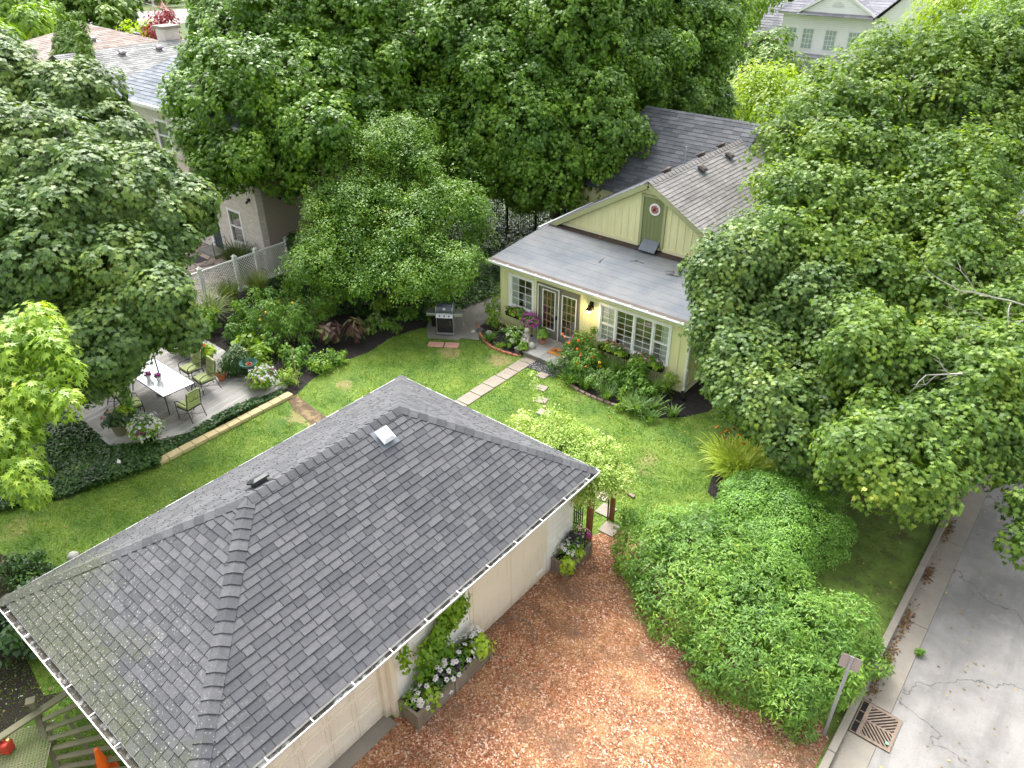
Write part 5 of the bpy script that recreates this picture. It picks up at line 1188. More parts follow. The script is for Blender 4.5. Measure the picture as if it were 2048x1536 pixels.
b = MB(); b.tube([(0, 0, 0), (0, 0, 2.9)], .02, 10); b.build('pole', M_chair, um)
b = MB(); b.lathe([(.25, 0), (.24, .05), (.05, .08), (.035, .3), (.0, .3)], (0, 0, 0), 18); b.build('base', M_chair, um)
M_umb = pm('cream_canvas', (.62, .60, .52), .8, .05, 3, .1)
b = MB(); b.lathe([(.05, 1.75), (.11, 1.9), (.13, 2.4), (.06, 2.85), (.0, 2.92)], (0, 0, 0), 10); b.build('folded_canopy', M_umb, um)
for x_, y_, lb in ((-.12, -.26, 'left'), (.20, -.10, 'right')):
    potted('flower_pot', (-21.33+x_, 8.48+y_, DZ+.723), 'small pale pot of magenta flowers on the glass table, the %s one' % lb, prof(.055, .075, .13, .01), M_whitewood, ([blk(dome((0, 0, .17), (.10, .10, .08), 70, .05, 'oval'), 0)], [M_lfd]), extra=[('flowers', [blk(heads((0, 0, .18), (.11, .11, .09), 22, .045, lo=-.2), 0)], [PM_])], group='two small pots on the glass table', n=12)
# pots on and around the deck
M_olive_pot = pm('olive_glaze', (.16, .15, .09), .6, .15, 4, .1)
potted('big_pot', (-20.42, 6.62, DZ), 'large olive brown pot with lime and dark leaves at the near edge of the deck', prof(.17, .26, .42), M_olive_pot,
  ([blk(dome((0, 0, .52), (.40, .40, .26), 480, .10, 'ivy'), 0), blk(dome((.15, .12, .62), (.28, .24, .2), 170, .12, 'ivy'), 1)], [M_lfd, M_lime]), extra=[('flowers', [blk(heads((-.1, .1, .6), .3, 4, .06), 0)], [PR])], n=24)
e = potted('flower_tub', (-19.52, 6.98, DZ), 'tub overflowing with white petunias and lime leaves at the near corner of the deck', prof(.18, .25, .30), M_black,
  ([blk(dome((0, 0, .40), (.46, .46, .36), 700, .08, 'oval', lo=-.6), 0), blk(dome((-.28, -.2, .30), (.24, .22, .30), 240, .10, 'ivy', lo=-.8), 1), blk(dome((.25, .2, .45), (.16, .16, .16), 80, .09, 'ivy'), 1)], [M_lf, M_lime]),
  extra=[('flowers', [blk(heads((0, 0, .42), (.48, .48, .40), 130, .062, lo=-.4), 0), blk(heads((.1, -.1, .35), (.45, .45, .34), 14, .06, lo=-.4), 1)], [PW, PP])], n=24)
e.rotation_euler = (0, 0, 0)
cv = empty('climbing_plant', (-20.6, 7.1, DZ), 0, 'tall leafy vine trained on a stake behind the near chair', 'climbing plant')
b = MB(); b.tube([(0, 0, 0), (0, 0, 1.35)], .012, 6); b.build('stake', M_wood, cv); leaf_obj('foliage', [blk(dome((0, 0, .28+.22*k), (.17, .17, .2), 90, .10, 'oval', lo=-1), 0) for k in range(6)], [M_lf], cv)
M_terr = prof(.10, .16, .24)
potted('terracotta_pot', (-20.78, 10.20, DZ), 'terracotta pot with a wispy grey green herb on the deck boards', M_terr, M_terra, ([blk(dome((0, 0, .30), (.18, .18, .14), 420, .05, 'lance', up=1.2, tipdown=-1), 0)], [leafm('herb', [(0, (.07, .12, .05)), (1, (.20, .27, .12))], .2, .6)]))
potted('big_pot', (-22.2, 10.52, DZ), 'broad olive pot with lime leaves and a red flower behind the chairs', prof(.20, .27, .30), M_olive_pot, ([blk(dome((0, 0, .40), (.36, .36, .26), 380, .09, 'ivy'), 0), blk(dome((-.2, -.15, .42), (.2, .2, .24), 160, .10, 'ivy'), 1), blk(dome((.15, .2, .75), (.22, .2, .2), 120, .1, 'ivy'), 2)], [M_lf, M_lime, M_lfy]), extra=[('flowers', [blk(heads((-.15, .1, .62), .2, 4, .10), 0)], [PR])])
M_ivyb = leafm('glossy_ivy', [(0, (.012, .04, .008)), (.45, (.035, .09, .018)), (.8, (.075, .16, .03)), (1, (.22, .34, .06))], .15, .42, spec=.35)
potted('ivy_ball', (-20.75, 10.85, DZ), 'dense dark ivy ball almost hiding its pot at the back of the deck', prof(.2, .26, .2), M_olive_pot, ([blk(dome((0, 0, .42), (.50, .50, .46), 1900, .075, 'ivy', lo=-1, inner=.75), 0), blk(dome((0, 0, .30), (.56, .56, .32), 500, .075, 'ivy', lo=-.9, inner=.85), 0)], [M_ivyb]))
fn = empty('bird_bath', (-20.02, 10.82, DZ), 0, 'green metal bowl with a clay pot inside, on a black wire stand', 'plant stand')
b = MB(); b.lathe([(.001, .45), (.14, .47), (.24, .56), (.29, .66), (.28, .665), (.22, .57), (.13, .49), (.001, .475)], (0, 0, 0), 22); b.build('bowl', pm('teal_enamel', (.06, .16, .13), .5, .2, 5, .05), fn)
b = MB(); b.lathe([(.001, .48), (.07, .48), (.10, .62), (.085, .62), (.06, .5)], (0.03, 0, 0), 14); b.build('clay_pot', M_terra, fn)
b = MB()
for k in range(3): a = k*2.09; b.tube([(.24*math.cos(a), .24*math.sin(a), .58), (.12*math.cos(a), .12*math.sin(a), .3), (.2*math.cos(a), .2*math.sin(a), .0)], .008, 5)
b.tube([(.13*math.cos(a), .13*math.sin(a), .3) for a in [2*math.pi*j/12 for j in range(13)]], .006, 4); b.build('stand', M_black, fn)
potted('flower_tub', (-19.30, 10.80, DZ), 'tub of white and plum petunias at the deck corner by the bare earth', prof(.18, .26, .26), M_olive_pot,
  ([blk(dome((0, 0, .36), (.48, .48, .32), 640, .075, 'oval', lo=-.5), 0), blk(dome((.1, -.1, .36), (.40, .36, .3), 260, .09, 'ivy', lo=-.5), 1)], [M_lf, M_lime]), extra=[('flowers', [blk(heads((0, 0, .38), (.50, .50, .36), 84, .062, lo=-.3), 0), blk(heads((0, 0, .36), (.5, .5, .34), 20, .062, lo=-.3), 1)], [PW, PP])])
bush('lime_bush', None, .42, 'yellow green bushy perennial behind the plum petunias', [M_lfy, M_lime], .085, 'lance', 700, .30, world=(-19.05, 11.55, 0), up=1.2, tip=-.6)
bush('shrub', None, .42, 'broad leaved light green plant between the bowl and the petunia tub', [M_lfy, M_lf], .12, 'oval', 380, .55, world=(-20.35, 11.45, 0))
bush('squash_plant', None, .62, 'large leaved sprawling squash plant behind the ivy ball', [M_lfy, M_lf], .24, 'ivy', 150, .45, world=(-21.7, 11.9, 0), inner=.7)
b = MB(); b.lathe([(.001, .0), (.13, .02), (.16, .12), (.05, .18), (.001, .2)], (0, 0, 0), 12); o = b.build('yellow_ornament', pm('pale_yellow_plastic', (.72, .60, .32), .6, .15, 8, .1), smooth=True); o.location = (-21.0, 11.3, .55); o.rotation_euler = (.5, .3, 0); tag(o, 'pale yellow ornament lying among the squash leaves', 'ornament')
# iron cart behind the far chairs and white screen in the leaves
ct = empty('planter_cart', (-23.3, 10.35, DZ), R(8), 'dark iron planter cart with wheels behind the dining table', 'cart')
b = MB(); b.box(-.5, .5, -.2, .2, .32, .52); b.build('box', pm('brown_board', (.16, .09, .05), .85, .2, 4, .2), ct)
for sx in (-.42, .42):
    b = MB(); b.tube([(sx+.17*math.cos(a), -.24, .18+.17*math.sin(a)) for a in [2*math.pi*j/16 for j in range(17)]], .012, 5)
    for j in range(4): a = j*math.pi/4; b.tube([(sx+.17*math.cos(a), -.24, .18+.17*math.sin(a)), (sx-.17*math.cos(a), -.24, .18-.17*math.sin(a))], .005, 4)
    b.build('wheel', M_black, ct)
leaf_obj('foliage', [blk(dome((0, 0, .6), (.5, .25, .2), 260, .09, 'oval'), 0)], [M_lfy], ct)
b = MB(); b.bar((0, 0, 0), (0, 0, 1.75), .04, .04)
for i in range(9): b.bar((-.42, 0, .15+.18*i), (.42, 0, .15+.18*i), .012, .14, up=(0, 0, 1))
b.bar((-.44, 0, 0), (-.44, 0, 1.75), .04, .04); b.bar((.44, 0, 0), (.44, 0, 1.75), .04, .04)
o = b.build('garden_screen', pm('bright_white', (.82, .83, .83), .6, .03)); o.location = (-24.5, 10.9, DZ); o.rotation_euler = (0, 0, R(-35)); tag(o, 'bright white slatted screen glimpsed through the maple at the back of the deck', 'screen')
# bamboo stakes, torch
def stick(px_, L_, r, lean, label, name='garden_stake', mat=None, cat='stake'):
    p = P(*px_); b = MB(); b.tube([(0, 0, 0), (lean[0]*.5, lean[1]*.5, L_*.5), (lean[0], lean[1], L_)], [r, r, r*.8], 6); o = b.build(name, mat or pm('bamboo', (.42, .30, .17), .7, .2, 6, .1)); o.location = p; return tag(o, label, cat, 'stakes in the garden bed')
stick((598, 775), 1.5, .016, (-.12, .05), 'tall bamboo stake at the corner of the bed beside the lawn')
stick((549, 700), 1.3, .013, (-.12, .0), 'bamboo stake leaning in front of the tall bushes')
stick((524, 705), .95, .010, (.02, 0), 'thin grey rod with a dark knob between the bowl and the bushes', mat=M_galv)
stick((505, 700), .8, .008, (-.1, 0), 'thin stick in the dark soil behind the squash')
o = MB().lathe([(.001, 0), (.03, .02), (.035, .05), (.02, .075), (.001, .08)], (0, 0, 0), 8).build('rod_knob', M_black, smooth=True); q = bpy.data.objects['garden_stake.002']; o.parent = q; o.location = (.02, 0, .94)
# garden bed plants
random.seed(21)
BL = 'plants of the dark bed between deck and barbecue'
M_ast = leafm('fresh_leaf', [(0, (.04, .11, .015)), (.4, (.08, .20, .025)), (.75, (.16, .31, .04)), (1, (.27, .40, .07))], .32, .5, gain=(1.35, 1.2, 1.2))
bush('tall_bush', None, .80, 'tall bushy perennial with narrow leaves, the left half of the big green mass', [M_ast], .13, 'lance', 2300, .98, world=(-21.9, 12.95, 0), tip=.7, group=BL, flowers=[(3, .06, PYL)])
bush('tall_bush', None, .85, 'widest tall bushy perennial in the middle of the garden bed', [M_ast], .13, 'lance', 2600, .95, world=(-21.1, 13.75, 0), tip=.7, group=BL, flowers=[(3, .06, PYL)])
bush('bush', None, .68, 'loose green bush left of the tall bushes, near the grasses', [M_ast], .11, 'oval', 750, .62, world=(-23.5, 13.0, 0), group=BL)
bush('bush', None, .62, 'light green bush behind the bronze canna', [M_ast, M_lfy], .09, 'oval', 650, .50, world=(-21.9, 15.35, 0), group=BL)
bush('bush', None, .62, 'leafy low bush behind the corner stake', [M_lf, M_ast], .11, 'oval', 700, .34, world=(-19.85, 12.45, 0), group=BL)
bush('bush', None, .50, 'round light green bush at the lawn edge between stake and canna', [M_ast, M_lfy], .09, 'oval', 560, .26, world=(-18.95, 12.75, 0), group=BL)
bush('bush', None, .46, 'second light green bush at the lawn edge, closer to the canna', [M_ast, M_lfy], .09, 'oval', 440, .24, world=(-18.9, 13.4, 0), group=BL)
bush('bush', None, .30, 'upright light green bush beside the grill patio', [M_ast, M_lfy], .05, 'lance', 750, .40, world=(-18.75, 16.1, 0), group=BL, up=1.0, tip=-.5)
for i, (x_, y_) in enumerate([(-20.35, 15.55), (-19.75, 15.6), (-20.2, 16.3), (-19.5, 16.25)]):
    bush('hosta', None, .30, 'variegated hosta behind the canna, the %s one' % ['leftmost', 'front right', 'rear left', 'rear right'][i], [M_ast, leafm('hosta_pale', [(0, (.2, .3, .1)), (1, (.45, .52, .28))], .3, .5)], .14, 'oval', 110, .16, world=(x_, y_, 0), cat='hosta', group='variegated hostas', inner=.6)
for i, (x_, y_, lb) in enumerate([(-20.0, 14.1, 'left'), (-19.4, 14.75, 'right')]):
    plant('canna', (x_, y_, 0), [blk(dome((0, 0, .45), (.46, .46, .5), 110, .38, 'canna', up=.1, lo=-.3, tipdown=-1.0, inner=.1), 0), blk(dome((0, 0, .3), (.35, .35, .35), 12, .34, 'canna', up=.1, tipdown=-.3), 1)],
      [leafm('bronze_leaf', [(0, (.05, .028, .022)), (.4, (.09, .05, .04)), (.7, (.15, .09, .065)), (.85, (.14, .17, .05)), (1, (.30, .24, .08))], .25, .4, tcol=(1.3, 1, .5)), M_lf], 'bronze purple canna clump in the black mulch, the %s one of two' % lb, 'canna', 'bronze cannas')
M_grs = leafm('tall_grass', [(0, (.05, .09, .02)), (.5, (.13, .19, .06)), (1, (.30, .36, .16))], .25, .5, gain=(1.7, 1.6, 1.4))
for i, (x_, y_, L_, n_, lb) in enumerate([(-25.0, 12.4, 1.9, 240, 'arching striped grass nearest the maple'), (-25.6, 13.7, 1.5, 420, 'fine grass in front of the left lattice panel'), (-25.5, 14.9, 1.5, 420, 'fine grass in front of the middle lattice panel'), (-22.6, 16.4, .8, 120, 'small tan plumed grass at the edge of the ivy')]):
    plant('ornamental_grass', (x_, y_, 0), [blades((0, 0, 0), n_, L_, .010 if i else .016, .42 if i else .6, .5 if i else .85, r=.2)], [M_grs], lb, 'ornamental grass')
# ivy ground cover (could not be counted)
def ivy(name, poly, n, label, z=.0, h=.16, size=.09, holes=()):
    x, y = scatter(poly, n, holes); k = len(x); zz = z+h*(.35+.65*RNG.random(k))*(.75+.35*np.sin(x*2.1)*np.cos(y*1.7))
    o = leaf_obj(name, [leaf_verts(np.stack([x, y, zz], 1), rdir(k)*.55+np.array([0, 0, 1.]), rdir(k)+np.array([0, 0, -.3]), size*(.7+.6*RNG.random(k)), 'ivy', .2)], [M_ivyb]); return tag(o, label, 'ivy', kind='stuff')
IV1 = poly_px([(-200, 760), (60, 760), (150, 838), (222, 895), (255, 905), (330, 902), (322, 935), (240, 965), (120, 1000), (0, 1028), (-200, 1060)])
ivy('ivy_ground_cover', IV1, 90000, 'dark glossy ivy covering the ground left of the deck', h=.28, size=.10)
ivy('ivy_strip', [(-19.35, 6.9), (-20.1, 6.2), (-19.6, 5.9), (-18.60, 6.3), (-18.60, 11.0), (-18.95, 11.2), (-19.02, 10.5), (-19.02, 8.1)], 22000, 'narrow strip of ivy between deck and buff edging blocks', h=.26, size=.09)
ivy('ivy_carpet', [(-26.4, 15.2), (-23.0, 14.6), (-21.2, 16.0), (-19.6, 16.7), (-18.6, 17.6), (-18.2, 19.6), (-17.9, 22), (-17.4, 28), (-17.4, 34), (-32, 34), (-30, 24), (-26.4, 20)], 80000, 'dark ivy carpet under the pear tree and the big maples', h=.22, size=.12)
# small white object on the ivy
b = MB(); b.lathe([(.07, 0), (.001, .13)], (0, 0, 0), 4); o = b.build('white_marker', M_white); o.location = P(238, 925, .25); tag(o, 'small white pyramid marker standing in the dark ivy', 'marker')

# plants of the front bed
random.seed(8)
M_blue = leafm('iris_leaf', [(0, (.05, .11, .04)), (.5, (.12, .22, .07)), (1, (.26, .38, .14))], .25, .5, gain=(1.4, 1.35, 1.1))
FB = 'plants of the flower bed along the yellow wall'
bush('peony_bush', None, 0.66, 'dense leafy bush right beside the doorstep', [M_lf, M_lfd], .10, 'lance', 1620, 0.50, world=(-12.35, 18.0, 0), group=FB, flowers=[(3, .07, PO)])
bush('tall_bush', None, 0.58, 'tall leafy bush against the wall under the lantern', [M_lf, M_ast], .08, 'oval', 1350, 0.74, world=(-12.25, 18.85, 0), group=FB)
bush('purple_phlox', None, 0.29, 'small bush with magenta flowers between the door and the tall bush', [M_lf], .06, 'oval', 405, 0.50, world=(-12.72, 18.75, 0), group=FB, flowers=[(14, .07, PVI)])
bush('bush', None, 0.60, 'leafy bush with orange poppies in the middle of the left half of the bed', [M_lf, M_ast], .10, 'lance', 1282, 0.50, world=(-11.75, 18.05, 0), group=FB, flowers=[(4, .08, PYL), (2, .08, PO)])
bush('grey_bush', None, 0.48, 'grey green fine leaved bush at the middle of the brick edge', [M_blue, M_lf], .08, 'lance', 1080, 0.41, world=(-10.95, 17.75, 0), group=FB)
bush('bush', None, 0.50, 'fresh green bush under the geranium window box', [M_ast, M_lf], .11, 'oval', 837, 0.55, world=(-10.05, 18.45, 0), group=FB)
bush('boxwood', None, 0.31, 'bright green upright little shrub beside the downspout', [M_lfy, M_lime], .05, 'oval', 756, 0.48, world=(-9.05, 18.85, 0), group=FB)
bush('bush', None, 0.26, 'very small bright green plant between the iris fans', [M_lfy], .09, 'oval', 162, 0.24, world=(-9.95, 17.6, 0), group=FB)
bush('bush', None, 0.20, 'tiny yellow green plant at the very edge of the bed', [M_lfy], .09, 'ivy', 81, 0.16, world=(-9.75, 17.15, 0), group=FB)
IR = [(-11.35, 17.55, .6, 60, 'strap leaved clump at the brick edge, nearest the doorstep'), (-10.45, 17.45, .55, 50, 'blue green iris fan with a bare stem beside it'), (-9.85, 17.9, .6, 60, 'iris clump left of the tiny plant'),
      (-9.25, 17.35, .65, 90, 'largest iris clump near the tip of the bed'), (-8.95, 17.75, .6, 70, 'iris clump just in front of the downspout shrub'), (-8.75, 17.25, .45, 60, 'short iris clump at the tip of the bed'),
      (-11.1, 18.6, .8, 120, 'dark arching daylily clump under the left window box'), (-10.5, 18.75, .8, 110, 'dark arching daylily clump between the two window boxes'), (-9.45, 18.5, .7, 90, 'arching grassy clump under the right end of the wide window'), (-11.9, 17.45, .55, 60, 'arching clump right at the corner of the pebble mat')]
for x_, y_, L_, n_, lb in IR: plant('iris' if 'iris' in lb else 'daylily', (x_, y_, 0), [blades((0, 0, 0), int(n_*1.5), L_*1.2, .016, .55, .6, r=.18)], [M_blue if 'iris' in lb else M_lf], lb, 'iris' if 'iris' in lb else 'daylily', FB)
bush('bush', None, .40, 'leafy green bush between the middle window boxes and the iris fans', [M_ast, M_lf], .09, 'oval', 520, .36, world=(-10.55, 18.1, 0), group=FB)
bush('bush', None, .36, 'green bush behind the largest iris clump near the downspout', [M_lf, M_ast], .09, 'oval', 460, .34, world=(-9.35, 18.05, 0), group=FB)
plant('iris', (-9.55, 17.35, 0), [blades((0, 0, 0), 90, .7, .016, .5, .6, r=.18)], [M_blue], 'iris fan just right of the tiny yellow green plant', 'iris', FB)
plant('iris', (-8.35, 17.9, 0), [blades((0, 0, 0), 60, .55, .016, .5, .6, r=.16)], [M_blue], 'small iris fan at the far right tip of the bed under the maple', 'iris', FB)
for x_, y_, r_, h_, m_, lb in [(-24.6, 15.9, .5, .5, 0, 'low leafy plant between the fence grasses and the pear tree'), (-23.3, 14.8, .5, .5, 1, 'leafy plant behind the left tall bush'), (-22.9, 12.1, .45, .4, 0, 'leafy plant behind the squash near the deck edge'),
      (-20.6, 17.0, .5, .35, 1, 'low spreading plant behind the hostas'), (-19.3, 17.2, .4, .3, 0, 'low dark plant at the ivy edge behind the barbecue'), (-21.0, 12.35, .42, .5, 1, 'light leafy plant between the ivy ball and the tall bushes'), (-24.2, 11.9, .5, .5, 1, 'bright leafy plant beside the striped grass'), (-18.35, 17.75, .3, .25, 1, 'tiny plant at the corner of the concrete patio')]:
    bush('bush', None, r_, lb, [[M_lf, M_ast], [M_ast, M_lfy]][m_], .10, 'oval', 480, h_, world=(x_, y_, 0), group=BL)
def stalk_flowers(loc, n, h, mat, label, r=.35, s=.07, kind='tall_flowers'):
    e = empty(kind, loc, 0, label, 'flowers'); b = MB(); V = []
    for _ in range(n):
        a = random.uniform(0, 6.28); q = random.uniform(0, r); hh = h*random.uniform(.7, 1.1); t = (math.cos(a)*q, math.sin(a)*q, hh); b.tube([(t[0]*.3, t[1]*.3, 0), (t[0]*.6, t[1]*.6, hh*.6), t], .005, 4); V.append(heads(t, .01, 1, s, 6))
    b.build('stems', M_stem, e); leaf_obj('flowers', [(v[0], v[1], 0) for v in V], [mat], e)
stalk_flowers((-11.9, 18.0, 0), 6, 1.05, PO, 'orange poppies on thin stems above the left half of the front bed', .6)
stalk_flowers((-11.2, 18.1, 0), 4, .85, PYL, 'three yellow orange flowers on stems below the left window box', .35)
stalk_flowers((-12.75, 18.3, 0), 2, 1.35, PO, 'two single orange poppies rising in front of the doorstep', .12)
# daylilies by the hedge
pd = P(1490, 950)
for i, (dx_, dy_, lb) in enumerate([(0, 0, 'nearest the trellis'), (-.45, -.25, 'on the lawn side'), (-.1, -.55, 'behind the hedge')]):
    plant('daylily_clump', (pd.x+dx_, pd.y+dy_+.3, 0), [blades((0, 0, 0), 520, 1.15, .026, .62, .85, r=.38)], [leafm('lily_leaf', [(0, (.16, .24, .03)), (.5, (.34, .44, .07)), (1, (.58, .60, .20))], .3, .5, gain=(1.5, 1.45, 1.2))], 'yellow green arching daylily clump beside the hedge, the one '+lb, 'daylily', 'daylilies beside the hedge')
stalk_flowers((pd.x-.75, pd.y+.2, 0), 10, 1.0, PO, 'orange daylily flowers on stems at the lawn side of the clump', .45, .10)
bush('small_hedge', None, .30, 'small light green shrub between the daylilies and the hedge', [M_ast, M_lfy], .05, 'oval', 700, .25, world=(P(1460, 985).x, P(1460, 985).y, 0))
# trellis posts beside the daylilies
tr = empty('trellis', (P(1545, 945).x, P(1545, 945).y, 0), R(90), 'grey wooden slatted trellis at the end of the hedge', 'trellis')
M_gwood = pm('grey_old_wood', (.22, .20, .16), .9, .2, 3, .3, 30, streak=(6, 6, .6))
b = MB(); b.box(-.04, .04, -.04, .04, 0, 1.3); b.box(.62, .70, -.04, .04, 0, 1.3); b.build('post', M_gwood, tr)
b = MB()
for i in range(6): b.box(.07+.09*i, .10+.09*i, -.015, .015, .1, 1.25)
b.box(.04, .62, -.03, -.016, 1.1, 1.16); b.box(.04, .62, -.03, -.016, .2, .26); b.build('slats', M_gwood, tr)
# ------------------------------------------------------------------ hedge
random.seed(4)
M_hedge = leafm('hedge_leaf', [(0, (.03, .085, .018)), (.35, (.075, .18, .03)), (.7, (.14, .28, .045)), (.93, (.24, .38, .07)), (1, (.50, .58, .10))], .3, .5, gain=(1.25, 1.15, .9))
def hedge(name, blobs, size, kind, per, label, mats, **kw):
    e = empty(name, (blobs[0][0], blobs[0][1], 0), 0, label, 'hedge'); oo = (blobs[0][0], blobs[0][1], 0)
    b = MB()
    for q in blobs:
        for _ in range(4):
            a = random.uniform(0, 6.28); b.tube([(q[0]-oo[0]+math.cos(a)*.1, q[1]-oo[1]+math.sin(a)*.1, 0), (q[0]-oo[0]+math.cos(a)*q[3]*.5, q[1]-oo[1]+math.sin(a)*q[3]*.5, q[2])], [.03, .012], 5)
    b.build('stems', M_wood, e)
    leaf_obj('foliage', crown_leaves(blobs, size, kind, per, **kw), mats, e, oo); return e
HB = [(-5.35, 12.0, .62, 1.22, .78), (-4.3, 12.3, .66, 1.35, .74), (-4.2, 11.3, .62, 1.3, .76), (-3.2, 11.3, .62, 1.35, .74), (-2.9, 12.2, .62, 1.2, .8), (-2.5, 10.8, .60, 1.2, .8), (-1.85, 11.6, .62, 1.0, .95), (-1.75, 10.7, .55, .85, .95), (-1.42, 12.35, .6, .80, 1.0), (-1.28, 11.35, .56, .68, 1.05), (-5.0, 13.0, .62, .85, .95)]
hedge('hedge', HB, .105, 'lance', 620, 'big rounded bright green hedge between the driveway and the street', [M_hedge], rc=(.10, .34), m=(12, 22), fill=.2, up=.55, flat=.6, jit=.6, lump=.05, tipdown=-.3, minz=.05, edge=.12, subs=(7, .16, .30))
M_hedge2 = leafm('fine_hedge_leaf', [(0, (.03, .08, .018)), (.4, (.08, .18, .03)), (.8, (.15, .29, .06)), (1, (.25, .38, .10))], .3, .5, gain=(1.6, 1.5, 1.2))
HB2 = [(-4.1, 14.4, .62, 1.15, .82), (-3.4, 13.8, .6, 1.0, .85), (-3.9, 15.5, .62, .95, .9), (-3.1, 14.8, .5, .9, .85), (-4.6, 15.2, .55, .75, .9), (-3.4, 16.2, .5, .7, 1)]
hedge('hedge', HB2, .05, 'oval', 1500, 'fine leaved rounded hedge behind the big one, dark on its street side', [M_hedge2], rc=(.14, .3), m=(24, 36), fill=.2, up=.5, flat=.6, jit=.5, lump=.1, tipdown=-.3, minz=.05, edge=.1, subs=(9, .18, .36))
# ------------------------------------------------------------------ arbour with vine at the garage corner
M_cedar = pm('stained_cedar', (.22, .09, .035), .75, .2, 2, .25, 30, streak=(7, 7, .6))
ab = empty('arbour', (-7.25, 11.75, 0), 0, 'reddish brown timber arbour at the garage corner', 'arbour')
b = MB(); b.box(-.06, .06, -.06, .06, 0, 2.0); b.build('post', M_cedar, ab)
b = MB(); b.box(-.05, .05, 1.0, 1.1, 0, 2.0); b.build('post', M_cedar, ab)
b = MB(); b.box(-.9, .15, -.03, .03, 2.0, 2.08); b.box(-.9, .15, 1.03, 1.09, 2.0, 2.08)
for i in range(3): b.box(-.8+.4*i, -.76+.4*i, -.1, 1.2, 2.082, 2.14)
b.build('beams', M_cedar, ab)
ig = empty('iron_gate', (-7.78, 11.62, 0), 0, 'black wrought iron gate panel between the garage and the arbour post', 'gate')
b = MB(); b.tube([(-.28, 0, .05), (-.28, 0, 1.75), (.40, 0, 1.75), (.40, 0, .05), (-.28, 0, .05)], .016, 6); b.build('frame', M_black, ig)
b = MB()
for i in range(11): xx = -.22+.056*i; b.tube([(xx, 0, .06), (xx, 0, 1.74)], .015, 5)
for zz in (.25, .55, .9, 1.25, 1.6): b.tube([(-.28, 0, zz), (.4, 0, zz)], .013, 5)
for zz in (.65, .9, 1.15, 1.4): b.tube([(.06+.12*math.cos(a), 0.0, zz+.2*math.sin(a)) for a in [2*math.pi*j/16 for j in range(17)]], .008, 5)
b.build('bars', M_black, ig)
M_vine = leafm('variegated_vine', [(0, (.12, .22, .03)), (.35, (.28, .42, .07)), (.65, (.52, .62, .20)), (.85, (.76, .76, .52)), (1, (.86, .76, .68))], .3, .5)
VB = [tuple(P(x_, y_, z_))+(r_, s_) for x_, y_, z_, r_, s_ in [(1185, 960, 2.3, .30, .6), (1215, 930, 2.3, .36, .6), (1180, 915, 2.4, .36, .6), (1150, 890, 2.4, .36, .55), (1120, 880, 2.45, .32, .5), (1090, 868, 2.45, .26, .5), (1060, 855, 2.45, .18, .5), (1140, 862, 2.4, .25, .5), (1225, 965, 2.1, .30, .7), (1180, 990, 2.0, .22, .7), (1242, 955, 2.0, .2, .8), (1170, 880, 2.5, .28, .5), (1045, 845, 2.5, .12, .5), (1100, 850, 2.6, .2, .6), (1200, 900, 2.5, .22, .6)]]
vn = empty('flowering_vine', (-7.3, 12.6, 0), 0, 'pale variegated climbing vine spilling over the arbour beside the garage roof', 'vine')
leaf_obj('foliage', crown_leaves(VB, .055, 'oval', 1500, rc=(.10, .28), m=(16, 26), fill=.35, up=.4, flat=.9, jit=.7, lump=.3, minz=.5, edge=.35, subs=(30, .10, .22)), [M_vine], vn, (-7.3, 12.6, 0))
b = MB(); 
for q in VB[:9]: b.tube([(0.0, .1, 0), (0.02, .0, 1.2), (q[0]+7.3, q[1]-12.6, q[2]-.1)], [.025, .02, .008], 5)
b.tube([(-1.9, -.05, 2.6), (-2.3, .1, 3.1), (-2.4, .2, 3.45)], [.01, .007, .003], 4); b.build('stems', M_wood, vn)
leaf_obj('shoot', [dome((-2.2-.1*k, .05*k, 2.85+.17*k), .15, 60, .055, 'oval') for k in range(4)], [M_vine], vn)
# wooden planter boxes along the garage
M_oldw = pm('weathered_planter_wood', (.20, .165, .12), .9, .2, 2, .35, 30, streak=(1.5, 6, 6), col2=(.30, .28, .24), c2range=(.5, .7))
def planter(loc, L_, wd, h, label):
    e = empty('planter_box', loc, 0, label, 'planter box'); b = MB()
    for i in range(3):
        z0_ = .02+i*(h-.03)/3; z1_ = z0_+(h-.03)/3-.006
        b.box(wd-.02, wd, 0, L_, z0_, z1_); b.box(0, wd-.021, -.02, -.001, z0_, z1_); b.box(0, wd-.021, L_+.001, L_+.02, z0_, z1_); b.box(0, .02, 0.001, L_-.001, z0_, z1_)
    b.build('boards', M_oldw, e)
    b = MB()
    for yy in ([-.03, L_*.5-.03, L_-.03]): b.box(wd+.001, wd+.028, yy, yy+.07, 0, h)
    b.box(0, .06, -.048, -.021, 0, h); b.box(wd-.06, wd+.028, -.048, -.031, 0, h); b.box(-.01, wd+.045, -.06, -.0, h+.001, h+.026); b.box(wd-.03, wd+.045, .001, L_+.02, h+.001, h+.026); b.build('trim', M_oldw, e)
    b = MB(); b.box(.021, wd-.03, .01, L_-.01, h-.09, h-.05); b.build('soil', M_soil, e); return e
pl = planter((-7.38, 5.55, .0), 2.05, .50, .46, 'long weathered wooden planter with white petunias and a climber against the garage wall')
leaf_obj('foliage', [blk(dome((.25, 1.0, .56), (.30, 1.0, .24), 700, .075, 'oval', lo=-.3), 0), blk(dome((.42, .42, .42), (.18, .22, .30), 150, .10, 'ivy', lo=-.9), 1), blk(dome((.40, 1.85, .55), (.26, .28, .26), 190, .11, 'ivy', lo=-.7), 1),
   blk(dome((.3, .9, .62), (.28, .6, .22), 120, .10, 'oval'), 2), blk(dome((.2, .1, .45), (.16, .14, .22), 110, .06, 'oval', lo=-.8), 0)], [M_lf, M_lime, M_purpf], pl)
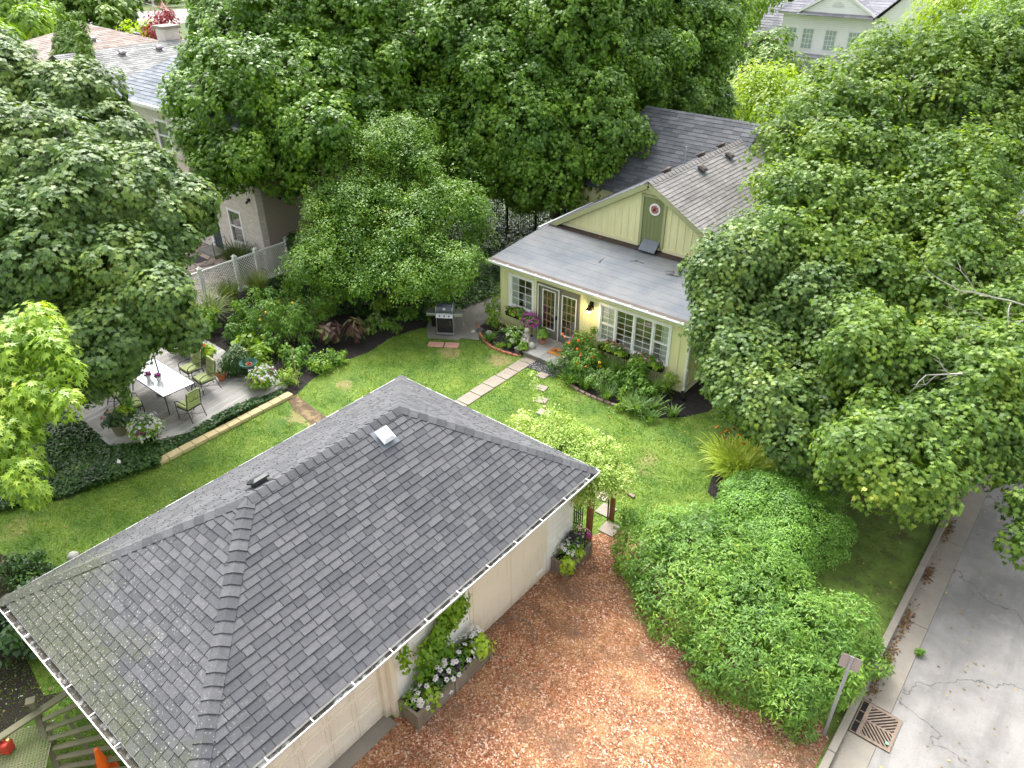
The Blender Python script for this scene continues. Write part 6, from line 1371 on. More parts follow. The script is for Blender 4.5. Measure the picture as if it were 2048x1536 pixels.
leaf_obj('flowers', [blk(heads((.3, 1.05, .60), (.34, 1.0, .34), 60, .075, lo=-.35, petals=5), 0), blk(heads((.3, .25, .55), (.26, .22, .2), 18, .07), 0), blk(heads((.2, 1.9, .66), (.2, .2, .22), 24, .07), 0), blk(heads((.3, .4, .5), .2, 2, .06), 1)], [PW, PM_], pl)
cb = empty('climbing_vine', (-7.3, 6.4, .4), 0, 'green climbing vine fanning up the white garage wall out of the long planter', 'vine')
M_clim = leafm('climber_leaf', [(0, (.07, .18, .015)), (.5, (.18, .34, .02)), (.85, (.32, .50, .03)), (1, (.6, .62, .06))], .4, .5)
leaf_obj('foliage', [dome((.06+.05*random.random(), y_, z_), (.14, .28, .26), 120, .10, 'ivy', lo=-1, inner=.3) for y_, z_ in [(0, .35), (.15, .65), (-.1, .75), (.2, 1.0), (.45, 1.15), (.6, 1.4), (.35, 1.35), (0.1, 1.1), (.7, 1.65), (.5, 1.7), (-.3, .5), (-.25, 1.0), (.75, 1.2), (.3, .3)]]
   + [dome((.08, -.75, 1.0+.18*k), (.09, .12, .14), 26, .09, 'ivy', lo=-1) for k in range(4)], [M_clim], cb)
b = MB()
for y_, z_ in [(.6, 1.8), (.1, 1.5), (-.75, 1.6), (.75, 1.3)]: b.tube([(0, 0, 0), (.03, y_*.4, z_*.55), (.03, y_, z_)], [.014, .01, .004], 5)
b.build('stems', M_stem, cb)
pl = planter((-7.38, 10.45, .0), .95, .42, .40, 'short weathered planter with mixed flowers near the iron gate')
leaf_obj('foliage', [blk(dome((.2, .5, .52), (.28, .5, .24), 330, .07, 'oval'), 0), blk(dome((.38, .08, .36), (.18, .2, .22), 110, .12, 'ivy', lo=-.8), 1), blk(dome((.36, .5, .38), (.14, .2, .22), 60, .11, 'ivy', lo=-.8), 1), blk(dome((.2, .65, .62), (.24, .3, .2), 170, .09, 'oval'), 2), blades((.15, .45, .4), 40, .62, .006, .4, .25, 2)], [M_lf, M_lime, M_purpf], pl)
leaf_obj('flowers', [blk(heads((.2, .35, .58), (.26, .3, .2), 30, .06), 0), blk(heads((.2, .85, .66), (.22, .2, .18), 22, .06), 1), blk(heads((.3, .9, .6), (.2, .2, .2), 8, .06), 2)], [PW, petalm('blush', (.80, .60, .62)), PM_], pl)
# garden hose loop
b = MB(); b.tube([(-6.9+.45*math.cos(a), 8.3+.55*math.sin(a), .03) for a in [R(20+i*11) for i in range(27)]], .008, 5)
tag(b.build('garden_hose', pm('grey_hose', (.16, .15, .13), .6)), 'thin grey garden hose looped on the red chippings', 'hose')
# ------------------------------------------------------------------ street things
sg = empty('street_sign', (-.86, 10.30, 0), R(8), 'small blank street sign seen from behind on a galvanised post in the hedge', 'street sign')
b = MB(); b.add([(-.03, 0, 0), (-.022, -.022, 0), (.022, -.022, 0), (.03, 0, 0), (.026, .004, 0), (.019, -.017, 0), (-.019, -.017, 0), (-.026, .004, 0)]+[(x_, y_, 2.32) for x_, y_ in [(-.03, 0), (-.022, -.022), (.022, -.022), (.03, 0), (.026, .004), (.019, -.017), (-.019, -.017), (-.026, .004)]], [(i, (i+1) % 8, 8+(i+1) % 8, 8+i) for i in range(8)]+[tuple(range(8, 16))]); b.build('post', M_galv, sg)
b = MB(); n_ = []
for cx, cz, a0 in ((.13, .13, 0), (-.13, .13, 90), (-.13, -.13, 180), (.13, -.13, 270)):
    for i in range(5): a = R(a0+22.5*i); n_.append((cx+.04*math.cos(a), .012, 2.13+cz+.04*math.sin(a)))
k = len(n_); b.add(n_+[(x_, y_-.004, z_) for x_, y_, z_ in n_], [tuple(range(k)), tuple(range(2*k-1, k-1, -1))]+[(i, k+i, k+(i+1) % k, (i+1) % k) for i in range(k)]); pn = b.build('panel', pm('sign_back', (.40, .34, .32), .6, .08, 4, .05), sg)
b = MB(); b.lathe([(.012, 0), (.012, .004)], (0, 0, 0), 8); o = b.build('bolt', M_galv, pn); o.location = (0, -.025, 2.2); o.rotation_euler = (R(90), 0, 0)
# drain grate
M_rust = pm('rusty_iron', (.20, .15, .115), .7, .3, 8, .3, 50, col2=(.28, .20, .14), c2range=(.5, .65))
dg = empty('drain_grate', (-.21, 11.15, .004), 0, 'rusty cast iron storm drain grate with herringbone slots in the gutter', 'drain')
b = MB(); b.box(-.30, .42, -.42, .42, -.011, -.006); b.build('pit_shade', pm('pit_shade_black', (.008, .008, .008), .9, .1, 3, 0), dg)  # thin near-black plate under the bars; its colour stands in for the shaft's shade
b = MB(); x0, x1, y0, y1 = -.20, .42, -.42, .42
for a in [(x0, x1, y0, y0+.06), (x0, x1, y1-.06, y1), (x0, x0+.07, y0+.06, y1-.06), (x1-.06, x1, y0+.06, y1-.06)]: b.box(*a, -.04, .012)
b.bar((x0+.07, 0, -.012), (x1-.06, 0, -.012), .035, .04)
cp_ = [(x0+.07, y0+.06), (x1-.06, y0+.06), (x1-.06, 0), (x0+.07, 0)]
for s_ in (-1, 1):
    for i in range(-6, 13):
        q = clip2([(x0+i*.085, 0), (x0+i*.085+.040, 0), (x0+i*.085+.040+.36, -.36), (x0+i*.085+.36, -.36)], [(x0+.07, y0+.06), (x1-.06, y0+.06), (x1-.06, -.018), (x0+.07, -.018)]) or \
            clip2([(x0+i*.085+.36, -.36), (x0+i*.085+.040+.36, -.36), (x0+i*.085+.040, 0), (x0+i*.085, 0)], [(x0+.07, y0+.06), (x1-.06, y0+.06), (x1-.06, -.018), (x0+.07, -.018)])
        if len(q) >= 3: b.prism([(u, v*s_) for u, v in q], -.035, .009)
b.build('grate', M_rust, dg)
b = MB()
for (ya, yb) in ((-.40, -.15), (-.12, .12), (.15, .40)): b.box(-.30, -.205, ya-.02, ya, -.04, .008); 
b.box(-.32, -.30, -.42, .42, -.04, .012); b.box(-.30, -.205, .40, .42, -.04, .008); b.build('side_inlet', M_rust, dg)
x_ = MB().lathe([(.001, 0), (.03, .0), (.035, .02), (.001, .03)], (0, 0, 0), 7); o = x_.build('green_scrap', pm('pale_green_plastic', (.20, .50, .36), .6)); o.location = (.12, 10.88, .02); tag(o, 'small pale green scrap lying on the drain grate', 'litter')
bush('weed', None, .10, 'green weed growing in the joint between gutter and asphalt', [M_lf], .06, 'lance', 260, .08, world=(.02, 13.4, 0), cat='weed')
# ------------------------------------------------------------------ bottom left corner
M_mossw = pm('mossy_wood', (.16, .15, .095), .9, .25, 2, .3, 30, col2=(.10, .13, .05), c2range=(.45, .65))
gz_ = -.9
dkp = PX(65, 1420, -14.6)
sb = empty('wooden_stair', (-14.0, .4, 0), R(-28), 'mossy weathered wooden gate and stair rails in the bottom left corner', 'stair rail')
def T_(px_, z): p = P(px_[0], px_[1], z); return p
b = MB(); p0 = T_((65, 1410), 1.15)
Mi = (Matrix.Translation(sb.location) @ Matrix.Rotation(R(-28), 4, 'Z')).inverted()
def L_(v): return Mi @ Vector(v)
q0, q1 = T_((30, 1455), 1.05), T_((150, 1375), 1.05)
b.bar(L_(q0-(q1-q0)*1.2), L_(q1+(q1-q0)*.6), .14, .04); b.bar(L_((p0.x, p0.y, 0)), L_((p0.x, p0.y, 1.25)), .09, .09, up=(1, 0, 0)); b.obox(L_((p0.x, p0.y, 1.27)), (.15, .15, .03)); b.build('top_rail', M_mossw, sb)
b = MB()
for i in range(8):
    a = T_((85+i*7, 1440+i*19), 1.0-.12*i); c_ = T_((175+i*20, 1400+i*22), 1.0-.12*i); b.bar(L_(a), L_(c_), .10, .03)
b.bar(L_(T_((70, 1425), .98)), L_(T_((125, 1560), .2)), .09, .05); b.bar(L_(T_((130, 1430), .9)), L_(T_((215, 1560), .1)), .06, .04)
b.build('slats', M_mossw, sb)
def lattm(name, c, s_=22):
    return pm(name, c, .8, .1, 4, .1)
b = MB()
o0 = T_((-40, 1480), .7); o1 = T_((80, 1450), .7); d_ = (o1-o0); dn = Vector((d_.y, -d_.x, 0)).normalized()
for i in range(26): b.bar(L_(o0+dn*(.05*i)), L_(o1+dn*(.05*i)+d_*.25), .03, .008)
for i in range(24): b.bar(L_(o0+d_*(.055*i)+Vector((0, 0, .009))), L_(o0+d_*(.055*i)+dn*1.3+Vector((0, 0, .009))), .02, .006)
b.build('lattice_top', pm('mossy_lattice', (.17, .17, .10), .9, .2, 3, .2, 30, col2=(.12, .17, .05), c2range=(.45, .65)), sb)
jc = empty('fuel_can', T_((12, 1500), .72), R(30), 'red plastic fuel can standing on the lattice in the bottom left corner', 'fuel can')
M_red = pm('red_plastic', (.50, .05, .03), .45, .1, 4, .05)
b = MB(); b.rbox((0, 0, .13), (.30, .20, .26), .05); b.build('body', M_red, jc)
b = MB(); b.tube([(-.09, 0, .26), (-.08, 0, .31), (.05, 0, .32), (.08, 0, .26)], .016, 6); b.build('handle', M_red, jc)
b = MB(); b.lathe([(.001, .26), (.03, .26), (.03, .29), (.001, .295)], (.11, .04, 0), 10); b.build('cap', pm('yellow_cap', (.75, .60, .20), .5), jc)
cp = T_((217, 1548), .0)
cn = empty('traffic_cone', (cp.x, cp.y, .15), 0, 'orange traffic cone at the bottom edge below the garage gutter', 'traffic cone')
b = MB(); b.lathe([(.001, 0), (.16, .0), (.15, .03), (.13, .035), (.035, .62), (.025, .63), (.001, .63)], (0, 0, 0), 16); b.build('cone', pm('cone_orange', (.75, .12, .01), .5, .1, 4, .05), cn)
b = MB(); b.rbox((0, 0, .012), (.38, .38, .024), .04); b.build('base', MATS['cone_orange'], cn)
random.seed(13)
e = bush('dark_shrub', None, 1.0, 'dark leafy shrub under the left corner of the garage roof', [M_lfd, leafm('mid_dark_leaf', [(0, (.02, .06, .012)), (1, (.08, .17, .04))], .25, .4)], .13, 'oval', 1500, .55, world=(-14.6, 1.9, 0))
bush('dark_shrub', None, .8, 'dark shrub behind the wooden rails at the left edge', [M_lfd], .12, 'oval', 900, .45, world=(-15.4, .6, 0))
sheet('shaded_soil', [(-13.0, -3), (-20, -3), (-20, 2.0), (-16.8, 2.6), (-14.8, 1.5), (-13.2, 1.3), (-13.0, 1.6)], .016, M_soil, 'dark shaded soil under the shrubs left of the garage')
bush('evergreen', None, .5, 'bright green evergreen at the left edge beyond the garage corner', [M_ast], .05, 'lance', 2600, 1.1, world=P(-20, 1180, 0), tip=-.5, up=1.0)
bush('ivy_mound', None, .55, 'low mound of glossy ivy beside the bright evergreen', [M_ivyb], .07, 'ivy', 1400, .25, world=P(60, 1150, 0))
for x_, y_, lb in ((148, 1104, 'largest white'), (94, 1139, 'pale yellow'), (70, 1154, 'smaller cream')):
    p = P(x_, y_+12, 0); b = MB(); b.lathe([(.001, 0), (.11, .02), (.14, .09), (.08, .16), (.001, .18)], (0, 0, 0), 9); o = b.build('rock', M_stone, smooth=True); o.location = p; tag(o, lb+' rock half hidden behind the mossy edge of the garage roof', 'rock')
# ------------------------------------------------------------------ lattice fence, iron fence
FX = -26.5
lf = empty('lattice_fence', (FX, 13, 0), 0, 'weathered white lattice fence with square posts behind the grasses', 'fence')
yp = [11.2, 13.15, 14.7, 15.68, 17.2, 19.1, 21.0]
for y_ in yp:
    b = MB(); b.box(-.07, .07, y_-13-.07, y_-13+.07, 0, 1.5); b.box(-.09, .09, y_-13-.09, y_-13+.09, 1.501, 1.53); b.obox((0, y_-13, 1.56), (.13, .13, .06), taper=.4); b.build('post', M_whitewood, lf)
for ya, yb in zip(yp[:-1], yp[1:]):
    a, c = ya-13+.072, yb-13-.072; b = MB(); b.box(-.035, .035, a, c, 1.33, 1.40); b.box(-.03, .03, a, c, .06, .12); b.build('rail', M_whitewood, lf)
    b = MB(); cl_ = [(a, .12), (c, .12), (c, 1.33), (a, 1.33)]
    n_ = int((c-a+1.21)/.125)
    for i in range(n_):
        s0 = a-1.21+i*.125
        for q, xx in ((clip2([(s0, .12), (s0+.034, .12), (s0+.034+1.21, 1.33), (s0+1.21, 1.33)], cl_), 0.0), (clip2([(s0+1.21, .12), (s0+1.21+.034, .12), (s0+.034, 1.33), (s0, 1.33)], cl_), .009)):
            if len(q) >= 3:
                k = len(q); vs = [(xx, u, v) for u, v in q]+[(xx+.008, u, v) for u, v in q]; b.add(vs, [tuple(reversed(range(k))), tuple(range(k, 2*k))]+[(j, (j+1) % k, k+(j+1) % k, k+j) for j in range(k)])
    b.build('lattice', M_whitewood, lf)
iv = leaf_obj('ivy_on_fence', [dome((-26.35, 17.35+.1*random.random(), .25+.22*k), (.2, .35, .2), 150, .09, 'ivy', lo=-1) for k in range(7)], [M_ivyb]); tag(iv, 'ivy climbing the fence post nearest the pear tree', 'ivy')
fr = empty('iron_fence', P(1000, 462), 0, 'black iron picket fence in the shade behind the big maple trunk', 'fence')
b = MB(); a0, a1 = P(960, 455), P(1130, 478); d_ = a1-a0; n_ = int(d_.length/.11); o0 = fr.location.copy()
for i in range(n_+1): p = a0+d_*i/n_-o0; b.tube([p, p+Vector((0, 0, 1.5))], .010, 4)
b.bar(a0-o0+Vector((0, 0, 1.4)), a1-o0+Vector((0, 0, 1.4)), .03, .03); b.bar(a0-o0+Vector((0, 0, .15)), a1-o0+Vector((0, 0, .15)), .03, .03); b.build('pickets', M_black, fr)
for t in (0, .33, .66, 1): p = a0+d_*t-o0; MB().box(p.x-.04, p.x+.04, p.y-.04, p.y+.04, 0, 1.65).build('post', M_black, fr)
# ------------------------------------------------------------------ brick neighbour
NO = Vector((-30, 17, 0)); nh = empty('brick_house', NO, 0, 'pale brick two storey neighbour with grey blue shingle roof behind the lattice fence', 'house')
M_nbrick = brickwall('pale_brick', (.66, .61, .56), (.42, .38, .35), .235, .085, .14)
def sidingm(name, col, step=.12):
    m, t, bs = base_mat(name); tc = nd(t, 'ShaderNodeTexCoord').outputs['Object']; sx = nd(t, 'ShaderNodeSeparateXYZ'); t.links.new(tc, sx.inputs[0])
    mu = nd(t, 'ShaderNodeMath', operation='MULTIPLY'); mu.inputs[1].default_value = 1/step; t.links.new(sx.outputs[2], mu.inputs[0]); fr_ = nd(t, 'ShaderNodeMath', operation='FRACT'); t.links.new(mu.outputs[0], fr_.inputs[0])
    c = ramp(t, fr_.outputs[0], [(0.0, tuple(x*.45 for x in col)), (.12, col), (1, tuple(x*1.05 for x in col))]).outputs[0]; t.links.new(c, bs.inputs['Base Color']); bs.inputs['Roughness'].default_value = .7
    bp = nd(t, 'ShaderNodeBump'); bp.inputs['Strength'].default_value = .7; bp.inputs['Distance'].default_value = .02; t.links.new(fr_.outputs[0], bp.inputs['Height']); t.links.new(bp.outputs[0], bs.inputs['Normal']); return m
M_side = sidingm('taupe_siding', (.34, .29, .24))
NX, NY, NZ = -27.35, 16.65, 6.1
def nb(x0, x1, y0, y1, z0, z1, mb=None): mb = mb or MB(); return mb.box(x0-NO.x, x1-NO.x, y0-NO.y, y1-NO.y, z0, z1)
NOP = [(-31.55, -30.6, .05, 2.15), (-29.75, -28.75, .75, 2.3), (-34.6, -32.9, .3, 1.7), (-34.3, -33.2, 4.0, 5.4)]
nxs = sorted({-39.5, NX, *[v for o_ in NOP for v in o_[:2]]}); b = MB()
for x0, x1 in zip(nxs[:-1], nxs[1:]):
    xm = (x0+x1)/2; ops = sorted([o_ for o_ in NOP if o_[0] < xm < o_[1]], key=lambda o_: o_[2]); z_ = 0
    for o_ in ops: nb(x0, x1, NY, NY+.2, z_, o_[2], b); z_ = o_[3]
    nb(x0, x1, NY, NY+.2, z_, NZ, b)
b.build('wall', M_nbrick, nh)
nb(NX-.2, NX, NY+.2, NY+11, 0, 6.0).build('side_wall', M_side, nh)
nb(NX-.14, NX+.01, NY-.012, NY+.3, 0, 6.05).build('corner_board', M_nbrick, nh)
nb(-39.5, NX-.2, NY+10.8, NY+11, 0, 6).build('wall', M_nbrick, nh)
nb(-39.5, -39.3, NY+.2, NY+10.8, 0, 6).build('wall', M_nbrick, nh)
o_ = NOP[0]; b = nb(o_[0], o_[0]+.16, NY-.02, NY+.08, 0, 2.2); nb(o_[1]-.06, o_[1], NY-.02, NY+.08, 0, 2.2, b); nb(o_[0]+.16, o_[1]-.06, NY-.02, NY+.08, 2.1, 2.2, b); b.build('door_frame', M_white, nh)
b = nb(o_[0]+.16, o_[1]-.06, NY+.03, NY+.08, 0.05, 2.1); d_ = b.build('door', pm('dark_slate_door', (.04, .055, .06), .5), nh)
b = nb(o_[0]+.35, o_[0]+.55, NY+.01, NY+.029, 1.0, 1.65)
for i in range(6): pass
b.build('door_glass', M_glass, d_)
nb(o_[0]-.1, o_[1]+.3, NY-.75, NY-.021, 0, .12).build('front_step', M_conc, nh)
b = MB(); b.tube([(o_[1]+.35-NO.x, NY-.1-NO.y, 0), (o_[1]+.35-NO.x, NY-.1-NO.y, .9), (o_[1]+.35-NO.x, NY-.75-NO.y, .75), (o_[1]+.35-NO.x, NY-.75-NO.y, 0)], .015, 6); b.build('hand_rail', M_black, nh)
for o_ in NOP[1:]:
    b = nb(o_[0]-.02, o_[0]+.09, NY-.02, NY+.06, o_[2], o_[3]); nb(o_[1]-.09, o_[1]+.02, NY-.02, NY+.06, o_[2], o_[3], b); nb(o_[0]+.09, o_[1]-.09, NY-.02, NY+.06, o_[3]-.09, o_[3], b); nb(o_[0]+.09, o_[1]-.09, NY-.02, NY+.06, o_[2], o_[2]+.09, b); zc = (o_[2]+o_[3])/2; nb(o_[0]+.09, o_[1]-.09, NY, NY+.05, zc-.03, zc+.03, b)
    wf = b.build('window', M_white, nh); nb(o_[0]+.08, o_[1]-.08, NY+.052, NY+.058, o_[2]+.05, o_[3]-.05).build('pane', M_glass, wf)
for (xx, yy, an) in ((NX-.45, NY-.05, 0), (NX+.06, NY+1.0, 1)):
    b = MB(); c_ = Vector((xx, yy, 3.05))-NO; b.obox(c_, (.1, .1, .1))
    dv = Vector((-.12, -.05, -.14)) if an == 0 else Vector((.12, .1, -.14)); b.tube([c_, c_+dv], [.035, .06], 10); fl_ = b.build('floodlight', M_black, nh)
    b = MB(); b.tube([c_+dv, c_+dv*1.06], [.05, .05], 10); b.build('lens', M_white, fl_)
# striped awnings
M_awn = pm('awning', (.52, .42, .36), .8, .1, 1, .1)
for x_ in (-33.8, -32.2):
    b = MB(); n_ = 7
    for i in range(n_):
        xa = x_-.55+1.1*i/n_; b.add([Vector(v)-NO for v in [(xa, NY-.02, 4.0), (xa+1.1/n_, NY-.02, 4.0), (xa+1.1/n_, NY-.6, 3.3+.03*(i % 2)), (xa, NY-.6, 3.3+.03*((i+1) % 2)), (xa, NY-.6, 3.15), (xa+1.1/n_, NY-.6, 3.15)]], [(0, 1, 2, 3), (3, 2, 5, 4)])
    b.build('awning', M_awn, nh)
# patio of flagstones behind the fence
def flagm():
    m, t, b = base_mat('flagstone'); tc = nd(t, 'ShaderNodeTexCoord').outputs['Object']; v = nd(t, 'ShaderNodeTexVoronoi', feature='DISTANCE_TO_EDGE'); v.inputs['Scale'].default_value = 1.5; v2 = nd(t, 'ShaderNodeTexVoronoi'); v2.inputs['Scale'].default_value = 1.5
    t.links.new(tc, v.inputs[0]); t.links.new(tc, v2.inputs[0]); sc = nd(t, 'ShaderNodeSeparateColor'); t.links.new(v2.outputs['Color'], sc.inputs[0])
    c = ramp(t, sc.outputs[0], [(0, (.24, .18, .15)), (1, (.40, .31, .27))]).outputs[0]; c = mix(t, ramp(t, v.outputs['Distance'], [(0.02, (1,)*3), (.05, (0,)*3)]).outputs[0], c, (.05, .04, .035)); t.links.new(c, b.inputs['Base Color']); return m
sheet('flagstone_patio', [(-34, 12.0), (-26.7, 12.0), (-26.7, 16.6), (-34, 16.6)], .01, flagm(), 'flagstone patio beside the brick neighbour')
b = MB(); b.rbox((0, 0, .01), (.9, .55, .02), .03); o = b.build('door_mat', M_black); o.location = (-30.9, 15.35, .012); tag(o, 'black mat on the flagstones before the neighbour door', 'mat')
plant('fountain_grass', (-28.3, 15.9, 0), [blades((0, 0, 0), 700, 1.9, .016, .5, .7, r=.3)], [leafm('fountain_grass', [(0, (.03, .06, .015)), (.6, (.08, .13, .03)), (1, (.2, .25, .08))], .25, .5)], 'big mound of arching grass against the brick wall behind the fence', 'ornamental grass')
# roofs of the neighbour
M_roofb = roofm('blue_grey_shingle', (.11, .13, .155), (.17, .19, .22), (.24, .26, .29))
M_roofgn = roofm('grey_green_shingle', (.15, .15, .15), (.24, .245, .24), (.36, .36, .35))
M_roofbr = roofm('brown_shingle', (.19, .145, .125), (.28, .22, .195), (.36, .30, .27))
def roof(parent, org, polys, mat, e=.2, tab=.4, nm='roof'):
    for pl_ in polys:
        b = MB(); shingles(b, [Vector(v)-org for v in pl_], e, tab, .018, .25); b.build(nm, mat, parent)
ex0, ex1, ey0, ey1, ez = -38.2, NX+.4, NY-.4, NY+11.3, 6.15
ry = (ey0+ey1)/2; rz0 = ez+2.6
roof(nh, NO, [[(ex0, ey0, ez), (ex1, ey0, ez), (ex1-4.6, ry, rz0), (ex0+4.6, ry, rz0)], [(ex1, ey0, ez), (ex1, ey1, ez), (ex1-4.6, ry, rz0)], [(ex0, ey1, ez), (ex0, ey0, ez), (ex0+4.6, ry, rz0)], [(ex1, ey1, ez), (ex0, ey1, ez), (ex0+4.6, ry, rz0), (ex1-4.6, ry, rz0)]], M_roofb, .22, .5)
nb(ex0, ex1, ey0-.02, ey1, ez-.22, ez-.01).build('soffit', M_white, nh)
b = nb(ex0-.02, ex1+.02, ey0-.14, ey0-.021, ez-.12, ez); b.build('gutter', M_white, nh)
# grey roofed wing further back with chimney
gh = empty('grey_roofed_house', (-46, 22, 0), 0, 'neighbour house with a mottled grey roof and two ridge vents at the upper left', 'house'); GO = Vector((-46, 22, 0))
a, c = P(186, 95, 7.0), P(345, 86, 7.0)
gx, ya, yb = (a.x+c.x)/2, a.y-2.5, c.y+2
roof(gh, GO, [[(gx+7, ya, 4.6), (gx+7, yb, 4.6), (gx, yb, 7.0), (gx, ya, 7.0)], [(gx-7, ya, 4.6), (gx-7, yb, 4.6), (gx, yb, 7.0), (gx, ya, 7.0)]], M_roofgn, .2, .45)
b = MB(); b.box(gx-6.6-GO.x, gx+6.6-GO.x, ya+.4-GO.y, yb-.4-GO.y, 0, 4.7); b.build('wall', M_nbrick, gh)
b = MB(); b.box(gx+6.9-GO.x, gx+7.02-GO.x, ya-GO.y, yb-GO.y, 4.45, 4.59); b.build('gutter', M_white, gh)
M_mv = pm('grey_metal_vent', (.22, .20, .22), .5)
for (vx, vy) in ((209, 101), (294, 94)):
    p = P(vx, vy, 6.75); box_vent(gh, Vector((gx+.75, p.y, 6.76))-GO, Vector((2.4/7, 0, 1)), (0, 1, 0), .3, (M_mv, M_mv), .2)
ci = empty('chimney', PX(343, 100, -44.6), 0, 'square pale brick chimney between the grey roof and the maple', 'chimney'); cz = PX(334, 50, -44.6).z; c0 = ci.location.copy()
ci.location = (c0.x, c0.y, 0)
b = MB(); b.box(-.45, .45, -.45, .45, 0, cz-.15); b.build('stack', M_nbrick, ci)
b = MB(); b.box(-.55, .55, -.55, .55, cz-.149, cz); b.build('crown', M_kerb, ci)
# brown hipped roof
ap = P(170, 47, 6.2); bh = empty('brown_roofed_house', (ap.x, ap.y, 0), 0, 'low house with a brown hipped roof behind the four narrow evergreens', 'house'); BO = Vector((ap.x, ap.y, 0)); r_ = 9.0; z1 = 3.1
roof(bh, BO, [[(ap.x+r_, ap.y-r_, z1), (ap.x+r_, ap.y+r_, z1), (ap.x, ap.y, 6.2)], [(ap.x-r_, ap.y-r_, z1), (ap.x+r_, ap.y-r_, z1), (ap.x, ap.y, 6.2)], [(ap.x+r_, ap.y+r_, z1), (ap.x-r_, ap.y+r_, z1), (ap.x, ap.y, 6.2)], [(ap.x-r_, ap.y+r_, z1), (ap.x-r_, ap.y-r_, z1), (ap.x, ap.y, 6.2)]], M_roofbr, .25, .5)
b = MB(); b.box(-8.5, 8.5, -8.5, 8.5, 0, 3.1); b.build('wall', M_nbrick, bh)
for d_ in ((2.4, -.8), (1.2, 3.0)):
    xx, yy = d_; m_ = max(abs(xx), abs(yy)); nn = Vector((3.1/9, 0, 1)) if abs(xx) >= abs(yy) else Vector((0, 3.1/9, 1)); box_vent(bh, Vector((xx, yy, 6.2-m_*3.1/9)), nn, (0, 1, 0) if abs(xx) >= abs(yy) else (1, 0, 0), .35, (M_mv, M_mv), .25)
# ------------------------------------------------------------------ white house
WO = Vector((-20, 68, 0)); wh = empty('white_house', WO, 0, 'large white colonial house with grey roof and a gabled front at the upper right', 'house')
M_wsid = sidingm('white_siding', (.93, .94, .95), .14)
M_roofw = roofm('slate_grey_shingle', (.17, .17, .20), (.24, .24, .275), (.31, .31, .34))
WY = 68.0; wl = PY(1562, 60, WY).x; EZ_ = 5.75
def wb(x0, x1, y0, y1, z0, z1, mb=None): mb = mb or MB(); return mb.box(x0-WO.x, x1-WO.x, y0-WO.y, y1-WO.y, z0, z1)
wb(wl, wl+17, WY, WY+9, 0, EZ_).build('wall', M_wsid, wh)
wb(wl-.35, wl+17.3, WY-.35, WY+9.3, EZ_+.001, EZ_+.18).build('cornice', M_white, wh)
ez = EZ_+.2; x0, x1 = wl-.5, wl+17.4; y0, y1 = WY-.5, WY+9.5; yr = (y0+y1)/2; zr = ez+3.4
roof(wh, WO, [[(x0, y0, ez), (x1, y0, ez), (x1-4.5, yr, zr), (x0+4.5, yr, zr)], [(x1, y0, ez), (x1, y1, ez), (x1-4.5, yr, zr)], [(x0, y1, ez), (x0, y0, ez), (x0+4.5, yr, zr)], [(x1, y1, ez), (x0, y1, ez), (x0+4.5, yr, zr), (x1-4.5, yr, zr)]], M_roofw, .3, .6)
# pediment
pa, pb = PY(1603, 30, WY-.6).x, PY(1745, 38, WY-.6).x; pc = (pa+pb)/2; pzt = ez+1.75
b = MB(); vs = [(pa, WY-.55, ez+.12), (pb, WY-.55, ez+.12), (pc, WY-.55, pzt), (pa, WY-.2, ez+.12), (pb, WY-.2, ez+.12), (pc, WY-.2, pzt)]; b.add([Vector(v)-WO for v in vs], [(0, 1, 2), (5, 4, 3), (0, 3, 4, 1), (1, 4, 5, 2), (2, 5, 3, 0)]); gw_ = b.build('pediment', M_wsid, wh)
b = MB(); b.bar(Vector((pa-.3, WY-.7, ez+.06))-WO, Vector((pc, WY-.7, pzt+.14))-WO, .3, .16); b.bar(Vector((pb+.3, WY-.7, ez+.06))-WO, Vector((pc, WY-.7, pzt+.14))-WO, .3, .16); b.build('pediment_trim', M_white, wh)
roof(wh, WO, [[(pa-.4, WY-.75, ez+.1), (pa-.4, WY+3.2, ez+.1), (pc, WY+3.2, pzt+.26), (pc, WY-.75, pzt+.26)], [(pb+.4, WY-.75, ez+.1), (pb+.4, WY+3.2, ez+.1), (pc, WY+3.2, pzt+.26), (pc, WY-.75, pzt+.26)], [(pa-.3, WY-1.0, ez-.08), (pb+.3, WY-1.0, ez-.08), (pb+.2, WY-.56, ez+.13), (pa-.2, WY-.56, ez+.13)]], M_roofw, .3, .6)
b = MB(); n_ = 12; vs = [(pc-WO.x+.5*math.cos(math.pi*i/n_), WY-.57-WO.y, ez+.55+.42*math.sin(math.pi*i/n_)) for i in range(n_+1)]; b.add(vs, [tuple(range(n_+1))]); fw_ = b.build('fan_window', M_glass, gw_)
b = MB()
for i in range(1, 5): a = math.pi*i/5; b.bar((pc-WO.x, WY-.58-WO.y, ez+.55), (pc-WO.x+.5*math.cos(a), WY-.58-WO.y, ez+.55+.42*math.sin(a)), .03, .02)
b.build('fan_bars', M_white, fw_)
M_wpane = pm('pale_window_glass', (.35, .44, .42), .2, .2, 2, 0, spec=.8)
def wwin(px_, z0, z1, hw=.42):
    xc = PY(px_, 60, WY).x; b = wb(xc-hw-.1, xc+hw+.1, WY-.06, WY-.001, z0-.12, z1+.12); f_ = b.build('window', M_white, wh); wb(xc-hw, xc+hw, WY-.075, WY-.061, z0, z1).build('pane', M_wpane, f_)
    b = MB(); 
    for i in range(1, 3): wb(xc-hw+2*hw*i/3-.015, xc-hw+2*hw*i/3+.015, WY-.085, WY-.076, z0, z1, b)
    for i in range(1, 4): zz = z0+(z1-z0)*i/4; wb(xc-hw, xc+hw, WY-.086, WY-.077, zz-.015, zz+.015, b)
    b.build('glazing_bars', M_white, f_)
for px_ in (1583, 1618, 1664, 1712, 1760, 1800): wwin(px_, 3.3, 4.75)
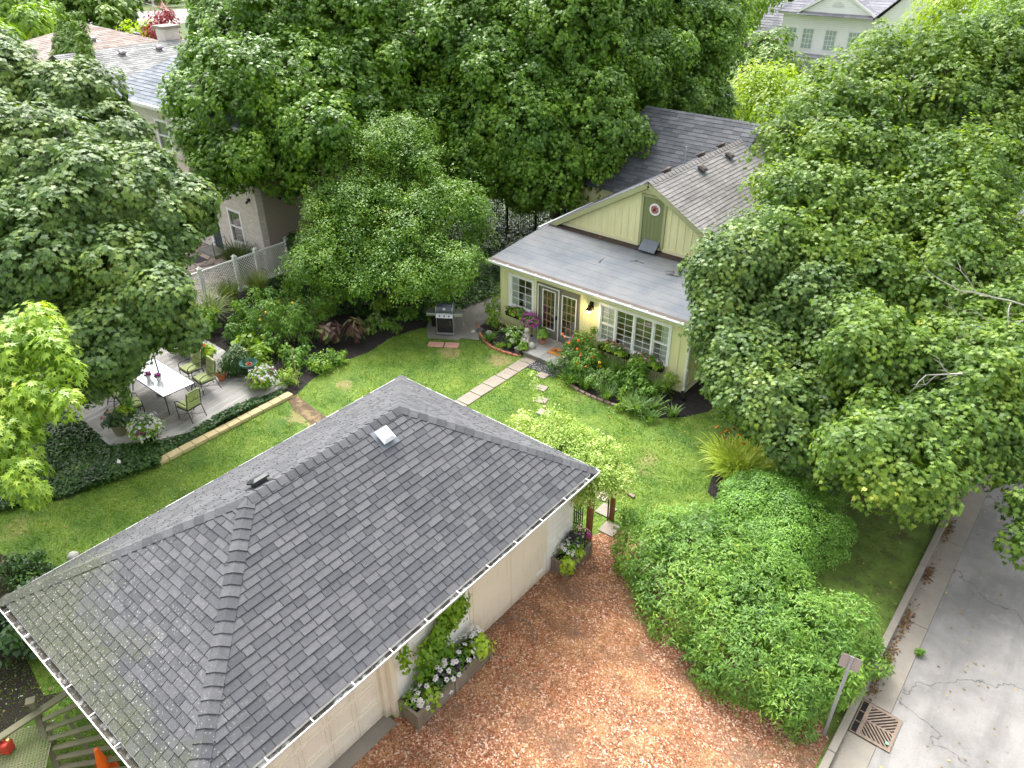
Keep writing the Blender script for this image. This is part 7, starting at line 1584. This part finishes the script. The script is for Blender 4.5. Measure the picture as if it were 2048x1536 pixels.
wwin(1607, .9, 2.2, .3)
for px_ in (1742, 1790): wwin(px_, .7, 2.3)
xd = PY(1640, 110, WY).x
b = wb(xd-1.3, xd+1.6, WY-1.6, WY-.001, 2.55, 2.85); b.build('porch_entablature', M_white, wh)
b = wb(xd-1.45, xd+1.75, WY-1.75, WY-.001, 2.851, 2.9); b.build('porch_top', M_roofw, wh)
for s_ in (-1.15, 1.45): b = MB(); b.lathe([(.13, 0), (.11, 2.54)], (xd+s_-WO.x, WY-1.45-WO.y, 0), 12); b.build('column', M_white, wh)
b = wb(xd-.35, xd+.6, WY-.05, WY-.002, 0.1, 2.1); fd = b.build('front_door', pm('dark_red_door', (.12, .03, .025), .5), wh)
b = wb(xd-.8, xd-.42, WY-.05, WY-.002, 0.3, 2.1); b.build('side_light', M_glass, wh)
# left wing and right gable of the white house
b = wb(wl-5.5, wl-.001, WY+2, WY+8, 0, 3.4); b.build('wing_wall', M_wsid, wh)
roof(wh, WO, [[(wl-6, WY+1.6, 3.5), (wl-.02, WY+1.6, 3.5), (wl-.02, WY+5, 6.1), (wl-4.2, WY+5, 6.1)], [(wl-6, WY+8.4, 3.5), (wl-6, WY+1.6, 3.5), (wl-4.2, WY+5, 6.1)]], M_roofw, .3, .6)
rx_ = PY(1820, 30, WY-1).x
b = MB(); vs = [(rx_-2.2, WY-1, 0), (rx_+2.2, WY-1, 0), (rx_+2.2, WY-1, ez), (rx_, WY-1, ez+2.2), (rx_-2.2, WY-1, ez), (rx_-2.2, WY-.01, 0), (rx_+2.2, WY-.01, 0), (rx_+2.2, WY-.01, ez), (rx_, WY-.01, ez+2.2), (rx_-2.2, WY-.01, ez)]
b.add([Vector(v)-WO for v in vs], [(0, 1, 2, 3, 4), (0, 5, 6, 1), (1, 6, 7, 2), (4, 9, 5, 0)]); b.build('bay_wall', M_wsid, wh)
roof(wh, WO, [[(rx_-2.6, WY-1.3, ez-.1), (rx_-2.6, WY+3.5, ez-.1), (rx_, WY+3.5, ez+2.35), (rx_, WY-1.3, ez+2.35)], [(rx_+2.6, WY-1.3, ez-.1), (rx_+2.6, WY+3.5, ez-.1), (rx_, WY+3.5, ez+2.35), (rx_, WY-1.3, ez+2.35)]], M_roofw, .3, .6)
b = MB(); wb(rx_-.4, rx_+.4, WY-1.06, WY-1.002, 3.3, 4.8, b); f_ = b.build('window', M_wpane, wh)
# another grey roof beyond the yellow house
a = P(1655, 272, 4.0); gr2 = empty('grey_roofed_house', (a.x, a.y, 0), 0, 'house with a pale grey gable roof glimpsed between tree and yellow house', 'house'); GO2 = Vector((a.x, a.y, 0))
roof(gr2, GO2, [[(a.x, a.y, 4.0), (a.x+9, a.y, 4.0), (a.x+9, a.y+5, 6.3), (a.x, a.y+5, 6.3)], [(a.x, a.y+10, 4.0), (a.x+9, a.y+10, 4.0), (a.x+9, a.y+5, 6.3), (a.x, a.y+5, 6.3)]], M_roofw, .25, .5)
b = MB(); vs = [(.3, .5, 0), (.3, 9.5, 0), (.3, 9.5, 3.9), (.3, 5, 6.1), (.3, .5, 3.9)]; vs += [(8.7, y_, z_) for _, y_, z_ in vs]; b.add(vs, [(0, 4, 3, 2, 1), (5, 6, 7, 8, 9)]+[(i, (i+1) % 5, 5+(i+1) % 5, 5+i) for i in range(5)]); b.build('wall', M_wsid, gr2)
# ------------------------------------------------------------------ far street bits
for (bx, by, tx, ty, lb) in ((272, 62, 253, 0, 'left and thicker'), (313, 38, 303, -10, 'right and thinner')):
    p = P(bx, by); b = MB(); q = PD(tx, ty, (p-Vector((0, 0, CAM_H))).dot(fw)*.98); b.tube([(0, 0, 0), ((q-p).x*.2, (q-p).y*.2, q.z), ((q-p).x*.4, (q-p).y*.4, q.z*1.4)], [.22, .2, .16] if 'left' in lb else [.13, .12, .1], 8); o = b.build('utility_pole', pm('pale_pole', (.55, .53, .48), .8)); o.location = p; tag(o, 'pale utility pole by the far street, the %s one' % lb, 'utility pole', 'utility poles')
b = MB(); b.tube([PD(270, 0, 110), PD(300, 9, 100), PD(340, 20, 92)], .03, 4); tag(b.build('overhead_cable', pm('cable', (.3, .3, .3), .6)), 'thin overhead cable between the utility poles', 'cable')
b = MB(); b.tube([PD(1478, 80, 60), PD(1530, 97, 58), PD(1600, 120, 56), PD(1650, 128, 54)], .018, 4); tag(b.build('overhead_cable', MATS['cable']), 'thin cable crossing in front of the white house', 'cable')
# ------------------------------------------------------------------ trees
def blobs_px(L): return [tuple(PD(x, y, d))+(r/FPX*d, sq) for (x, y, d, r, sq) in [(*q, .85)[:5] if len(q) == 4 else q for q in L]]
def tree(name, base, L, size, kind, per, mat, label, r0_=.28, cat='tree', group=None, bark=None, nlimb=None, twigs=3, raw=False, **kw):
    bl = L if raw else blobs_px(L); base = Vector(base); e = empty(name, base, 0, label, cat, group)
    b = limbs(base, bl[:nlimb] if nlimb else bl, r0_, twigs=twigs); b.build('trunk', bark or M_wood, e, shift=base)
    leaf_obj('crown', crown_leaves(bl, size, kind, per, **kw), [mat], e, tuple(base)); return e
random.seed(31)
def fill_px(poly, n, r0_, r1_, d0_, d1_, jd, seed):
    """many small boughs spread through a crown outline, nearer towards its foot"""
    g = np.random.default_rng(seed); ys = [p[1] for p in poly]; out = []
    while len(out) < n:
        x = g.uniform(min(p[0] for p in poly), max(p[0] for p in poly), 1); y = g.uniform(min(ys), max(ys), 1)
        if not inpoly(x, y, poly)[0]: continue
        t = (y[0]-min(ys))/(max(ys)-min(ys)); out.append((float(x[0]), float(y[0]), d0_+(d1_-d0_)*t+g.uniform(-jd, jd), r0_+(r1_-r0_)*g.random()**1.6))
    return sorted(out, key=lambda q: -q[3])
M_norway = leafm('norway_maple_leaf', [(0, (.018, .055, .018)), (.35, (.045, .11, .03)), (.65, (.085, .17, .045)), (.9, (.15, .25, .06)), (1, (.20, .28, .08))], .28, .5, clump=.7, spec=.45, gain=(1.7, 1.4, 1.0))
M_maple = leafm('maple_leaf', [(0, (.016, .06, .012)), (.35, (.04, .12, .02)), (.65, (.08, .20, .03)), (.9, (.14, .30, .045)), (1, (.25, .40, .06))], .32, .4, clump=.55, gain=(2.0, 1.5, .95))
M_maple2 = leafm('street_maple_leaf', [(0, (.025, .07, .018)), (.35, (.06, .14, .03)), (.65, (.11, .21, .04)), (.9, (.18, .30, .06)), (.97, (.30, .36, .08)), (1, (.45, .26, .06))], .38, .5, clump=.6, spec=.4, gain=(1.7, 1.4, 1.05))
M_pear = leafm('pear_leaf', [(0, (.025, .08, .012)), (.4, (.06, .16, .022)), (.75, (.12, .25, .035)), (1, (.22, .36, .05))], .32, .42, clump=.8, gain=(1.65, 1.35, 1.05))
M_silver = leafm('silver_maple_leaf', [(0, (.10, .20, .02)), (.4, (.22, .36, .035)), (.75, (.38, .52, .06)), (1, (.58, .66, .14))], .4, .4, clump=.9)
M_far = leafm('far_leaf', [(0, (.025, .07, .012)), (.4, (.06, .14, .02)), (.75, (.11, .22, .03)), (1, (.2, .32, .05))], .3, .5, clump=.35, gain=(1.7, 1.4, 1.0))
M_fary = leafm('far_yellow_leaf', [(0, (.12, .22, .015)), (.5, (.28, .40, .02)), (1, (.45, .55, .05))], .4, .5, clump=.4)
M_farl = leafm('far_light_leaf', [(0, (.06, .13, .02)), (.5, (.13, .24, .03)), (1, (.26, .38, .06))], .38, .5, clump=.4, gain=(1.4, 1.35, 1.1))
M_redl = leafm('red_maple_leaf', [(0, (.10, .01, .015)), (.6, (.24, .03, .035)), (1, (.40, .08, .07))], .3, .5, tcol=(1.4, .6, .6))
mk = dict(subs=(1.2, .4, .85), rc=(.16, .5), m=(10, 20), fill=.35, up=.5, flat=.9, jit=.5, lump=.17, edge=.22)
# Norway maple over the deck
c0 = PD(130, 430, 22.5)
tree('norway_maple', (c0.x, c0.y, 0), [(10, 180, 24.5, 94), (115, 195, 24.5, 73), (195, 285, 24, 67), (50, 330, 22, 146), (190, 400, 21.5, 129), (315, 400, 22.5, 68), (325, 470, 22, 38), (80, 520, 20.5, 146), (235, 530, 20.5, 90), (310, 590, 20.5, 51),
   (50, 660, 20, 94), (160, 670, 20, 81), (240, 670, 20, 68), (190, 725, 20.5, 41), (-70, 300, 23, 146), (-70, 560, 21, 146), (-20, 120, 26, 60), (330, 530, 21.5, 34), (335, 650, 20.5, 32), (165, 190, 24.5, 72), (235, 280, 24, 62), (290, 345, 23, 56), (350, 415, 22.5, 48), (300, 440, 21.8, 60)],
   .135, 'maple', 400, M_norway, 'big grey green Norway maple leaning over the deck at the left', .32, nlimb=14, subs=(1.6, .35, .65), rc=(.16, .45), m=(10, 20), fill=.4, up=.45, flat=.8, jit=.3, lump=.18, tipdown=.9, edge=.2)
# maple left of centre
t2 = P(575, 445)
tree('maple', (t2.x, t2.y, 0), [(480, 90, 32, 90), (560, 40, 33, 150), (700, 60, 33, 140), (405, 200, 31, 72), (500, 190, 30, 120), (630, 190, 31, 120), (740, 170, 32, 110), (400, 280, 30, 40), (480, 300, 29.5, 66), (570, 310, 30, 80), (450, 350, 29.5, 36), (400, 130, 32, 40), (640, 260, 29, 80), (640, -60, 34, 170), (820, 40, 34, 120), (510, -20, 34, 120)],
   .145, 'maple7', 220, M_maple, 'tall maple between the pale brick house and the central maple', .35, nlimb=13, **mk)
# large central maple
t3 = P(1125, 432)
tree('maple', (t3.x, t3.y, 0), [(960, 90, 33.5, 170), (1110, 60, 33.5, 190), (1240, 110, 34.5, 130), (900, 230, 33.5, 115), (1030, 230, 32.5, 140), (1160, 240, 32.5, 135), (960, 330, 33, 90), (1090, 335, 32.5, 95), (1200, 330, 33.5, 72), (1000, -60, 35, 190), (1200, -40, 35, 170), (1060, 380, 34, 48), (850, 100, 34, 90), (1000, 160, 32.6, 120)],
   .145, 'maple7', 220, M_maple, 'massive dense green maple in the centre behind the yellow house', .5, nlimb=12, **mk)
t4 = P(1220, 400)
tree('maple', (t4.x+.8, t4.y+1.5, 0), [(1340, 60, 37, 120), (1420, 100, 37, 70), (1330, 190, 37, 110), (1400, 220, 37.5, 70), (1300, 290, 37, 80), (1370, 280, 37.5, 50), (1430, 30, 38, 60), (1250, 20, 38, 110), (1350, -60, 38, 130), (1225, 260, 38, 70), (1395, 262, 36.6, 40), (1345, 310, 36.6, 44), (1300, 335, 36.6, 36)],
   .145, 'maple7', 210, M_maple, 'dense maple right of the central one, its edge glowing against the light', .35, nlimb=8, **mk)
# pear like tree with fine leaves
t5 = P(770, 590)
tree('pear_tree', (t5.x, t5.y, 0), fill_px([(800, 245), (850, 300), (890, 360), (950, 410), (965, 450), (950, 510), (920, 570), (860, 585), (800, 560), (700, 590), (630, 580), (580, 520), (610, 450), (650, 390), (700, 310), (745, 265)], 120, 14, 46, 29.3, 27.0, .9, 5),
   .08, 'oval', 420, M_pear, 'small leaved pear tree in front of the maples, leaning over the ivy', .16, nlimb=11, twigs=4, rc=(.22, .5), m=(22, 36), fill=.5, up=.6, flat=.9, jit=.6, lump=.3, tipdown=.0, edge=.4)
# street maples at the right
rk = dict(nlimb=34, rc=(.14, .5), m=(7, 15), fill=.25, up=.55, flat=.95, jit=.6, lump=.28, edge=.5)
t6 = P(1640, 850)
tree('maple', (t6.x, t6.y, 0), fill_px([(1420, 530), (1560, 450), (1640, 560), (1720, 760), (1680, 940), (1590, 910), (1570, 850), (1450, 790), (1445, 680)], 60, 32, 74, 22.3, 19.0, .6, 3),
   .11, 'maple', 420, M_norway, 'dark leaved maple overlapping the right corner of the yellow house', .22, nlimb=10, rc=(.14, .42), m=(9, 18), fill=.35, up=.5, flat=.9, jit=.5, lump=.2, edge=.25)
M_bark2 = pm('pale_bark', (.26, .24, .21), .9, .25, 3, .8, 25, streak=(5, 5, .7), dist=.03)
t7 = P(1900, 800)
tree('street_maple', (t7.x, t7.y, 0), fill_px([(1460, 470), (1520, 400), (1560, 340), (1500, 295), (1545, 245), (1640, 185), (1760, 125), (1900, 80), (2090, 45), (2090, 660), (1900, 650), (1700, 620), (1570, 510)], 120, 34, 84, 26.3, 20.5, 1.1, 9),
   .11, 'maple', 270, M_maple2, 'airy street maple with pale branches showing through at the right', .30, bark=M_bark2, twigs=5, **rk)
tree('street_maple', (1.4, 25.5, 0), fill_px([(1670, 640), (2090, 600), (2090, 950), (1995, 905), (1925, 950), (1850, 985), (1740, 965), (1700, 880)], 80, 24, 66, 19.4, 16.6, .6, 12)+[(2045, 1085, 16.3, 26), (2060, 1010, 16.5, 40)],
   .11, 'maple', 330, M_maple2, 'lower spreading maple overhanging the kerb and the street', .26, bark=M_bark2, twigs=4, nlimb=26, rc=(.14, .42), m=(8, 16), fill=.3, up=.55, flat=.9, jit=.55, lump=.24, edge=.35)
# bare grey branches
b = MB(); random.seed(77)
def bare(px_, depth, a0, L_, r, lv=0):
    p = PD(px_[0], px_[1], depth) if lv == 0 else px_
    d = a0; pts = [p]
    for i in range(4): d = (d+Vector(rdir(1)[0])*.25).normalized(); pts.append(pts[-1]+d*L_/4)
    b.tube(pts, [r, r*.85, r*.65, r*.45, r*.25], 5)
    if lv < 2:
        for i in (1, 2, 3, 4): bare(pts[i], 0, (d+Vector(rdir(1)[0])*.8).normalized(), L_*.45, r*.45, lv+1)
bare((2060, 615), 18.6, (-RT*.9+Vector((0, 0, .1))).normalized(), 1.9, .028); bare((2060, 640), 18.3, (-RT*.8-Vector((0, 0, .3))).normalized(), 1.5, .022); bare((1945, 745), 17.2, (-RT*.9-Vector((0, 0, .35))).normalized(), 1.0, .03)
tag(b.build('bare_branch', pm('dead_wood', (.36, .34, .31), .9, .15, 6, .2)), 'bare pale grey dead branches among the leaves at the right edge', 'branch')
# silver maple boughs at the left
t8 = P(-330, 900)
tree('silver_maple', (t8.x, t8.y, 0), [(80, 645, 15.5, 28), (35, 700, 15.3, 50), (105, 705, 15, 30), (20, 780, 15, 52), (80, 795, 14.8, 36), (135, 812, 14.6, 22), (-40, 720, 15.5, 90), (10, 880, 14.6, 46), (40, 950, 14.4, 36), (-60, 900, 15, 80), (125, 745, 14.9, 18), (65, 985, 14.3, 18), (-150, 800, 16, 120), (20, 840, 14.9, 40)],
   .16, 'sharp', 300, M_silver, 'bright yellow green silver maple boughs reaching in at the left edge', .16, twigs=2, rc=(.2, .42), m=(14, 22), fill=.15, up=.6, flat=.75, jit=.35, lump=.25, edge=.35, minz=.8)
# far trees
fk = dict(rc=(.6, 1.3), m=(24, 38), fill=.25, up=.5, flat=.8, jit=.4, lump=.18)
def far(name, base, L, mat, label, size=.35, per=42, cat='tree', r0_=.3, kind='oval', **kw):
    k = dict(fk); k.update(kw); bb = base if len(base) == 3 else P(*base)
    return tree(name, bb, L, size, kind, per, mat, label, r0_, cat=cat, twigs=1, **k)
far('tree', (160, 62), [(120, 20, 95, 60), (190, 10, 95, 55), (235, 25, 95, 35), (150, -30, 95, 60), (90, 40, 90, 30), (215, 45, 92, 22)], M_far, 'large round tree at the top left behind the brown roof', size=.6, per=26)
far('tree', (-20, 130), [(20, 30, 60, 50), (-30, 60, 60, 60), (60, 50, 58, 28), (20, -20, 60, 50), (0, 80, 55, 30)], M_farl, 'bright tree in the top left corner above the Norway maple', size=.4, per=40)
far('tree', (90, 75), [(92, 25, 85, 22), (100, 45, 82, 14)], M_farl, 'small pale feathery tree between the two top left trees', size=.4, per=30)
for i, (x_, y0_, y1_) in enumerate([(122, 37, 108), (135, 33, 118), (148, 33, 128), (162, 32, 140)]):
    d = 41-.8*i; bl = []
    for k in range(7):
        t = k/6; bl.append(tuple(PD(x_+k*2.6*(1 if i else .4), y0_+(y1_-y0_+40)*t, d))+((4+13*min(1, t*1.6))/FPX*d, 1.3))
    bp = PD(x_+20, y1_+60, d)
    far('arborvitae', Vector((bp.x, bp.y, 0)), bl, M_farl if False else leafm('arborvitae', [(0, (.05, .13, .01)), (.5, (.11, .22, .015)), (1, (.22, .34, .03))], .2, .6), 'narrow pointed evergreen, %s in the row of four by the grey roof' % ['leftmost', 'second from the left', 'third from the left', 'rightmost and tallest'][i], size=.17, per=700, raw=True, r0_=.08, kind='lance', rc=(.12, .25), m=(14, 22), tipdown=-1.2, cat='evergreen', group='row of narrow evergreens', minz=.2, nlimb=3)
far('shrub', (285, 92), [(275, 72, 66, 24), (300, 68, 66, 16), (262, 78, 66, 12)], M_fary, 'yellow green round shrub beside the utility pole', size=.3, per=60, cat='shrub')
far('japanese_maple', (320, 88), [(322, 50, 62, 20), (316, 70, 61, 16), (332, 68, 61, 12), (330, 38, 62, 10)], M_redl, 'dark red Japanese maple beside the chimney', size=.25, per=80, cat='tree')
far('tree', (340, 30), [(300, 12, 125, 26), (335, 8, 125, 24), (360, 20, 120, 18), (270, 8, 125, 16), (320, -15, 125, 40)], M_far, 'row end tree beyond the far street', size=.6, per=20)
far('tree', (1500, 150), [(1462, 30, 62, 42), (1495, -5, 64, 38), (1450, 90, 60, 26), (1520, -30, 64, 40), (1440, -20, 62, 50)], M_farl, 'light green tree left of the white house', size=.35, per=40)
far('tree', (1530, 175), [(1535, 130, 52, 42), (1510, 100, 52, 24), (1550, 100, 52, 26), (1575, 130, 52, 24), (1530, 150, 51, 36), (1500, 145, 52, 22)], M_far, 'rounded green tree in front of the white house wing', size=.28, per=60)
far('golden_tree', (1560, 245), [(1500, 190, 44, 34), (1550, 180, 44, 38), (1600, 195, 44, 34), (1470, 225, 43, 24), (1530, 220, 43, 36), (1590, 235, 43, 34), (1640, 215, 43, 28), (1460, 200, 44, 16), (1500, 160, 45, 18), (1570, 160, 45, 16)], M_fary, 'golden yellow green tree behind the dark roof', size=.22, per=90)
far('golden_tree', (1720, 330), [(1700, 290, 38, 36), (1740, 270, 38, 30), (1680, 320, 37, 24), (1750, 310, 37, 24)], M_fary, 'golden foliage seen through the street maple', size=.2, per=80)
far('weeping_tree', (1900, 110), [(1880, 40, 48, 50), (1950, 30, 48, 55), (2020, 20, 48, 55), (1990, 80, 46, 35), (1930, 0, 50, 50)], M_fary, 'weeping yellow green tree in the top right corner', size=.35, per=70, kind='lance', tipdown=2.0)
far('tree', (2040, 140), [(2040, 60, 38, 60), (2080, 130, 36, 60), (2040, -20, 40, 60)], M_farl, 'leafy tree at the right edge above the street', size=.28, per=60)
far('yellow_green_bush', (1245, 395), [(1240, 375, 41, 28), (1275, 350, 42, 26), (1215, 390, 40.5, 18), (1290, 335, 43, 14), (1255, 345, 42, 20)], M_fary, 'bright yellow green bush behind the gable of the yellow house', size=.16, per=130, cat='shrub')  # bright tone comes from the yellow green leaf colour
far('tree', (900, 330), [(900, 380, 42, 60), (990, 400, 44, 50), (840, 330, 42, 60)], M_far, 'dark undergrowth tree behind the pear tree', size=.25, per=60)
far('shade_bush', (1180, 330), [(1180, 340, 44, 60), (1260, 300, 46, 60), (1090, 370, 44, 40)], M_far, 'shaded bushes behind the big maple trunk', size=.25, per=60, cat='shrub')
# distant belt of trees hides the horizon above the frame
rngs = [(-150, 60, 9), (-135, 95, 9), (-118, 120, 9), (-98, 112, 9), (-80, 104, 9), (-66, 96, 9), (-52, 100, 9), (-42, 84, 8), (-8, 88, 9), (6, 92, 9), (18, 80, 9), (14, 58, 7), (-60, 70, 8), (-90, 85, 8), (-36, 104, 9)]
protos = []
for i in range(3):
    bl = [(random.uniform(-3, 3), random.uniform(-3, 3), random.uniform(4, 9), random.uniform(2.4, 3.8), .9) for _ in range(8)]
    protos.append(tree('distant_tree', (0, 0, 0), bl, .6, 'oval', 24, [M_far, M_farl, M_far][i], 'x', .35, raw=True, twigs=1, **fk))
pos_names = ['leftmost far tree beyond the far street', 'second far tree from the left beyond the street', 'third far tree from the left beyond the street', 'far tree above the grey roof', 'far tree behind the left maple', 'far tree just left of the central maple', 'far tree hidden behind the central maple',
 'far tree left of the white house roof', 'far tree right behind the white house', 'far tree behind the right end of the white house', 'far tree beyond the street at the right', 'mid distance tree beyond the street maple', 'tree in the gap behind the central maples', 'tree filling the gap above the tall maple', 'tree behind the white house wing']
for i, (x_, y_, r_) in enumerate(rngs):
    o = protos[i % 3]
    if i < 3: o.location = (x_, y_, 0); o.rotation_euler = (0, 0, i); o['label'] = pos_names[i]; o['group'] = 'distant belt of trees'
    else: copy_tree(o, (x_, y_, 0), random.uniform(0, 6), pos_names[i])

# ------------------------------------------------------------------ small wear and litter
def fallen(name, poly, n, z, label, s=.05, holes=()):
    x, y = scatter(poly, n, holes); k = len(x)
    o = leaf_obj(name, [leaf_verts(np.stack([x, y, z+.012*RNG.random(k)], 1), rdir(k)*.5+np.array([0, 0, 1.]), rdir(k), s*(.6+.8*RNG.random(k)), 'maple7', .3)],
        [leafm('fallen_leaf', [(0, (.10, .06, .025)), (.4, (.26, .17, .07)), (.75, (.45, .33, .12)), (1, (.50, .48, .16))], .1, .8)])
    return tag(o, label, 'fallen leaves', kind='stuff')
fallen('fallen_leaves', LAWN, 900, .06, 'a few tan fallen leaves lying about the lawn', .05, HOLES)
fallen('fallen_leaves', [(0, 9), (3, 9), (6, 30), (0, 30)], 420, .0, 'scattered fallen leaves on the asphalt under the street maple', .05)
fallen('fallen_leaves', [(-7.3, 1), (-1, 1), (-1, 10), (-6, 12)], 160, .03, 'odd dry leaves blown over the red chippings', .045)
fallen('fallen_leaves', [(-4.5, 12), (-.75, 10.5), (-.75, 26), (-6, 26)], 420, .05, 'dry leaves in the thin grass of the verge', .055)
x, y = scatter([(KX+.01, 2), (-.1, 2), (.08, 30), (KX+.01, 30)], 9000); kk = RNG.random(len(x)) < np.exp(-(x-KX)*9); x, y = x[kk], y[kk]; k = len(x)
tag(leaf_obj('gutter_grit', [leaf_verts(np.stack([x, y, np.full(k, .009)], 1), rdir(k)*.3+np.array([0, 0, 1.]), rdir(k), .012+.02*RNG.random(k), 'lance', 0)], [pm('grit', (.09, .075, .055), .95, .4, 9, 0)]), 'dark grit and crumbs collected against the kerb', 'grit', kind='stuff')
